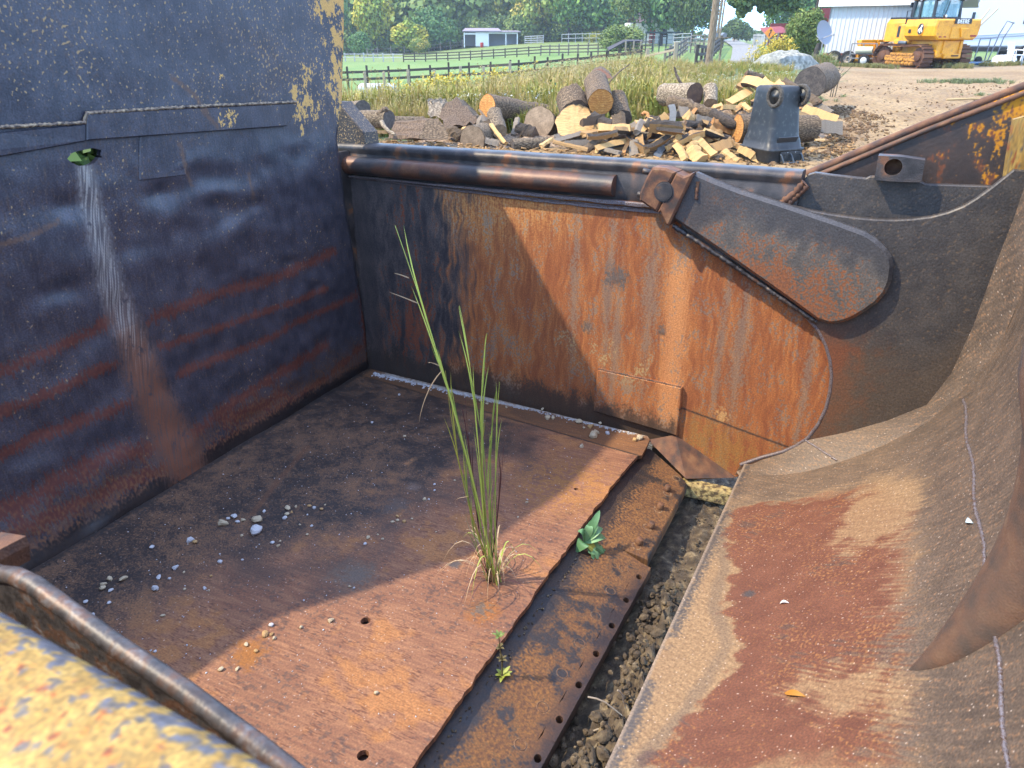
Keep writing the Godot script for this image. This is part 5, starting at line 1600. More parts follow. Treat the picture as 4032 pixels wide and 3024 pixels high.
func split_mesh(sd: int) -> ArrayMesh:   # a cleft piece, 1 long along x, about radius 1: bark on its back, two or three cleft faces
	var r := RandomNumberGenerator.new()
	r.seed = sd
	var spread := r.randf_range(0.9, 1.7)
	var prof := []
	var kinds := []
	var nb := 5
	for k in nb:
		var a := PI / 2 - spread / 2 + spread * k / (nb - 1)
		prof.append(Vector2(cos(a), sin(a)) * r.randf_range(0.93, 1.06) - Vector2(0, 0.45))
		kinds.append(0)
	kinds[nb - 1] = 1
	prof.append(Vector2(r.randf_range(-0.45, -0.15), r.randf_range(-0.75, -0.4)))
	kinds.append(1)
	if r.randf() < 0.6:
		prof.append(Vector2(r.randf_range(0.1, 0.35), r.randf_range(-0.85, -0.5)))
		kinds.append(1)
	# order: arc goes right to left, then the apex from left to right
	var n := prof.size()
	var segs := 9
	var rings := []
	var bend := r.randf_range(-0.06, 0.06)
	for i in segs + 1:
		var f := float(i) / segs
		var ring := []
		for k in n:
			var q: Vector2 = prof[k] * (1.0 + r.randf_range(-.10, .10)) * (0.90 + 0.20 * n_one.get_noise_2d(f * 2.0 + sd, k * 3.0) + 0.05 * f)
			var ex := 0.0
			if i == 0 or i == segs: ex = r.randf_range(-.05, .05)
			ring.append(Vector3(f - 0.5 + ex, q.y + bend * sin(f * PI) * 4.0, q.x))
		rings.append(ring)
	var wood := st(true)
	var bark := st(true)
	for i in segs:
		for k in n:
			var j := (k + 1) % n
			quad(bark if kinds[k] == 0 else wood, rings[i][k], rings[i + 1][k], rings[i + 1][j], rings[i][j])
	for e in [0, segs]:
		var c := Vector3.ZERO
		for p in rings[e]: c += p / n
		c.x += r.randf_range(-.015, .015)
		for k in n: tri(wood, c, rings[e][k], rings[e][(k + 1) % n])
	wood.generate_normals()
	bark.generate_normals()
	var m := wood.commit()
	bark.commit(m)
	return m

var grain_base: StandardMaterial3D
var bark_base: StandardMaterial3D

func grain(cols: Array, _sd: int, _relief := 0.25) -> StandardMaterial3D:
	if grain_base == null:
		grain_base = mottle(0.03, [Color(.62, .58, .52), Color(.88, .87, .85), Color(1, 1, 1), Color(.74, .70, .64)], [0.15, 0.42, 0.62, 0.88], 0.5, 0.9, 0.5, 0.0, 81, 4, Vector3(0.35, 4.0, 4.0), 256, false)
	var m: StandardMaterial3D = grain_base.duplicate()
	m.albedo_color = cols[2]
	return m

func barkish(cols: Array, _sd: int) -> StandardMaterial3D:
	if bark_base == null:
		bark_base = mottle(0.035, [Color(.36, .33, .32), Color(.60, .58, .56), Color(.76, .74, .72), Color(1, 1, 1)], [0.2, 0.45, 0.6, 0.85], 0.42, 0.95, 1.6, 0.0, 91, 4, Vector3(0.8, 2.6, 2.6), 256, false)
	var m: StandardMaterial3D = bark_base.duplicate()
	m.albedo_color = cols[3]
	return m

func make_log(a: Vector3, b: Vector3, r: float, face: String, bark: String, label: String) -> Node3D:
	var t := thing("log", label, "log", a)
	var x := (b - a).normalized()
	var up := Vector3.UP if absf(x.y) < 0.9 else Vector3.BACK
	var z := x.cross(up).normalized()
	t.basis = Basis(x, z.cross(x), z)
	var l := a.distance_to(b)
	var segs := maxi(5, int(l / 0.12))
	var n := 22
	var sd := int(a.x * 37.0 + a.z * 91.0)
	var g := []
	for i in segs + 1:
		var ring := []
		for k in n:
			var an := TAU * k / n
			var f := float(i) / segs
			var rr := r * (1.0 + 0.10 * n_one.get_noise_2d(cos(an) * 1.2 + sd, f * l * 2.0 + sin(an)) + 0.05 * n_one.get_noise_2d(cos(an) * 5.0 + sd, f * l * 5.0 + sin(an) * 5.0) - 0.04 * f)
			ring.append(Vector3(f * l, cos(an) * rr, sin(an) * rr))
		g.append(ring)
	var s := st()
	for i in segs:
		for k in n: quad(s, g[i][k], g[i + 1][k], g[i + 1][(k + 1) % n], g[i][(k + 1) % n])
	put(s, "bark", bark_m[bark], t)
	for e in [0, segs]:
		s = st()
		for k in n:
			for f in 3:
				var f0 := f / 3.0
				var f1 := (f + 1) / 3.0
				var c := Vector3(g[e][0].x, 0, 0)
				var q := []
				for w in [[k, f0], [k, f1], [(k + 1) % n, f1], [(k + 1) % n, f0]]:
					var p: Vector3 = c.lerp(g[e][w[0]], w[1] * 0.985)
					p.x += (0.004 if e else -0.004) + 0.012 * r * n_one.get_noise_2d(p.y * 30.0, p.z * 30.0)
					q.append(p)
				for w in [0, 1, 2, 0, 2, 3]: v(s, q[w], Vector2(0.5 + q[w].z / r * 0.46, 0.5 - q[w].y / r * 0.46))
		put(s, "cut_face", face_m[face], t)
	return t

func yard() -> void:
	wood_m = {
		"p": grain([Color(.52, .40, .24), Color(.70, .58, .38), Color(.82, .66, .43), Color(.62, .47, .28)], 81), "t": grain([Color(.40, .28, .16), Color(.58, .44, .27), Color(.68, .53, .34), Color(.45, .33, .2)], 82),
		"g": grain([Color(.30, .26, .22), Color(.45, .41, .36), Color(.52, .47, .41), Color(.36, .31, .26)], 83), "b": grain([Color(.24, .17, .12), Color(.36, .27, .2), Color(.42, .33, .25), Color(.28, .2, .15)], 84),
		"o": grain([Color(.46, .27, .13), Color(.62, .40, .21), Color(.70, .50, .29), Color(.5, .31, .16)], 85), "u": grain([Color(.20, .21, .22), Color(.34, .36, .38), Color(.42, .43, .44), Color(.28, .28, .28)], 86),
	}
	bark_m = {
		"bark": barkish([Color(.14, .11, .09), Color(.27, .23, .2), Color(.38, .33, .29), Color(.58, .49, .38)], 91), "greybark": barkish([Color(.20, .17, .15), Color(.36, .32, .28), Color(.46, .42, .37), Color(.62, .54, .43)], 92),
		"whitebark": barkish([Color(.34, .28, .23), Color(.58, .53, .47), Color(.70, .66, .60), Color(.78, .71, .60)], 93), "darkbark": barkish([Color(.10, .08, .07), Color(.20, .16, .13), Color(.30, .25, .21), Color(.40, .35, .3)], 94),
	}
	face_m = {
		"fresh": ring_face([Color(.66, .44, .20), Color(.76, .56, .30), Color(.48, .30, .13), Color(.30, .2, .13)], 3, 0.45), "old": ring_face([Color(.25, .22, .20), Color(.36, .32, .28), Color(.15, .13, .12), Color(.30, .25, .2)], 5),
		"pale": ring_face([Color(.46, .38, .29), Color(.56, .47, .37), Color(.33, .27, .2), Color(.34, .27, .2)], 7), "brown": ring_face([Color(.26, .17, .11), Color(.36, .25, .16), Color(.18, .12, .08), Color(.30, .24, .18)], 9),
	}
	var meshes := []
	for k in 9: meshes.append(split_mesh(300 + k))
	var list := [
		[Vector3(0.43, 0.10, -10.97), Vector3(0.59, 0.18, -11.12), 0.054, "p", "short pale split stub poking over the rim beside the bark strip log"],
		[Vector3(0.65, 0.11, -11.42), Vector3(1.12, 0.19, -11.80), 0.064, "g", "grey bark topped split lying below the two toned big log"],
		[Vector3(0.60, 0.16, -11.00), Vector3(1.09, 0.07, -10.84), 0.038, "t", "long thin tan split slanting down to the bucket rim"],
		[Vector3(1.11, 0.18, -11.68), Vector3(1.47, 0.21, -11.92), 0.093, "t", "thick tan grained split under the two toned big log"],
		[Vector3(0.80, 0.09, -11.30), Vector3(1.17, 0.09, -11.41), 0.071, "g", "weathered grey split lying flat behind the thin tan one"],
		[Vector3(1.12, 0.03, -11.05), Vector3(1.33, 0.16, -11.22), 0.085, "b", "dark bark covered chunk leaning right near the bucket rim"],
		[Vector3(1.24, 0.05, -10.95), Vector3(1.72, 0.11, -11.26), 0.077, "p", "long pale split with a dark end lying just over the rim"],
		[Vector3(1.64, -0.01, -10.92), Vector3(1.85, 0.19, -11.35), 0.069, "o", "orange tan split standing on end at the bucket rim"],
		[Vector3(1.42, 0.10, -11.42), Vector3(1.54, 0.17, -11.56), 0.064, "p", "small pale wedge below the grey bark chunk"],
		[Vector3(1.35, 0.27, -11.95), Vector3(1.57, 0.27, -12.06), 0.082, "p", "pale split with a pointed end by the dark hollow"],
		[Vector3(1.58, 0.27, -12.28), Vector3(1.74, 0.37, -12.55), 0.051, "p", "pale sliver standing behind the grey bark chunk"],
		[Vector3(1.67, 0.44, -11.70), Vector3(1.64, 0.13, -11.32), 0.177, "b", "upright thick grey bark chunk in the middle of the pile"],
		[Vector3(1.81, 0.16, -11.11), Vector3(1.80, -0.03, -10.91), 0.085, "g", "grey face split standing upright beside the orange tan one"],
		[Vector3(1.90, 0.22, -11.14), Vector3(1.96, -0.04, -10.90), 0.085, "t", "tall tan grey split standing upright near the hinge block"],
		[Vector3(1.94, 0.17, -11.56), Vector3(2.23, 0.32, -11.86), 0.072, "p", "pale split slanting up to the right over the tall upright one"],
		[Vector3(1.88, 0.34, -11.76), Vector3(1.89, 0.19, -11.57), 0.073, "g", "small grey upright split behind the upright ones"],
		[Vector3(2.08, 0.33, -12.09), Vector3(2.16, 0.24, -11.93), 0.058, "t", "tan split leaning behind under the curled bark"],
		[Vector3(2.10, 0.05, -11.17), Vector3(2.69, 0.27, -11.73), 0.082, "p", "longest pale split slanting up across the pile"],
		[Vector3(2.30, 0.06, -10.95), Vector3(2.64, 0.19, -11.35), 0.061, "p", "pale split slanting up beside the longest one"],
		[Vector3(2.12, -0.05, -10.84), Vector3(2.30, 0.08, -11.13), 0.084, "u", "smooth bluish grey split near the bucket rim"],
		[Vector3(2.55, 0.57, -12.10), Vector3(2.53, 0.30, -11.85), 0.099, "u", "dark blue grey split standing upright on top of the pile"],
		[Vector3(2.30, 0.28, -12.06), Vector3(2.51, 0.40, -12.23), 0.100, "p", "bright pale chunk below the white barked log"],
		[Vector3(2.15, 0.15, -11.66), Vector3(2.38, 0.17, -11.78), 0.065, "b", "dark bark split buried under the bright pale chunk"],
		[Vector3(2.08, 0.10, -11.42), Vector3(2.24, 0.10, -11.53), 0.040, "g", "thin grey split buried in the dark of the pile"],
		[Vector3(2.22, 0.25, -11.71), Vector3(2.39, 0.25, -11.83), 0.057, "b", "dark split end below the bright pale chunk"],
		[Vector3(2.38, 0.27, -11.72), Vector3(2.56, 0.31, -11.85), 0.065, "t", "tan split end below the blue grey upright one"],
		[Vector3(2.64, 0.23, -10.92), Vector3(2.92, 0.00, -10.70), 0.092, "p", "pale ragged split slanting down right toward the bucket rim"],
		[Vector3(2.61, 0.13, -10.82), Vector3(2.74, -0.05, -10.62), 0.145, "p", "broad pale split with curved dark underside at the rim"],
		[Vector3(2.39, 0.14, -10.82), Vector3(2.50, -0.05, -10.62), 0.096, "p", "whitish split with bark down its right side at the rim"],
		[Vector3(2.67, 0.22, -11.25), Vector3(2.96, 0.22, -11.36), 0.090, "t", "tan split with a dark end above the pale ragged one"],
		[Vector3(2.88, 0.31, -11.52), Vector3(3.07, 0.28, -11.62), 0.097, "b", "dark ended bark split above the tan one"],
		[Vector3(2.96, 0.27, -11.28), Vector3(3.14, 0.19, -11.24), 0.120, "t", "blocky tan split near the short log buried behind the bin"],
		[Vector3(2.95, 0.07, -10.96), Vector3(3.27, 0.13, -11.10), 0.108, "t", "wide tan split lying left of the bin foot"],
		[Vector3(3.09, 0.04, -10.83), Vector3(3.28, -0.08, -10.66), 0.087, "p", "pale frayed split close to the bin foot"],
		[Vector3(3.29, 0.09, -10.74), Vector3(3.47, 0.01, -10.59), 0.082, "p", "pale split touching the foot of the black bin"],
		[Vector3(3.47, 0.00, -10.59), Vector3(3.67, -0.11, -10.42), 0.081, "p", "last pale split alone on the dirt before the bin"],
		[Vector3(2.94, -0.05, -10.67), Vector3(3.10, 0.01, -10.81), 0.067, "b", "dark bark lump between the pale splits at the rim"],
		[Vector3(3.07, -0.08, -10.66), Vector3(3.37, -0.10, -10.65), 0.067, "t", "brown split lying flat at the rim before the bin"],
		[Vector3(3.25, 0.16, -11.22), Vector3(3.43, 0.06, -11.17), 0.075, "t", "tan bark edged split left of the bin"],
		[Vector3(3.11, 0.33, -11.75), Vector3(3.52, 0.21, -11.80), 0.103, "o", "orange brown split lying below the crooked branch"],
		[Vector3(2.66, 0.35, -11.54), Vector3(3.00, 0.33, -11.64), 0.076, "b", "bark split above the frayed pale splits"],
		[Vector3(2.65, 0.47, -12.05), Vector3(2.90, 0.42, -12.13), 0.147, "g", "round grey bark piece below the crooked branch"],
		[Vector3(2.84, 0.45, -11.93), Vector3(2.95, 0.53, -12.08), 0.052, "o", "small pinkish wedge stuck by the crooked branch"],
		[Vector3(2.85, 0.41, -11.79), Vector3(3.14, 0.35, -11.87), 0.093, "g", "grey triangular split in front of the crooked branch"],
		[Vector3(3.66, 0.54, -12.86), Vector3(4.11, 0.72, -13.18), 0.106, "p", "broad pale split leaning left against the tall heap"],
		[Vector3(3.97, 0.74, -13.41), Vector3(4.21, 0.93, -13.72), 0.081, "t", "tan split at the left shoulder of the tall heap"],
		[Vector3(4.02, 0.87, -13.25), Vector3(4.32, 0.73, -12.84), 0.171, "p", "largest pale split across the top of the tall heap"],
		[Vector3(4.13, 0.97, -13.63), Vector3(4.44, 0.89, -13.70), 0.087, "b", "dark barked split crowning the tall heap"],
		[Vector3(4.34, 0.87, -13.36), Vector3(4.47, 0.71, -12.95), 0.103, "p", "pale split beside the largest one on the tall heap"],
		[Vector3(4.47, 0.82, -13.11), Vector3(4.73, 0.58, -12.55), 0.113, "p", "pale split sloping down behind the bin wheel"],
		[Vector3(4.68, 0.85, -13.24), Vector3(5.02, 0.55, -12.42), 0.108, "b", "long bark faced split sloping down right of the bin"],
		[Vector3(5.00, 0.55, -12.53), Vector3(5.17, 0.43, -12.25), 0.071, "g", "grey split end at the foot of the long bark faced one"],
		[Vector3(4.75, 0.50, -12.39), Vector3(5.20, 0.35, -12.10), 0.103, "p", "long pale split low on the right flank of the heap"],
		[Vector3(4.78, 0.28, -11.84), Vector3(5.24, 0.23, -11.93), 0.157, "g", "weathered block shaped split at the right end of the heap"],
		[Vector3(3.49, 0.49, -12.62), Vector3(3.73, 0.47, -12.72), 0.060, "p", "small pale split behind the crooked branch"],
		[Vector3(3.72, 0.41, -12.68), Vector3(3.91, 0.52, -12.85), 0.067, "t", "tan split standing behind the crooked branch"],
		[Vector3(3.87, 0.53, -12.74), Vector3(3.97, 0.45, -12.59), 0.061, "p", "pale sliver left of the bin top"],
		[Vector3(3.72, 0.40, -12.24), Vector3(3.85, 0.38, -12.23), 0.059, "o", "orange split end touching the bin side"],
		[Vector3(4.37, 0.48, -11.83), Vector3(4.55, 0.54, -11.97), 0.047, "o", "orange shard on the log behind the bin"],
		[Vector3(4.89, 0.79, -13.21), Vector3(5.05, 0.76, -13.31), 0.036, "p", "thin pale slab before the big weathered log"],
		[Vector3(3.37, 0.47, -12.72), Vector3(3.54, 0.50, -12.84), 0.061, "p", "pale chip beside the broken stub"],
		[Vector3(4.66, 0.13, -11.43), Vector3(4.85, 0.12, -11.54), 0.030, "p", "flat pale chip under the weathered block"],
		[Vector3(-0.55, 0.29, -12.51), Vector3(-0.37, 0.21, -12.59), 0.136, "g", "grey brown wedge under the orange faced log"],
		[Vector3(-0.40, 0.32, -12.20), Vector3(-0.30, 0.12, -11.99), 0.084, "b", "dark bark wedge beside the grey post stub"],
		[Vector3(0.03, 0.07, -12.41), Vector3(0.10, 0.30, -12.74), 0.074, "g", "narrow grey split leaning by the dark broken chunk"],
		[Vector3(0.10, 0.18, -12.35), Vector3(0.37, 0.11, -12.20), 0.184, "b", "dark broken chunk before the tilted slab"],
		[Vector3(-0.33, 0.32, -11.75), Vector3(-0.11, 0.09, -11.41), 0.052, "p", "pale cream split stick pointing down to the rim"],
		[Vector3(-1.05, 0.17, -12.23), Vector3(-0.81, 0.07, -12.07), 0.158, "b", "dark cracked bark lump under the big split trunk"],
		[Vector3(-2.18, 0.27, -11.50), Vector3(-1.94, 0.23, -11.59), 0.051, "t", "short tan board beside the corner gusset"],
		[Vector3(-0.42, 0.10, -11.53), Vector3(-0.21, 0.06, -11.51), 0.069, "g", "small rounded grey chunk peeping over the rim"],
		[Vector3(-0.82, 0.18, -12.35), Vector3(-0.50, 0.20, -12.47), 0.049, "p", "pale torn sliver over the round grey face"],
		[Vector3(0.69, 0.11, -11.87), Vector3(0.91, 0.14, -11.99), 0.071, "g", "grey bark strip beside the white barked log"],
	]
	for q in list:
		var a: Vector3 = q[0]
		var b: Vector3 = q[1]
		var o := hang(meshes[rng.randi() % 9], "split_log", null)
		var x := (b - a).normalized()
		var fw := Vector3(0, -0.35, 1).normalized()
		var y := fw - x * fw.dot(x)
		y = y.normalized()
		# a cleft face (or the bark, where the piece shows bark) to the open side
		var want := (Vector3(0, 0.25, 1) * 0.7 - sun_to.normalized() * 0.6 + Vector3(rng.randfn(), rng.randfn(), rng.randfn()) * 0.12).normalized()
		var face := Vector3(0, 1, 0) if q[3] == "b" else Vector3(0, -0.55, 0.83) if rng.randf() < 0.5 else Vector3(0, -0.55, -0.83)
		var bs := Basis(x, y, x.cross(y))
		var best := -2.0
		var turn := 0.0
		for k in 36:
			var d := (bs * Basis(Vector3.RIGHT, TAU * k / 36.0) * face).dot(want)
			if d > best:
				best = d
				turn = TAU * k / 36.0
		bs = bs * Basis(Vector3.RIGHT, turn)
		o.transform = Transform3D(bs * Basis.from_scale(Vector3(maxf(a.distance_to(b), q[2] * 1.6), q[2] * 1.15, q[2] * 1.15)), (a + b) / 2.0)
		o.set_surface_override_material(0, wood_m[q[3]])
		o.set_surface_override_material(1, bark_m["darkbark" if rng.randf() < 0.5 else "bark"])
		tag(o, q[4], "firewood", "split firewood tipped in a heap behind the bucket")
	for k in 90:
		var x := rng.randf_range(1.2, 4.7)
		var z := -rng.randf_range(10.7, 12.6)
		if x > 3.0: z = -rng.randf_range(11.6, 13.4)
		var o := hang(meshes[rng.randi() % 9], "split_log", null)
		var r := rng.randf_range(0.08, 0.14)
		var y := gy(x, z) + r * 0.5 + rng.randf_range(0.0, 0.36) * ss(4.8, 3.2, absf(x - 2.4) + 1.0)
		var tone: String = ["p", "t", "p", "b", "p", "t", "g"][k % 7]
		o.transform = Transform3D(Basis.from_euler(Vector3(rng.randf() * TAU, rng.randf_range(-1.2, 1.2), rng.randf_range(-0.5, 0.5))) * Basis.from_scale(Vector3(rng.randf_range(0.36, 0.52), r, r)), Vector3(x, y, z))
		o.set_surface_override_material(0, wood_m[tone])
		o.set_surface_override_material(1, bark_m["darkbark"])
		var words: String = {"p": "pale", "t": "tan", "g": "grey weathered", "b": "dark barked", "o": "orange brown"}[tone]
		var e := o.basis.get_euler()
		var part := "below the crooked branch" if x < 2.2 else "left of the bin" if x < 3.2 else "behind the bin"
		var row := "front" if z > -11.3 else "middle" if z > -12.0 else "back"
		var lie := "standing steeply" if absf(o.basis.x.normalized().y) > 0.4 else "tilted" if absf(o.basis.x.normalized().y) > 0.18 else "lying flat"
		var label := "%s half buried %s split %s %s of the heap %s" % ["long" if o.basis.x.length() > 0.44 else "short", words, lie, row, part]
		tag(o, label, "firewood", label)
	var logs := [
		[Vector3(-0.44, 0.43, -13.48), Vector3(0.59, 0.19, -14.48), 0.218, "fresh", "bark", "barked log with a bright orange cut face"],
		[Vector3(-2.01, 0.34, -12.32), Vector3(-2.51, 0.32, -12.64), 0.144, "old", "greybark", "grey log with a dark hollowed end beside the corner gusset"],
		[Vector3(-2.03, 0.22, -12.93), Vector3(-1.54, 0.20, -13.14), 0.107, "old", "greybark", "slim grey log lying behind the hollowed one"],
		[Vector3(-2.61, 0.42, -13.25), Vector3(-2.92, 0.36, -13.89), 0.140, "old", "greybark", "dark grey log end half hidden behind the gusset"],
		[Vector3(-0.62, 0.11, -11.65), Vector3(-0.39, 0.10, -12.31), 0.212, "pale", "greybark", "short log with a round dusty grey face near the rim"],
		[Vector3(0.45, 0.26, -12.61), Vector3(0.61, 0.10, -12.98), 0.271, "pale", "bark", "tilted thick slab with a rough grey brown face"],
		[Vector3(-0.00, 0.06, -11.40), Vector3(0.56, 0.07, -11.62), 0.091, "old", "greybark", "pale grey log lying flat just over the rim"],
		[Vector3(-0.29, 0.41, -12.46), Vector3(-0.20, 0.20, -11.91), 0.124, "pale", "greybark", "grey post like stub standing before the orange faced log"],
		[Vector3(1.45, 0.59, -12.44), Vector3(1.45, 0.84, -13.29), 0.212, "fresh", "bark", "upright tilted log with a wavy saw marked tan face"],
		[Vector3(1.80, 0.58, -13.22), Vector3(1.86, 0.30, -12.74), 0.177, "old", "bark", "dark barked log slumped behind the saw marked one"],
		[Vector3(1.01, 0.61, -13.12), Vector3(1.07, 0.40, -12.68), 0.247, "old", "bark", "dark bark log behind the two toned big log"],
		[Vector3(3.17, 0.64, -13.24), Vector3(2.76, 0.60, -13.89), 0.197, "brown", "whitebark", "white barked log with a dark brown hollow face"],
		[Vector3(3.48, 0.28, -11.56), Vector3(4.74, 0.26, -11.77), 0.208, "fresh", "bark", "thick log with torn red bark lying behind the bin"],
		[Vector3(5.54, 0.77, -14.31), Vector3(6.45, 0.79, -15.88), 0.283, "old", "bark", "big weathered log with a cracked grey face by the weeds"],
		[Vector3(3.49, 0.73, -13.51), Vector3(3.44, 0.50, -13.17), 0.122, "pale", "whitebark", "broken white barked stub standing behind the crooked branch"],
	]
	for q in logs: make_log(q[0], q[1], q[2], q[3], q[4], q[5])
	special_wood()
	heap()
	bin()

func chunk(called: String, label: String, front: Array, back_off: Vector3, front_m: Material, side_m: Material, jag := 0.02) -> Node3D:
	# a thick broken piece of timber: an outline in world points and how far it runs back
	var c := Vector3.ZERO
	for p in front: c += p / front.size()
	var t := thing(called, label, "log", c)
	var pts := []
	for i in front.size():
		var a: Vector3 = front[i]
		var b: Vector3 = front[(i + 1) % front.size()]
		for k in 4: pts.append(a.lerp(b, k / 4.0) - c + Vector3(rng.randf_range(-jag, jag), rng.randf_range(-jag, jag), rng.randf_range(-jag, jag)))
	var s := st()
	var n := pts.size()
	var r := 0.0
	for p in pts: r = maxf(r, p.length())
	for k in n:
		var q := [Vector3(0, 0, 0), pts[k], pts[(k + 1) % n]]
		for p in q: v(s, p, Vector2(0.5 + p.x / r * 0.45, 0.5 - p.y / r * 0.45))
	put(s, "cut_face", front_m, t)
	s = st(true)
	var prev := pts
	for layer in 4:
		var next := []
		var f := (layer + 1) / 4.0
		for k in n: next.append(pts[k] * (1.0 - 0.12 * f) + back_off * f + Vector3(rng.randf_range(-jag, jag), rng.randf_range(-jag, jag), 0))
		for k in n: quad(s, prev[k], next[k], next[(k + 1) % n], prev[(k + 1) % n])
		prev = next
	for k in n: tri(s, back_off, prev[k], prev[(k + 1) % n])
	put(s, "bark", side_m, t)
	return t

func special_wood() -> void:
	var old: StandardMaterial3D = bark_base.duplicate()
	old.albedo_color = Color(.60, .50, .40)
	old.uv1_scale = Vector3(9.0, 1.4, 3.0)
	chunk("log", "big weathered split trunk standing like a pyramid on the pile", [Vector3(-1.252, 0.359, -12.772), Vector3(-1.148, 0.476, -12.941), Vector3(-0.979, 0.613, -13.12), Vector3(-0.76, 0.46, -12.933), Vector3(-0.574, 0.277, -12.62), Vector3(-0.827, 0.226, -12.483), Vector3(-1.076, 0.222, -12.37)], Vector3(0.15, -0.1, -0.5), old, bark_m.greybark, 0.03)
	chunk("log", "pale barked broken stump behind the pyramid shaped trunk", [Vector3(-1.51, 0.517, -13.407), Vector3(-1.377, 0.523, -13.411), Vector3(-1.231, 0.495, -13.397), Vector3(-1.22, 0.296, -13.076), Vector3(-1.453, 0.288, -13.072)], Vector3(0.1, 0, -0.4), bark_m.whitebark, bark_m.whitebark, 0.03)
	chunk("log", "wedge shaped block with a dark shaded end just over the rim", [Vector3(-1.348, 0.398, -11.899), Vector3(-1.168, 0.395, -11.897), Vector3(-1.037, 0.279, -11.728), Vector3(-0.987, 0.125, -11.541), Vector3(-1.444, 0.133, -11.545), Vector3(-1.392, 0.279, -11.728)], Vector3(-0.55, -0.05, -0.25), bark_m.bark, old, 0.015)
	chunk("log", "two toned big log with a bright upper cut and a shaded lower cut", [Vector3(0.696, 0.284, -12.288), Vector3(0.802, 0.442, -12.478), Vector3(1.001, 0.561, -12.649), Vector3(1.168, 0.54, -12.638), Vector3(1.276, 0.486, -12.612), Vector3(1.307, 0.4, -12.346), Vector3(1.337, 0.223, -12.036), Vector3(1.027, 0.153, -11.889), Vector3(0.775, 0.148, -11.887)], Vector3(0.2, 0.15, -0.7), grain([Color(.50, .36, .2), Color(.66, .50, .31), Color(.74, .59, .38), Color(.45, .31, .18)], 97), bark_m.bark, 0.02)
	# the bark slab lying over the tilted log
	chunk("bark_slab", "curved brown slab of bark lying on top of the tilted log", [Vector3(1.319, 0.947, -13.286), Vector3(1.399, 1.028, -13.381), Vector3(1.517, 1.059, -13.453), Vector3(1.61, 1.028, -13.381), Vector3(1.713, 0.909, -13.155), Vector3(1.566, 0.914, -13.158), Vector3(1.443, 0.928, -13.165)], Vector3(0.05, 0.03, -0.35), grain([Color(.24, .15, .10), Color(.36, .24, .17), Color(.44, .30, .22), Color(.28, .18, .12)], 98), bark_m.bark, 0.008)
	var sticks := [
		[[Vector3(2.59, 0.593, -12.441), Vector3(2.825, 0.564, -12.204), Vector3(3.064, 0.481, -12.052), Vector3(3.269, 0.413, -11.906), Vector3(3.62, 0.363, -11.993)], 0.105, "branch", "crooked bark covered branch lying across the middle of the pile", "bark"],
		[[Vector3(3.167, 0.46, -11.985), Vector3(3.326, 0.372, -11.775), Vector3(3.481, 0.32, -11.637)], 0.09, "branch", "lower fork of thick branch ending at the log behind the bin", "darkbark"],
		[[Vector3(1.614, 0.822, -13), Vector3(1.693, 0.909, -13.044), Vector3(1.836, 1.019, -13.209), Vector3(2.024, 1.127, -13.374)], 0.014, "stick", "thin bare twig pointing up from the bark slab", "greybark"],
		[[Vector3(3.059, 0.729, -13.624), Vector3(2.972, 0.846, -13.682), Vector3(2.938, 0.944, -13.842), Vector3(2.905, 1.059, -13.899)], 0.026, "stick", "dark curved branch rising behind the white barked log", "darkbark"],
		[[Vector3(2.07, 0.431, -12.026), Vector3(2.11, 0.47, -12.046), Vector3(2.152, 0.456, -11.983), Vector3(2.165, 0.37, -11.885)], 0.03, "bark_curl", "orange curl of bark sticking up from the pile", "curl"],
		[[Vector3(-0.553, 0.438, -12.811), Vector3(-0.398, 0.288, -12.514), Vector3(-0.15, 0.137, -11.881)], 0.02, "stick", "thin straight stick leaning across the orange faced log", "greybark"],
		[[Vector3(-2.181, 0.401, -12.346), Vector3(-2.105, 0.451, -12.315), Vector3(-2.028, 0.513, -12.29)], 0.06, "branch", "short branch stub on the hollowed grey log", "bark"],
		[[Vector3(-2.039, 0.366, -11.771), Vector3(-1.972, 0.291, -11.623), Vector3(-1.884, 0.232, -11.538), Vector3(-1.796, 0.203, -11.468)], 0.035, "bark_strip", "curved pale strip of bark by the corner gusset", "whitebark"],
		[[Vector3(-0.178, 0.075, -11.516), Vector3(-0.034, 0.053, -11.45), Vector3(0.078, 0.104, -11.53), Vector3(0.222, 0.089, -11.523)], 0.016, "stick", "dark wavy stick lying on the flat grey log", "darkbark"],
	]
	bark_m["curl"] = mat(Color(.60, .40, .20), 0.8)
	for q in sticks:
		var base: Vector3 = q[0][0]
		var t := thing(q[2], q[3], "branch", base)
		var fine := []
		var rad := []
		var src: Array = q[0]
		for k in src.size() - 1:
			for e in 4:
				fine.append(src[k].lerp(src[k + 1], e / 4.0) - base + Vector3(rng.randf_range(-1, 1), rng.randf_range(-1, 1), 0) * q[1] * 0.12)
				rad.append(q[1] * (1.0 - 0.35 * (k * 4.0 + e) / (src.size() * 4.0)) * rng.randf_range(0.93, 1.07))
		fine.append(src[-1] - base)
		rad.append(q[1] * 0.6)
		var s := st()
		tube(s, fine, rad, 9)
		put(s, "bark", bark_m[q[4]], t)

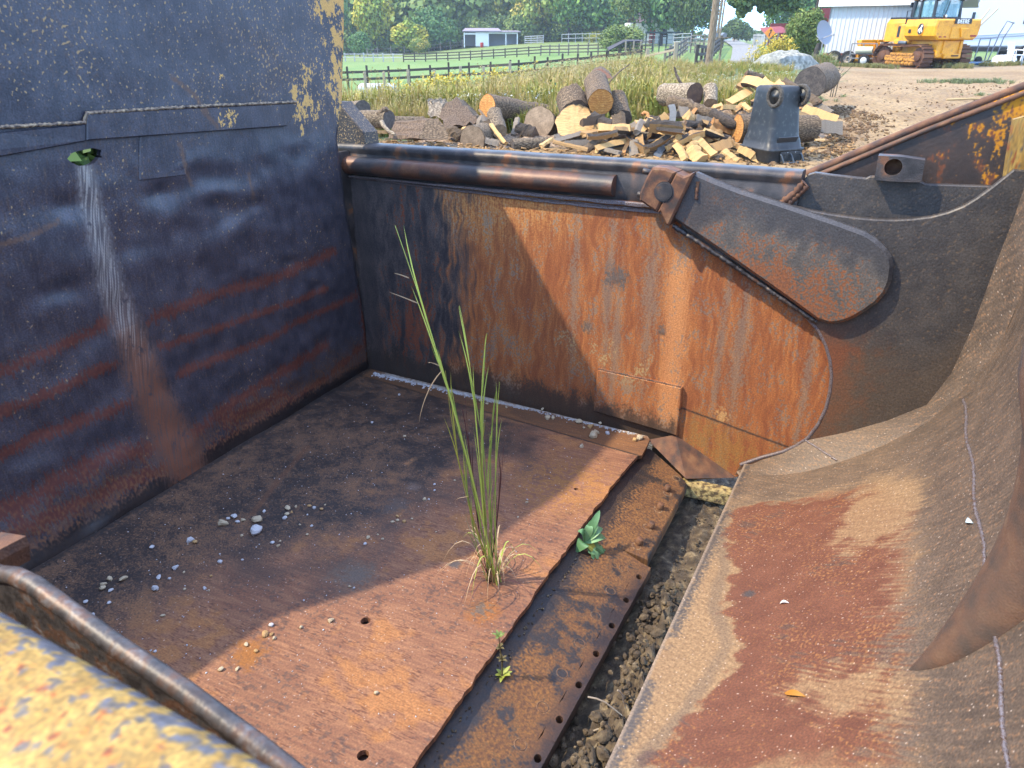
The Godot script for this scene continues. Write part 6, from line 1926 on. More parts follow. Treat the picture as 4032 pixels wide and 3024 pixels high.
func heap() -> void:
	# what the firewood lies on: bark, chips and earth
	var s := st()
	var nx := 90
	var nz := 46
	var g := []
	for j in nz + 1:
		var row := []
		for i in nx + 1:
			var x := lerpf(-3.4, 5.6, float(i) / nx)
			var z := lerpf(-10.4, -15.2, float(j) / nz)
			var h := 0.0
			for q in [[1.5, -12.4, 1.4, 0.8, 0.20], [2.7, -12.2, 0.9, 0.8, 0.22], [3.8, -13.1, 0.9, 0.75, 0.50], [-0.6, -12.5, 1.2, 0.8, 0.14], [4.6, -12.6, 0.6, 0.5, 0.2]]:
				h += q[4] * exp(-pow((x - q[0]) / q[2], 2.0) - pow((z - q[1]) / q[3], 2.0))
			h += (0.05 * n_one.get_noise_2d(x * 4.0, z * 4.0) + 0.04 * n_one.get_noise_2d(x * 11.0, z * 11.0)) * clampf(h * 6.0, 0.0, 1.0)
			row.append(Vector3(x, gy(x, z) + h - 0.06, z))
		g.append(row)
	for j in nz:
		for i in nx: quad(s, g[j][i], g[j][i + 1], g[j + 1][i + 1], g[j + 1][i])
	var o := put(s, "bark_debris", mottle(0.05, [Color(.26, .20, .15), Color(.40, .32, .24), Color(.52, .43, .33), Color(.66, .56, .42)], [0.2, 0.45, 0.65, 0.9], 0.9, 0.95, 1.5, 0.0, 101, 4, Vector3.ONE, 256))
	tag(o, "bed of bark chips and earth under the firewood", "debris", "", "stuff")
	var chips := []
	for k in 1500:
		var x := rng.randf_range(-3.0, 5.4)
		var z := rng.randf_range(-10.6, -13.4)
		chips.append([Vector3(x, gy(x, z) + rng.randf_range(0.0, 0.05), z), rng.randf_range(0.015, 0.06)])
	var st2 := st(true)
	box(st2, Transform3D(), Vector3(2.0, 0.35, 0.6), 0.05)
	st2.generate_normals()
	var chip := st2.commit()
	scatter(chips, chip, wood_m.t, "wood_chips", "splinters and chips of wood littering the dirt", "wood chips", false)
	M.clod = mottle(0.03, [Color(.27, .195, .12), Color(.37, .28, .18), Color(.46, .37, .25)], [0.2, 0.5, 0.8], 0.6, 0.95, 0.0, 0.0, 115, 4, Vector3.ONE, 128)
	# clods of earth along the tyre ridge right of the bin
	var clods := []
	var ridge := [Vector3(3.686, -0.07, -10.552), Vector3(4.165, -0.018, -10.801), Vector3(4.997, 0.107, -11.755), Vector3(5.969, 0.212, -13.034), Vector3(6.778, 0.304, -14.529), Vector3(6.564, 0.303, -15.533)]
	for k in 1500:
		var i := rng.randi() % (ridge.size() - 1)
		var p: Vector3 = ridge[i].lerp(ridge[i + 1], rng.randf())
		p += Vector3(rng.randfn() * 0.22, 0, rng.randfn() * 0.25)
		clods.append([on_ground(p, -0.01), rng.randf_range(0.008, 0.032) * (2.0 if rng.randf() < 0.1 else 1.0)])
	for k in 900:
		var zz := -rng.randf_range(11.0, 24.0)
		var p := Vector3(-zz * rng.randf_range(0.42, 0.8), 0, zz)
		clods.append([on_ground(p, 0.0), rng.randf_range(0.008, 0.03)])
	scatter(clods, stone_mesh(72, 0.8), M.clod, "dirt_clods", "loose clods of tan earth along the edge of the yard", "earth", false)

func bin() -> void:
	var base := Vector3(3.765, -0.079, -10.771)
	var t := thing("wheelie_bin", "black wheeled rubbish bin standing upside down before the firewood", "bin", on_ground(base, 0.0))
	t.rotation.y = 0.40
	var m := mat(Color(.045, .05, .055), 0.42)
	m.rim_enabled = false
	var dusty := mottle(0.02, [Color(.06, .065, .07), Color(.085, .09, .095), Color(.115, .12, .12), Color(.26, .25, .23)], [0.2, 0.5, 0.7, 0.9], 0.5, 0.48, 0.05, 0.0, 111, 4, Vector3.ONE, 256, false)
	var mud := mottle(0.03, [Color(.16, .145, .13), Color(.24, .22, .19), Color(.33, .30, .26)], [0.2, 0.5, 0.8], 0.3, 0.9, 0.2, 0.0, 112, 4, Vector3.ONE, 256, false)
	# body: upside down, the wide mouth below; sections as rounded rectangles [y, half width, half depth, corner, forward shift]
	var secs := [[0.02, .315, .33, .05, 0], [0.05, .322, .335, .06, 0], [0.16, .318, .33, .06, 0], [0.175, .328, .34, .06, 0], [0.20, .326, .335, .06, 0], [0.205, .300, .315, .07, 0], [0.30, .292, .30, .08, -.01], [0.36, .272, .285, .09, -.012], [0.55, .258, .27, .10, -.02], [0.75, .246, .255, .10, -.03], [0.92, .236, .245, .10, -.035], [0.985, .226, .235, .09, -.035], [1.005, .20, .21, .08, -.035]]
	var rings := []
	for q in secs:
		var ring := []
		for c in 4:
			var cx: float = [1, -1, -1, 1][c] * (q[1] - q[3])
			var cz: float = [1, 1, -1, -1][c] * (q[2] - q[3])
			for k in 6:
				var a := PI / 2 * c + PI / 2 * k / 5.0
				var p := Vector3(cx + cos(a) * q[3], q[0], cz + sin(a) * q[3] + q[4])
				# the hollow between the wheels at the back foot, which shows on top
				if q[0] > 0.62 and p.z > 0.1 and absf(p.x) < 0.16: p.z -= 0.085 * ss(0.62, 0.95, q[0]) * (1.0 - absf(p.x) / 0.16)
				ring.append(p)
		rings.append(ring)
	var s := st()
	for i in rings.size() - 1:
		for k in 24: quad(s, rings[i][k], rings[i + 1][k], rings[i + 1][(k + 1) % 24], rings[i][(k + 1) % 24])
	put(s, "body", dusty, t)
	s = st(true)
	for k in 24: tri(s, Vector3(0, 1.008, -0.035), rings[-1][k], rings[-1][(k + 1) % 24])
	put(s, "underside", mud, t)
	# wheels with ribbed tyres, the axle and its bracket
	for sx in [-1, 1]:
		s = st()
		var c := Vector3(0.232 * sx, 0.885, 0.185)
		var xf := Transform3D(Basis(Vector3(0, 0, 1), PI / 2), c)
		lathe(s, [Vector2(0.105, -0.028), Vector2(0.142, -0.028), Vector2(0.15, -0.016), Vector2(0.15, 0.016), Vector2(0.142, 0.028), Vector2(0.105, 0.028), Vector2(0.105, -0.028)], 26, xf)
		var wheel := put(s, "wheel", mud, t)
		s = st()
		lathe(s, [Vector2(0.0, -0.022), Vector2(0.03, -0.026), Vector2(0.032, -0.012), Vector2(0.108, -0.012), Vector2(0.108, 0.012), Vector2(0.032, 0.012), Vector2(0.03, 0.026), Vector2(0.0, 0.022)], 22, xf)
		for k in 5:
			var a := TAU * k / 5.0
			bar(s, c + Vector3(0, cos(a), sin(a)) * 0.02, c + Vector3(0, cos(a), sin(a)) * 0.088, 0.014, 0.036, 0.002, Vector3(1, 0, 0))
		put(s, "rim", dusty, wheel)
	s = st()
	cyl(s, Vector3(-0.2, 0.885, 0.185), Vector3(0.2, 0.885, 0.185), 0.014, 10)
	put(s, "axle", mat(Color(.22, .20, .18), 0.5, 0.5), t)
	# rim band, hinge plate and the handle frame at the foot
	s = st()
	box(s, at(Vector3(0.06, 0.095, 0.338)), Vector3(0.36, 0.13, 0.02), 0.008)
	var pl := put(s, "hinge_plate", dusty, t)
	for k in 4:
		s = st()
		cyl(s, Vector3(-0.05 + 0.075 * k, 0.115, 0.34), Vector3(-0.05 + 0.075 * k, 0.115, 0.3495), 0.012, 10)
		put(s, "hole", M.black, pl)
	for k in 2:
		s = st()
		cyl(s, Vector3(0.0 + 0.14 * k, 0.15, 0.34), Vector3(0.0 + 0.14 * k, 0.15, 0.352), 0.008, 8)
		put(s, "rivet", mat(Color(.6, .6, .6), 0.4, 0.6), pl)
	s = st()
	cyl(s, Vector3(-0.13, 0.02, 0.43), Vector3(0.25, 0.02, 0.43), 0.014, 10)
	for k in 3: tube(s, [Vector3(-0.12 + 0.18 * k, 0.13, 0.34), Vector3(-0.12 + 0.18 * k, 0.11, 0.37), Vector3(-0.115 + 0.18 * k, 0.02, 0.43)], [.013, .013, .012], 8)
	put(s, "handle", mat(Color(.16, .19, .21), 0.45), t)
	s = st()
	box(s, at(Vector3(0.0, 0.315, 0.305), Vector3(0.5, 0, 0)), Vector3(0.34, 0.10, 0.014), 0.006)
	put(s, "sloped_panel", mat(Color(.14, .15, .165), 0.38), t)

# ---------- weeds, fences, trees and buildings beyond ----------
func tuft(sd: int, n: int, h: float, w: float, spread: float, col: Array, heads := Color(0, 0, 0, 0), head_size := 0.0, head_n := 0) -> ArrayMesh:
	var r := RandomNumberGenerator.new()
	r.seed = sd
	var s := st(true)
	for k in n:
		var a := r.randf() * TAU
		var o := Vector3(cos(a), 0, sin(a))
		var l := r.randf_range(0.1, 1.0) * spread
		var hh := h * r.randf_range(0.55, 1.0)
		s.set_color(col[r.randi() % col.size()] * r.randf_range(0.8, 1.2))
		var foot := o * r.randf() * spread * 0.5
		var tip := foot + o * l + Vector3(0, hh * r.randf_range(0.7, 1.0), 0)
		var mid := foot + o * l * 0.35 + Vector3(0, hh * 0.75, 0)
		var side := Vector3(-o.z, 0, o.x) * w
		quad(s, foot - side, mid - side * 0.8, mid + side * 0.8, foot + side)
		tri(s, mid - side * 0.8, tip, mid + side * 0.8)
		if heads.a > 0.0 and k % 2 == 0:
			for e in head_n:
				s.set_color(heads * r.randf_range(0.75, 1.2))
				var c := tip + Vector3(r.randfn(), r.randfn() * 0.8, r.randfn()) * head_size * 1.6
				var x := Vector3(r.randfn(), r.randfn(), r.randfn()).normalized() * head_size
				var y := x.cross(Vector3(r.randfn(), r.randfn(), r.randfn())).normalized() * head_size * 0.7
				quad(s, c - x, c + y, c + x, c - y)
	s.generate_normals()
	return s.commit()

func tones(list: Array, k: Color) -> Array:
	return list.map(func(c): return Color(c.r * k.r, c.g * k.g, c.b * k.b))

func leaf_mat(back := 0.35) -> StandardMaterial3D:
	var m := mat(Color.WHITE, 0.75)
	m.vertex_color_use_as_albedo = true
	m.backlight_enabled = true
	m.backlight = Color(back, back, back * 0.5)
	return m

# a crown of leaf clumps round a few lobes; spaces are left between them
func crown_mesh(sd: int, lobes: int, n: int, leaf: float, tones: Array, tall := 1.0) -> ArrayMesh:   # unit radius
	var r := RandomNumberGenerator.new()
	r.seed = sd
	var s := st(true)
	var ls := []
	for k in lobes:
		var d := Vector3(r.randfn(), r.randfn() * 0.9, r.randfn()).normalized() * r.randf_range(0.2, 0.70)
		ls.append([Vector3(d.x, d.y * tall, d.z), r.randf_range(0.34, 0.54), r.randi() % tones.size()])
	for k in n:
		var l: Array = ls[k % lobes]
		var d := Vector3(r.randfn(), r.randfn() + 0.25, r.randfn()).normalized()
		var c: Vector3 = l[0] + d * l[1] * (0.62 + 0.45 * sqrt(r.randf()))
		var size := leaf * r.randf_range(0.6, 1.3)
		var nrm := (d + Vector3(r.randfn(), r.randfn(), r.randfn()) * 0.55).normalized()
		var x := nrm.cross(Vector3(r.randfn(), r.randfn(), r.randfn())).normalized() * size
		var y := nrm.cross(x).normalized() * size * 0.75
		s.set_color(tones[l[2]] * r.randf_range(0.7, 1.3))
		tri(s, c - x, c + y, c + x * 0.9)
		tri(s, c - x * 0.7, c + x, c - y)
	s.generate_normals()
	return s.commit()

var crowns := []
var leaf_m: StandardMaterial3D
var trunk_m: StandardMaterial3D

func tree(label: String, foot: Vector3, top: float, width: float, kind: int, tint: Color, low := 0.12, group := "trees of the wood behind the pasture") -> void:
	foot = on_ground(foot, 0.1)
	var h := top - foot.y
	var t := thing("tree", label, "tree", foot, 0.0, group)
	var lo := h * low
	var s := st()
	var tilt := Vector3(rng.randf_range(-.03, .03) * h, 0, rng.randf_range(-.03, .03) * h)
	tube(s, [Vector3.ZERO, tilt * 0.3 + Vector3(0, h * 0.35, 0), tilt + Vector3(0, h * 0.85, 0)], [h * 0.022, h * 0.016, h * 0.004], 8)
	for k in 7:
		var a := TAU * k / 7.0 + rng.randf()
		var y := h * rng.randf_range(0.28, 0.65)
		tube(s, [tilt * (y / h) + Vector3(0, y, 0), Vector3(cos(a) * width * 0.2, y + h * 0.10, sin(a) * width * 0.2), Vector3(cos(a) * width * 0.38, y + h * 0.16, sin(a) * width * 0.38)], [h * 0.008, h * 0.006, h * 0.002], 6)
	put(s, "trunk", trunk_m, t)
	var m: StandardMaterial3D = leaf_m
	var key := "leaf%s" % tint.to_html()
	if not M.has(key):
		m = leaf_m.duplicate()
		m.albedo_color = tint
		M[key] = m
	var o := hang(crowns[kind], "crown", M[key], t)
	o.transform = Transform3D(Basis(Vector3.UP, rng.randf() * TAU) * Basis.from_scale(Vector3(width * 0.5, (h - lo) * 0.5, width * 0.5)), Vector3(0, lo + (h - lo) * 0.5, 0))

func post_fence(label: String, posts: Array, ph: float, pw: float, rails: Array, rail_h: float, pm: Material, rm: Material, group := "") -> void:
	# posts: points on the ground; rails: heights
	var t := thing("fence", label, "fence", on_ground(posts[0]), 0.0, group)
	var o := t.position
	var ps := []
	for p in posts: ps.append(on_ground(p) - o)
	for i in ps.size():
		var s := st()
		var hh: float = ph * rng.randf_range(0.95, 1.06)
		bar(s, ps[i] - Vector3(0, 0.2, 0), ps[i] + Vector3(rng.randf_range(-.03, .03), hh, 0), pw, pw, 0.01, Vector3.BACK)
		put(s, "post", pm, t)
		if i + 1 < ps.size():
			for r in rails:
				s = st()
				var d: Vector3 = (ps[i + 1] - ps[i]).normalized()
				var off := Vector3(-d.z, 0, d.x) * (pw * 0.5 + 0.03)
				bar(s, ps[i] + Vector3(0, r, 0) + off, ps[i + 1] + Vector3(0, r + rng.randf_range(-.02, .02), 0) + off, rail_h, 0.04, 0.005)
				put(s, "rail", rm, t)

func row(a: Vector3, b: Vector3, n: int) -> Array:
	var out := []
	for k in n: out.append(a.lerp(b, float(k) / (n - 1)))
	return out

func far_side() -> void:
	weeds()
	fences()
	wood()
	sheds()
	road_side()
	building()
	behind_machine()

func in_weeds(u: float, d: float) -> float:
	if d < 13.6: return 0.0
	var right := 0.70 if d > 15.5 else lerpf(0.1, 0.70, clampf((d - 13.6) / 1.9, 0.0, 1.0))
	if d > 30.0: right = lerpf(0.70, 0.42, clampf((d - 30.0) / 8.0, 0.0, 1.0))
	return ss(right + 0.05, right - 0.03, u)

func weeds() -> void:
	var greens := [Color(.26, .34, .06), Color(.33, .39, .09), Color(.20, .29, .05), Color(.40, .41, .14)]
	var straws := [Color(.50, .43, .18), Color(.42, .36, .14), Color(.34, .37, .11), Color(.55, .47, .22)]
	greens = tones(greens, Color(.78, .58, .45))
	straws = tones(straws, Color(.76, .64, .50))
	var kinds := [
		["tall_grass", "tall rank green grass growing behind the firewood", tuft(1, 30, 1.0, 0.013, 0.40, greens), 3000, Color.WHITE],
		["dry_grass", "straw coloured seeding grass between pasture fence and firewood", tuft(2, 34, 1.1, 0.009, 0.36, straws, Color(.28, .22, .10), 0.018, 3), 3400, Color.WHITE],
		["white_asters", "weeds dotted with tiny white flowers behind the wood pile", tuft(3, 20, 0.75, 0.009, 0.36, greens, Color(.80, .80, .76), 0.020, 6), 1000, Color.WHITE],
		["broad_weeds", "broad leaved yellow green weeds in the rough ground", tuft(4, 36, 0.7, 0.030, 0.42, [Color(.18, .20, .035), Color(.25, .25, .055), Color(.11, .15, .027)]), 1300, Color.WHITE],
	]
	var m := leaf_mat(0.5)
	for q in kinds:
		var spots := []
		var tries := 0
		while spots.size() < int(q[3]) and tries < 60000:
			tries += 1
			var d := 13.6 * pow(2.9, pow(rng.randf(), 0.9))
			var u := rng.randf_range(-0.75, 0.8)
			var x := u * d / 2.0
			var patch := n_one.get_noise_2d(x * 0.25 + (hash(q[0]) % 50), d * 0.22)
			if rng.randf() > in_weeds(u, d) * (0.12 + 0.88 * ss(-0.12, 0.22, patch)): continue
			var sc := rng.randf_range(0.55, 1.15) * (0.62 if d < 15.0 else 1.0) * (0.8 if u > 0.45 else 1.0)
			sc *= lerpf(0.62, 1.0, ss(-0.25, 0.15, u)) if d > 18.0 else 1.0
			sc *= lerpf(1.0, 0.45, ss(0.30, 0.48, u) * ss(15.5, 18.0, d))
			if d > 34.0: sc *= 0.7
			spots.append([Vector3(x, gy(x, -d) - 0.03, -d), sc])
		if q[0] == "tall_grass" or q[0] == "broad_weeds":
			for k in 120: spots.append([Vector3(rng.randf_range(-9.0, -2.6), 0.0, rng.randf_range(-10.5, -6.0)), rng.randf_range(0.4, 0.7)])
		scatter(spots, q[2], m, q[0], q[1], "weeds", false, true)
	# goldenrod in clumps
	var gold := tuft(5, 16, 1.0, 0.012, 0.30, [Color(.14, .16, .035), Color(.18, .18, .05)], Color(.46, .35, .04), 0.04, 10)
	var spots := []
	for q in [[Vector3(-2.368, -0.119, -32.613), 1.6, 14, .8], [Vector3(-3.778, -0.271, -34.769), 1.8, 12, .8], [Vector3(-0.313, -0.154, -32.596), 1.0, 12, .85], [Vector3(-5.19, -0.194, -28.114), 1.6, 6, .6], [Vector3(1.748, 0.161, -21.598), 0.7, 5, .6], [Vector3(-3.53, -0.24, -23.63), 1.2, 3, .5], [Vector3(1.198, -0.508, -36.883), 1.2, 10, .6]]:
		for k in q[2]:
			var p: Vector3 = q[0] + Vector3(rng.randfn() * q[1] * 0.6, 0, rng.randfn() * 0.7)
			spots.append([on_ground(p), q[3] * rng.randf_range(1.1, 1.7)])
	scatter(spots, gold, m, "goldenrod", "yellow goldenrod in flower before the pasture fence", "weeds", false, true)
	for q in [["tall yellow goldenrod bush flowering right of the road", Vector3(14.281, 0.687, -41.935), 0.42, 16, 1.3], ["low yellow goldenrod clump flowering beside the boulder", Vector3(10.778, 0.639, -34.103), 0.40, 10, 0.75]]:
		var t := thing("goldenrod_bush", q[0], "bush", on_ground(q[1]))
		for k in q[3]:
			var o := hang(gold, "stem", m, t)
			var p := Vector3(rng.randfn() * q[2] * 0.75, 0, rng.randfn() * 0.5)
			o.transform = Transform3D(Basis(Vector3.UP, rng.randf() * TAU) * Basis.from_scale(Vector3.ONE * q[4] * rng.randf_range(0.7, 1.25)), p + Vector3(0, gy(t.position.x + p.x, t.position.z + p.z) - t.position.y, 0))
	# grass along the machine and the building
	var tg := tuft(6, 24, 0.30, 0.008, 0.2, [Color(.13, .155, .035), Color(.17, .18, .05), Color(.25, .21, .09)])
	spots = []
	for q in [[Vector3(19.158, 0.244, -35.024), Vector3(19.978, 0.399, -33.985), 60, 0.9], [Vector3(16.292, 0.142, -36.089), Vector3(17.134, 0.16, -34.982), 60, 0.8], [Vector3(15.725, 0.054, -38.276), Vector3(17.28, 0.054, -38.276), 160, 0.6], [Vector3(21.755, 0.242, -36.138), Vector3(24.021, 0.314, -36.173), 110, 0.8], [Vector3(17.022, 0.22, -41.704), Vector3(17.171, 0.158, -40.558), 30, 1.5], [Vector3(14.071, 0.242, -36.138), Vector3(13.761, 0.212, -33.892), 40, 2.2]]:
		for k in q[2]: spots.append([on_ground(q[0].lerp(q[1], rng.randf()) + Vector3(0, 0, rng.randfn() * 0.5)), q[3] * rng.randf_range(0.6, 1.2)])
	scatter(spots, tg, m, "yard_grass", "rough grass round the machine tracks and the building foot", "grass", false, true)
	spots = []
	for k in 90: spots.append([on_ground(Vector3(13.533, 0.368, -22.815) + Vector3(rng.randfn() * 0.55, 0, rng.randfn() * 0.35)), rng.randf_range(0.3, 0.8)])
	for k in 14: spots.append([on_ground(Vector3(11.055, 0.324, -17.774) + Vector3(rng.randfn() * 0.2, 0, rng.randfn() * 0.15)), rng.randf_range(0.2, 0.4)])
	for k in 26: spots.append([on_ground(Vector3(6.483, 0.306, -16.984) + Vector3(rng.randfn() * 0.4, 0, rng.randfn() * 0.2)), rng.randf_range(0.25, 0.5)])
	scatter(spots, tuft(7, 22, 0.22, 0.012, 0.3, [Color(.14, .17, .07), Color(.20, .21, .10), Color(.11, .14, .06)]), m, "pulled_weeds", "wilted grey green weeds dropped on the dirt", "weeds", false, true)
	# vine on the tilted log, taller stems by the weathered log
	var t := thing("vine", "green leafy vine hanging beside the tilted log", "vine", Vector3(1.027, 0.382, -13.229))
	for k in 70:
		var s := st()
		var c := Vector3(rng.randfn() * 0.10, rng.randfn() * 0.16, rng.randfn() * 0.06) + Vector3(-0.0, 0.0, 0)
		c.x += -c.y * 0.5
		leaf_shape(s, c, c + Vector3(rng.randfn(), rng.randfn(), rng.randfn()).normalized() * 0.06, 0.022, Vector3(rng.randfn(), 1, rng.randfn()).normalized(), 0.004)
		put(s, "leaf", M.vine, t)
	t = thing("tall_weed", "thin dark stemmed weed standing right of the big weathered log", "weed", on_ground(Vector3(7.334, 0.425, -17.489)))
	for q in [[0.0, 0.95, 0.12], [0.06, 0.75, 0.34], [-0.05, 0.6, 0.2]]:
		var s := st()
		tube(s, [Vector3(q[0], 0, 0), Vector3(q[0] + 0.02, q[1] * 0.5, 0), Vector3(q[0] + q[2], q[1], 0)], [.010, .008, .003], 6)
		put(s, "stem", M.vine_stem, t)
		for k in 4:
			s = st()
			var p := Vector3(q[0] + 0.02 * k, q[1] * (0.3 + 0.16 * k), 0)
			leaf_shape(s, p, p + Vector3(rng.randf_range(-.3, .35), rng.randf_range(-.05, .12), rng.randfn() * 0.1), 0.014, Vector3(0, 1, 0.2), 0.02)
			put(s, "leaf", M.vine, t)

func fences() -> void:
	var dark := mat(Color(.22, .195, .17), 0.9)
	var grey := mat(Color(.42, .39, .35), 0.9)
	var old := mat(Color(.56, .51, .42), 0.9)
	var white := mat(Color(.56, .57, .57), 0.7)
	post_fence("dark two railed fence along the near side of the green pasture", [Vector3(-12.873, -2.155, -53.916), Vector3(-11.481, -2.143, -53.921), Vector3(-10.077, -2.126, -53.93), Vector3(-8.569, -2.097, -53.944), Vector3(-7.145, -2.039, -53.973), Vector3(-5.721, -2.01, -53.987), Vector3(-4.394, -2.01, -53.987), Vector3(-2.97, -1.894, -54.045), Vector3(-1.452, -1.682, -53.034), Vector3(-0.118, -1.531, -51.993), Vector3(0.441, -1.448, -52.034), Vector3(1.498, -1.309, -52.103), Vector3(2.375, -1.169, -52.172), Vector3(3.369, -1.114, -52.199), Vector3(4.303, -0.948, -51.166), Vector3(5.185, -0.893, -51.193), Vector3(6.087, -0.734, -50.156), Vector3(6.861, -0.627, -50.209), Vector3(8.11, -0.422, -49.195)], 1.75, 0.13, [0.95, 1.42], 0.16, dark, dark)
	post_fence("row of weathered grey posts in the tall weeds", [Vector3(-9.021, -1.858, -47.37), Vector3(-7.842, -1.858, -47.37), Vector3(-6.2, -1.779, -46.293), Vector3(-4.534, -1.798, -45.169), Vector3(-3.012, -1.749, -45.193), Vector3(-1.652, -1.603, -45.265), Vector3(-0.101, -1.36, -44.27)], 1.55, 0.15, [0.5, 1.2], 0.012, old, grey)
	post_fence("two old grey posts joined by a single rail in tall weeds", [Vector3(6.823, -0.059, -39.335), Vector3(7.778, 0.033, -37.15)], 1.35, 0.16, [0.95], 0.10, old, old)
	post_fence("dark board fence crossing the far side of the green pasture", row(Vector3(-16.176, -2.105, -116.404), Vector3(4.082, -1.473, -111.139), 13), 1.25, 0.16, [0.35, 0.75, 1.12], 0.14, dark, dark)
	post_fence("pale wire fence continuing the far board fence toward the wood", row(Vector3(-28.169, -2.543, -125.111), Vector3(-16.176, -2.105, -116.404), 8), 1.2, 0.16, [0.6, 1.05], 0.10, white, white)
	post_fence("grey board fence running behind the lean-to", row(Vector3(4.082, -1.473, -111.139), Vector3(17.453, -0.413, -97.162), 12), 1.45, 0.18, [0.4, 0.8, 1.2], 0.14, grey, dark)
	post_fence("thin sloping fence climbing along the edge of the wood", [Vector3(-25.995, -2.74, -140.63), Vector3(-24.173, -2.665, -140.666), Vector3(-22.11, -2.43, -143.013), Vector3(-19.973, -2.217, -145.35), Vector3(-18.021, -1.932, -147.721), Vector3(-15.913, -1.669, -150.082), Vector3(-13.914, -1.397, -152.447), Vector3(-12.036, -1.258, -153.631), Vector3(-9.697, -1.016, -153.751)], 1.6, 0.14, [0.7, 1.25], 0.05, grey, grey)
	post_fence("white pipe fence at the top of the upper pasture", row(Vector3(9.124, 0.059, -144.243), Vector3(16.183, 0.253, -139.877), 7), 1.5, 0.12, [0.75, 1.42], 0.10, white, white)
	post_fence("stack of white rails beside the white shed", row(Vector3(2.501, -0.342, -151.853), Vector3(5.95, -0.222, -148.566), 4), 1.4, 0.12, [0.25, 0.6, 0.95, 1.3], 0.12, white, white)
	post_fence("dark board fence running uphill toward the corral", row(Vector3(10.328, -0.122, -52.689), Vector3(19.698, -0.23, -88.329), 8), 1.45, 0.16, [0.45, 0.85, 1.3], 0.15, grey, dark)
	post_fence("dark sagging board fence beside the road", row(Vector3(10.341, 0.081, -43.866), Vector3(26.11, 0.199, -97.465), 11), 1.3, 0.15, [0.4, 0.8, 1.2], 0.16, dark, dark)
	post_fence("white pipe corral gate with rounded top", row(Vector3(18.093, -0.23, -88.329), Vector3(19.559, -0.185, -86.121), 3), 1.9, 0.09, [0.3, 0.7, 1.1, 1.5, 1.85], 0.07, white, white)
	post_fence("grey corral panels behind the leaning pole", row(Vector3(19.107, -0.139, -83.913), Vector3(19.872, -0.047, -79.496), 5), 1.7, 0.11, [0.3, 0.65, 1.0, 1.35, 1.65], 0.07, grey, grey)
	post_fence("long white rail fence across the foot of the dark trees", row(Vector3(21.571, 0.242, -130.949), Vector3(31.29, 0.538, -116.594), 10), 1.5, 0.12, [0.8, 1.4], 0.10, grey, white)
	post_fence("pale boarded fence beside the horse trailer", row(Vector3(38.288, 0.468, -124.368), Vector3(33.952, 0.888, -105.613), 9), 1.5, 0.5, [1.3], 0.12, white, white)
	post_fence("grey rail fence under the red barn roof", row(Vector3(32.879, 0.99, -102.317), Vector3(32.238, 1.142, -95.7), 5), 1.6, 0.14, [0.6, 1.0, 1.4], 0.14, grey, grey)

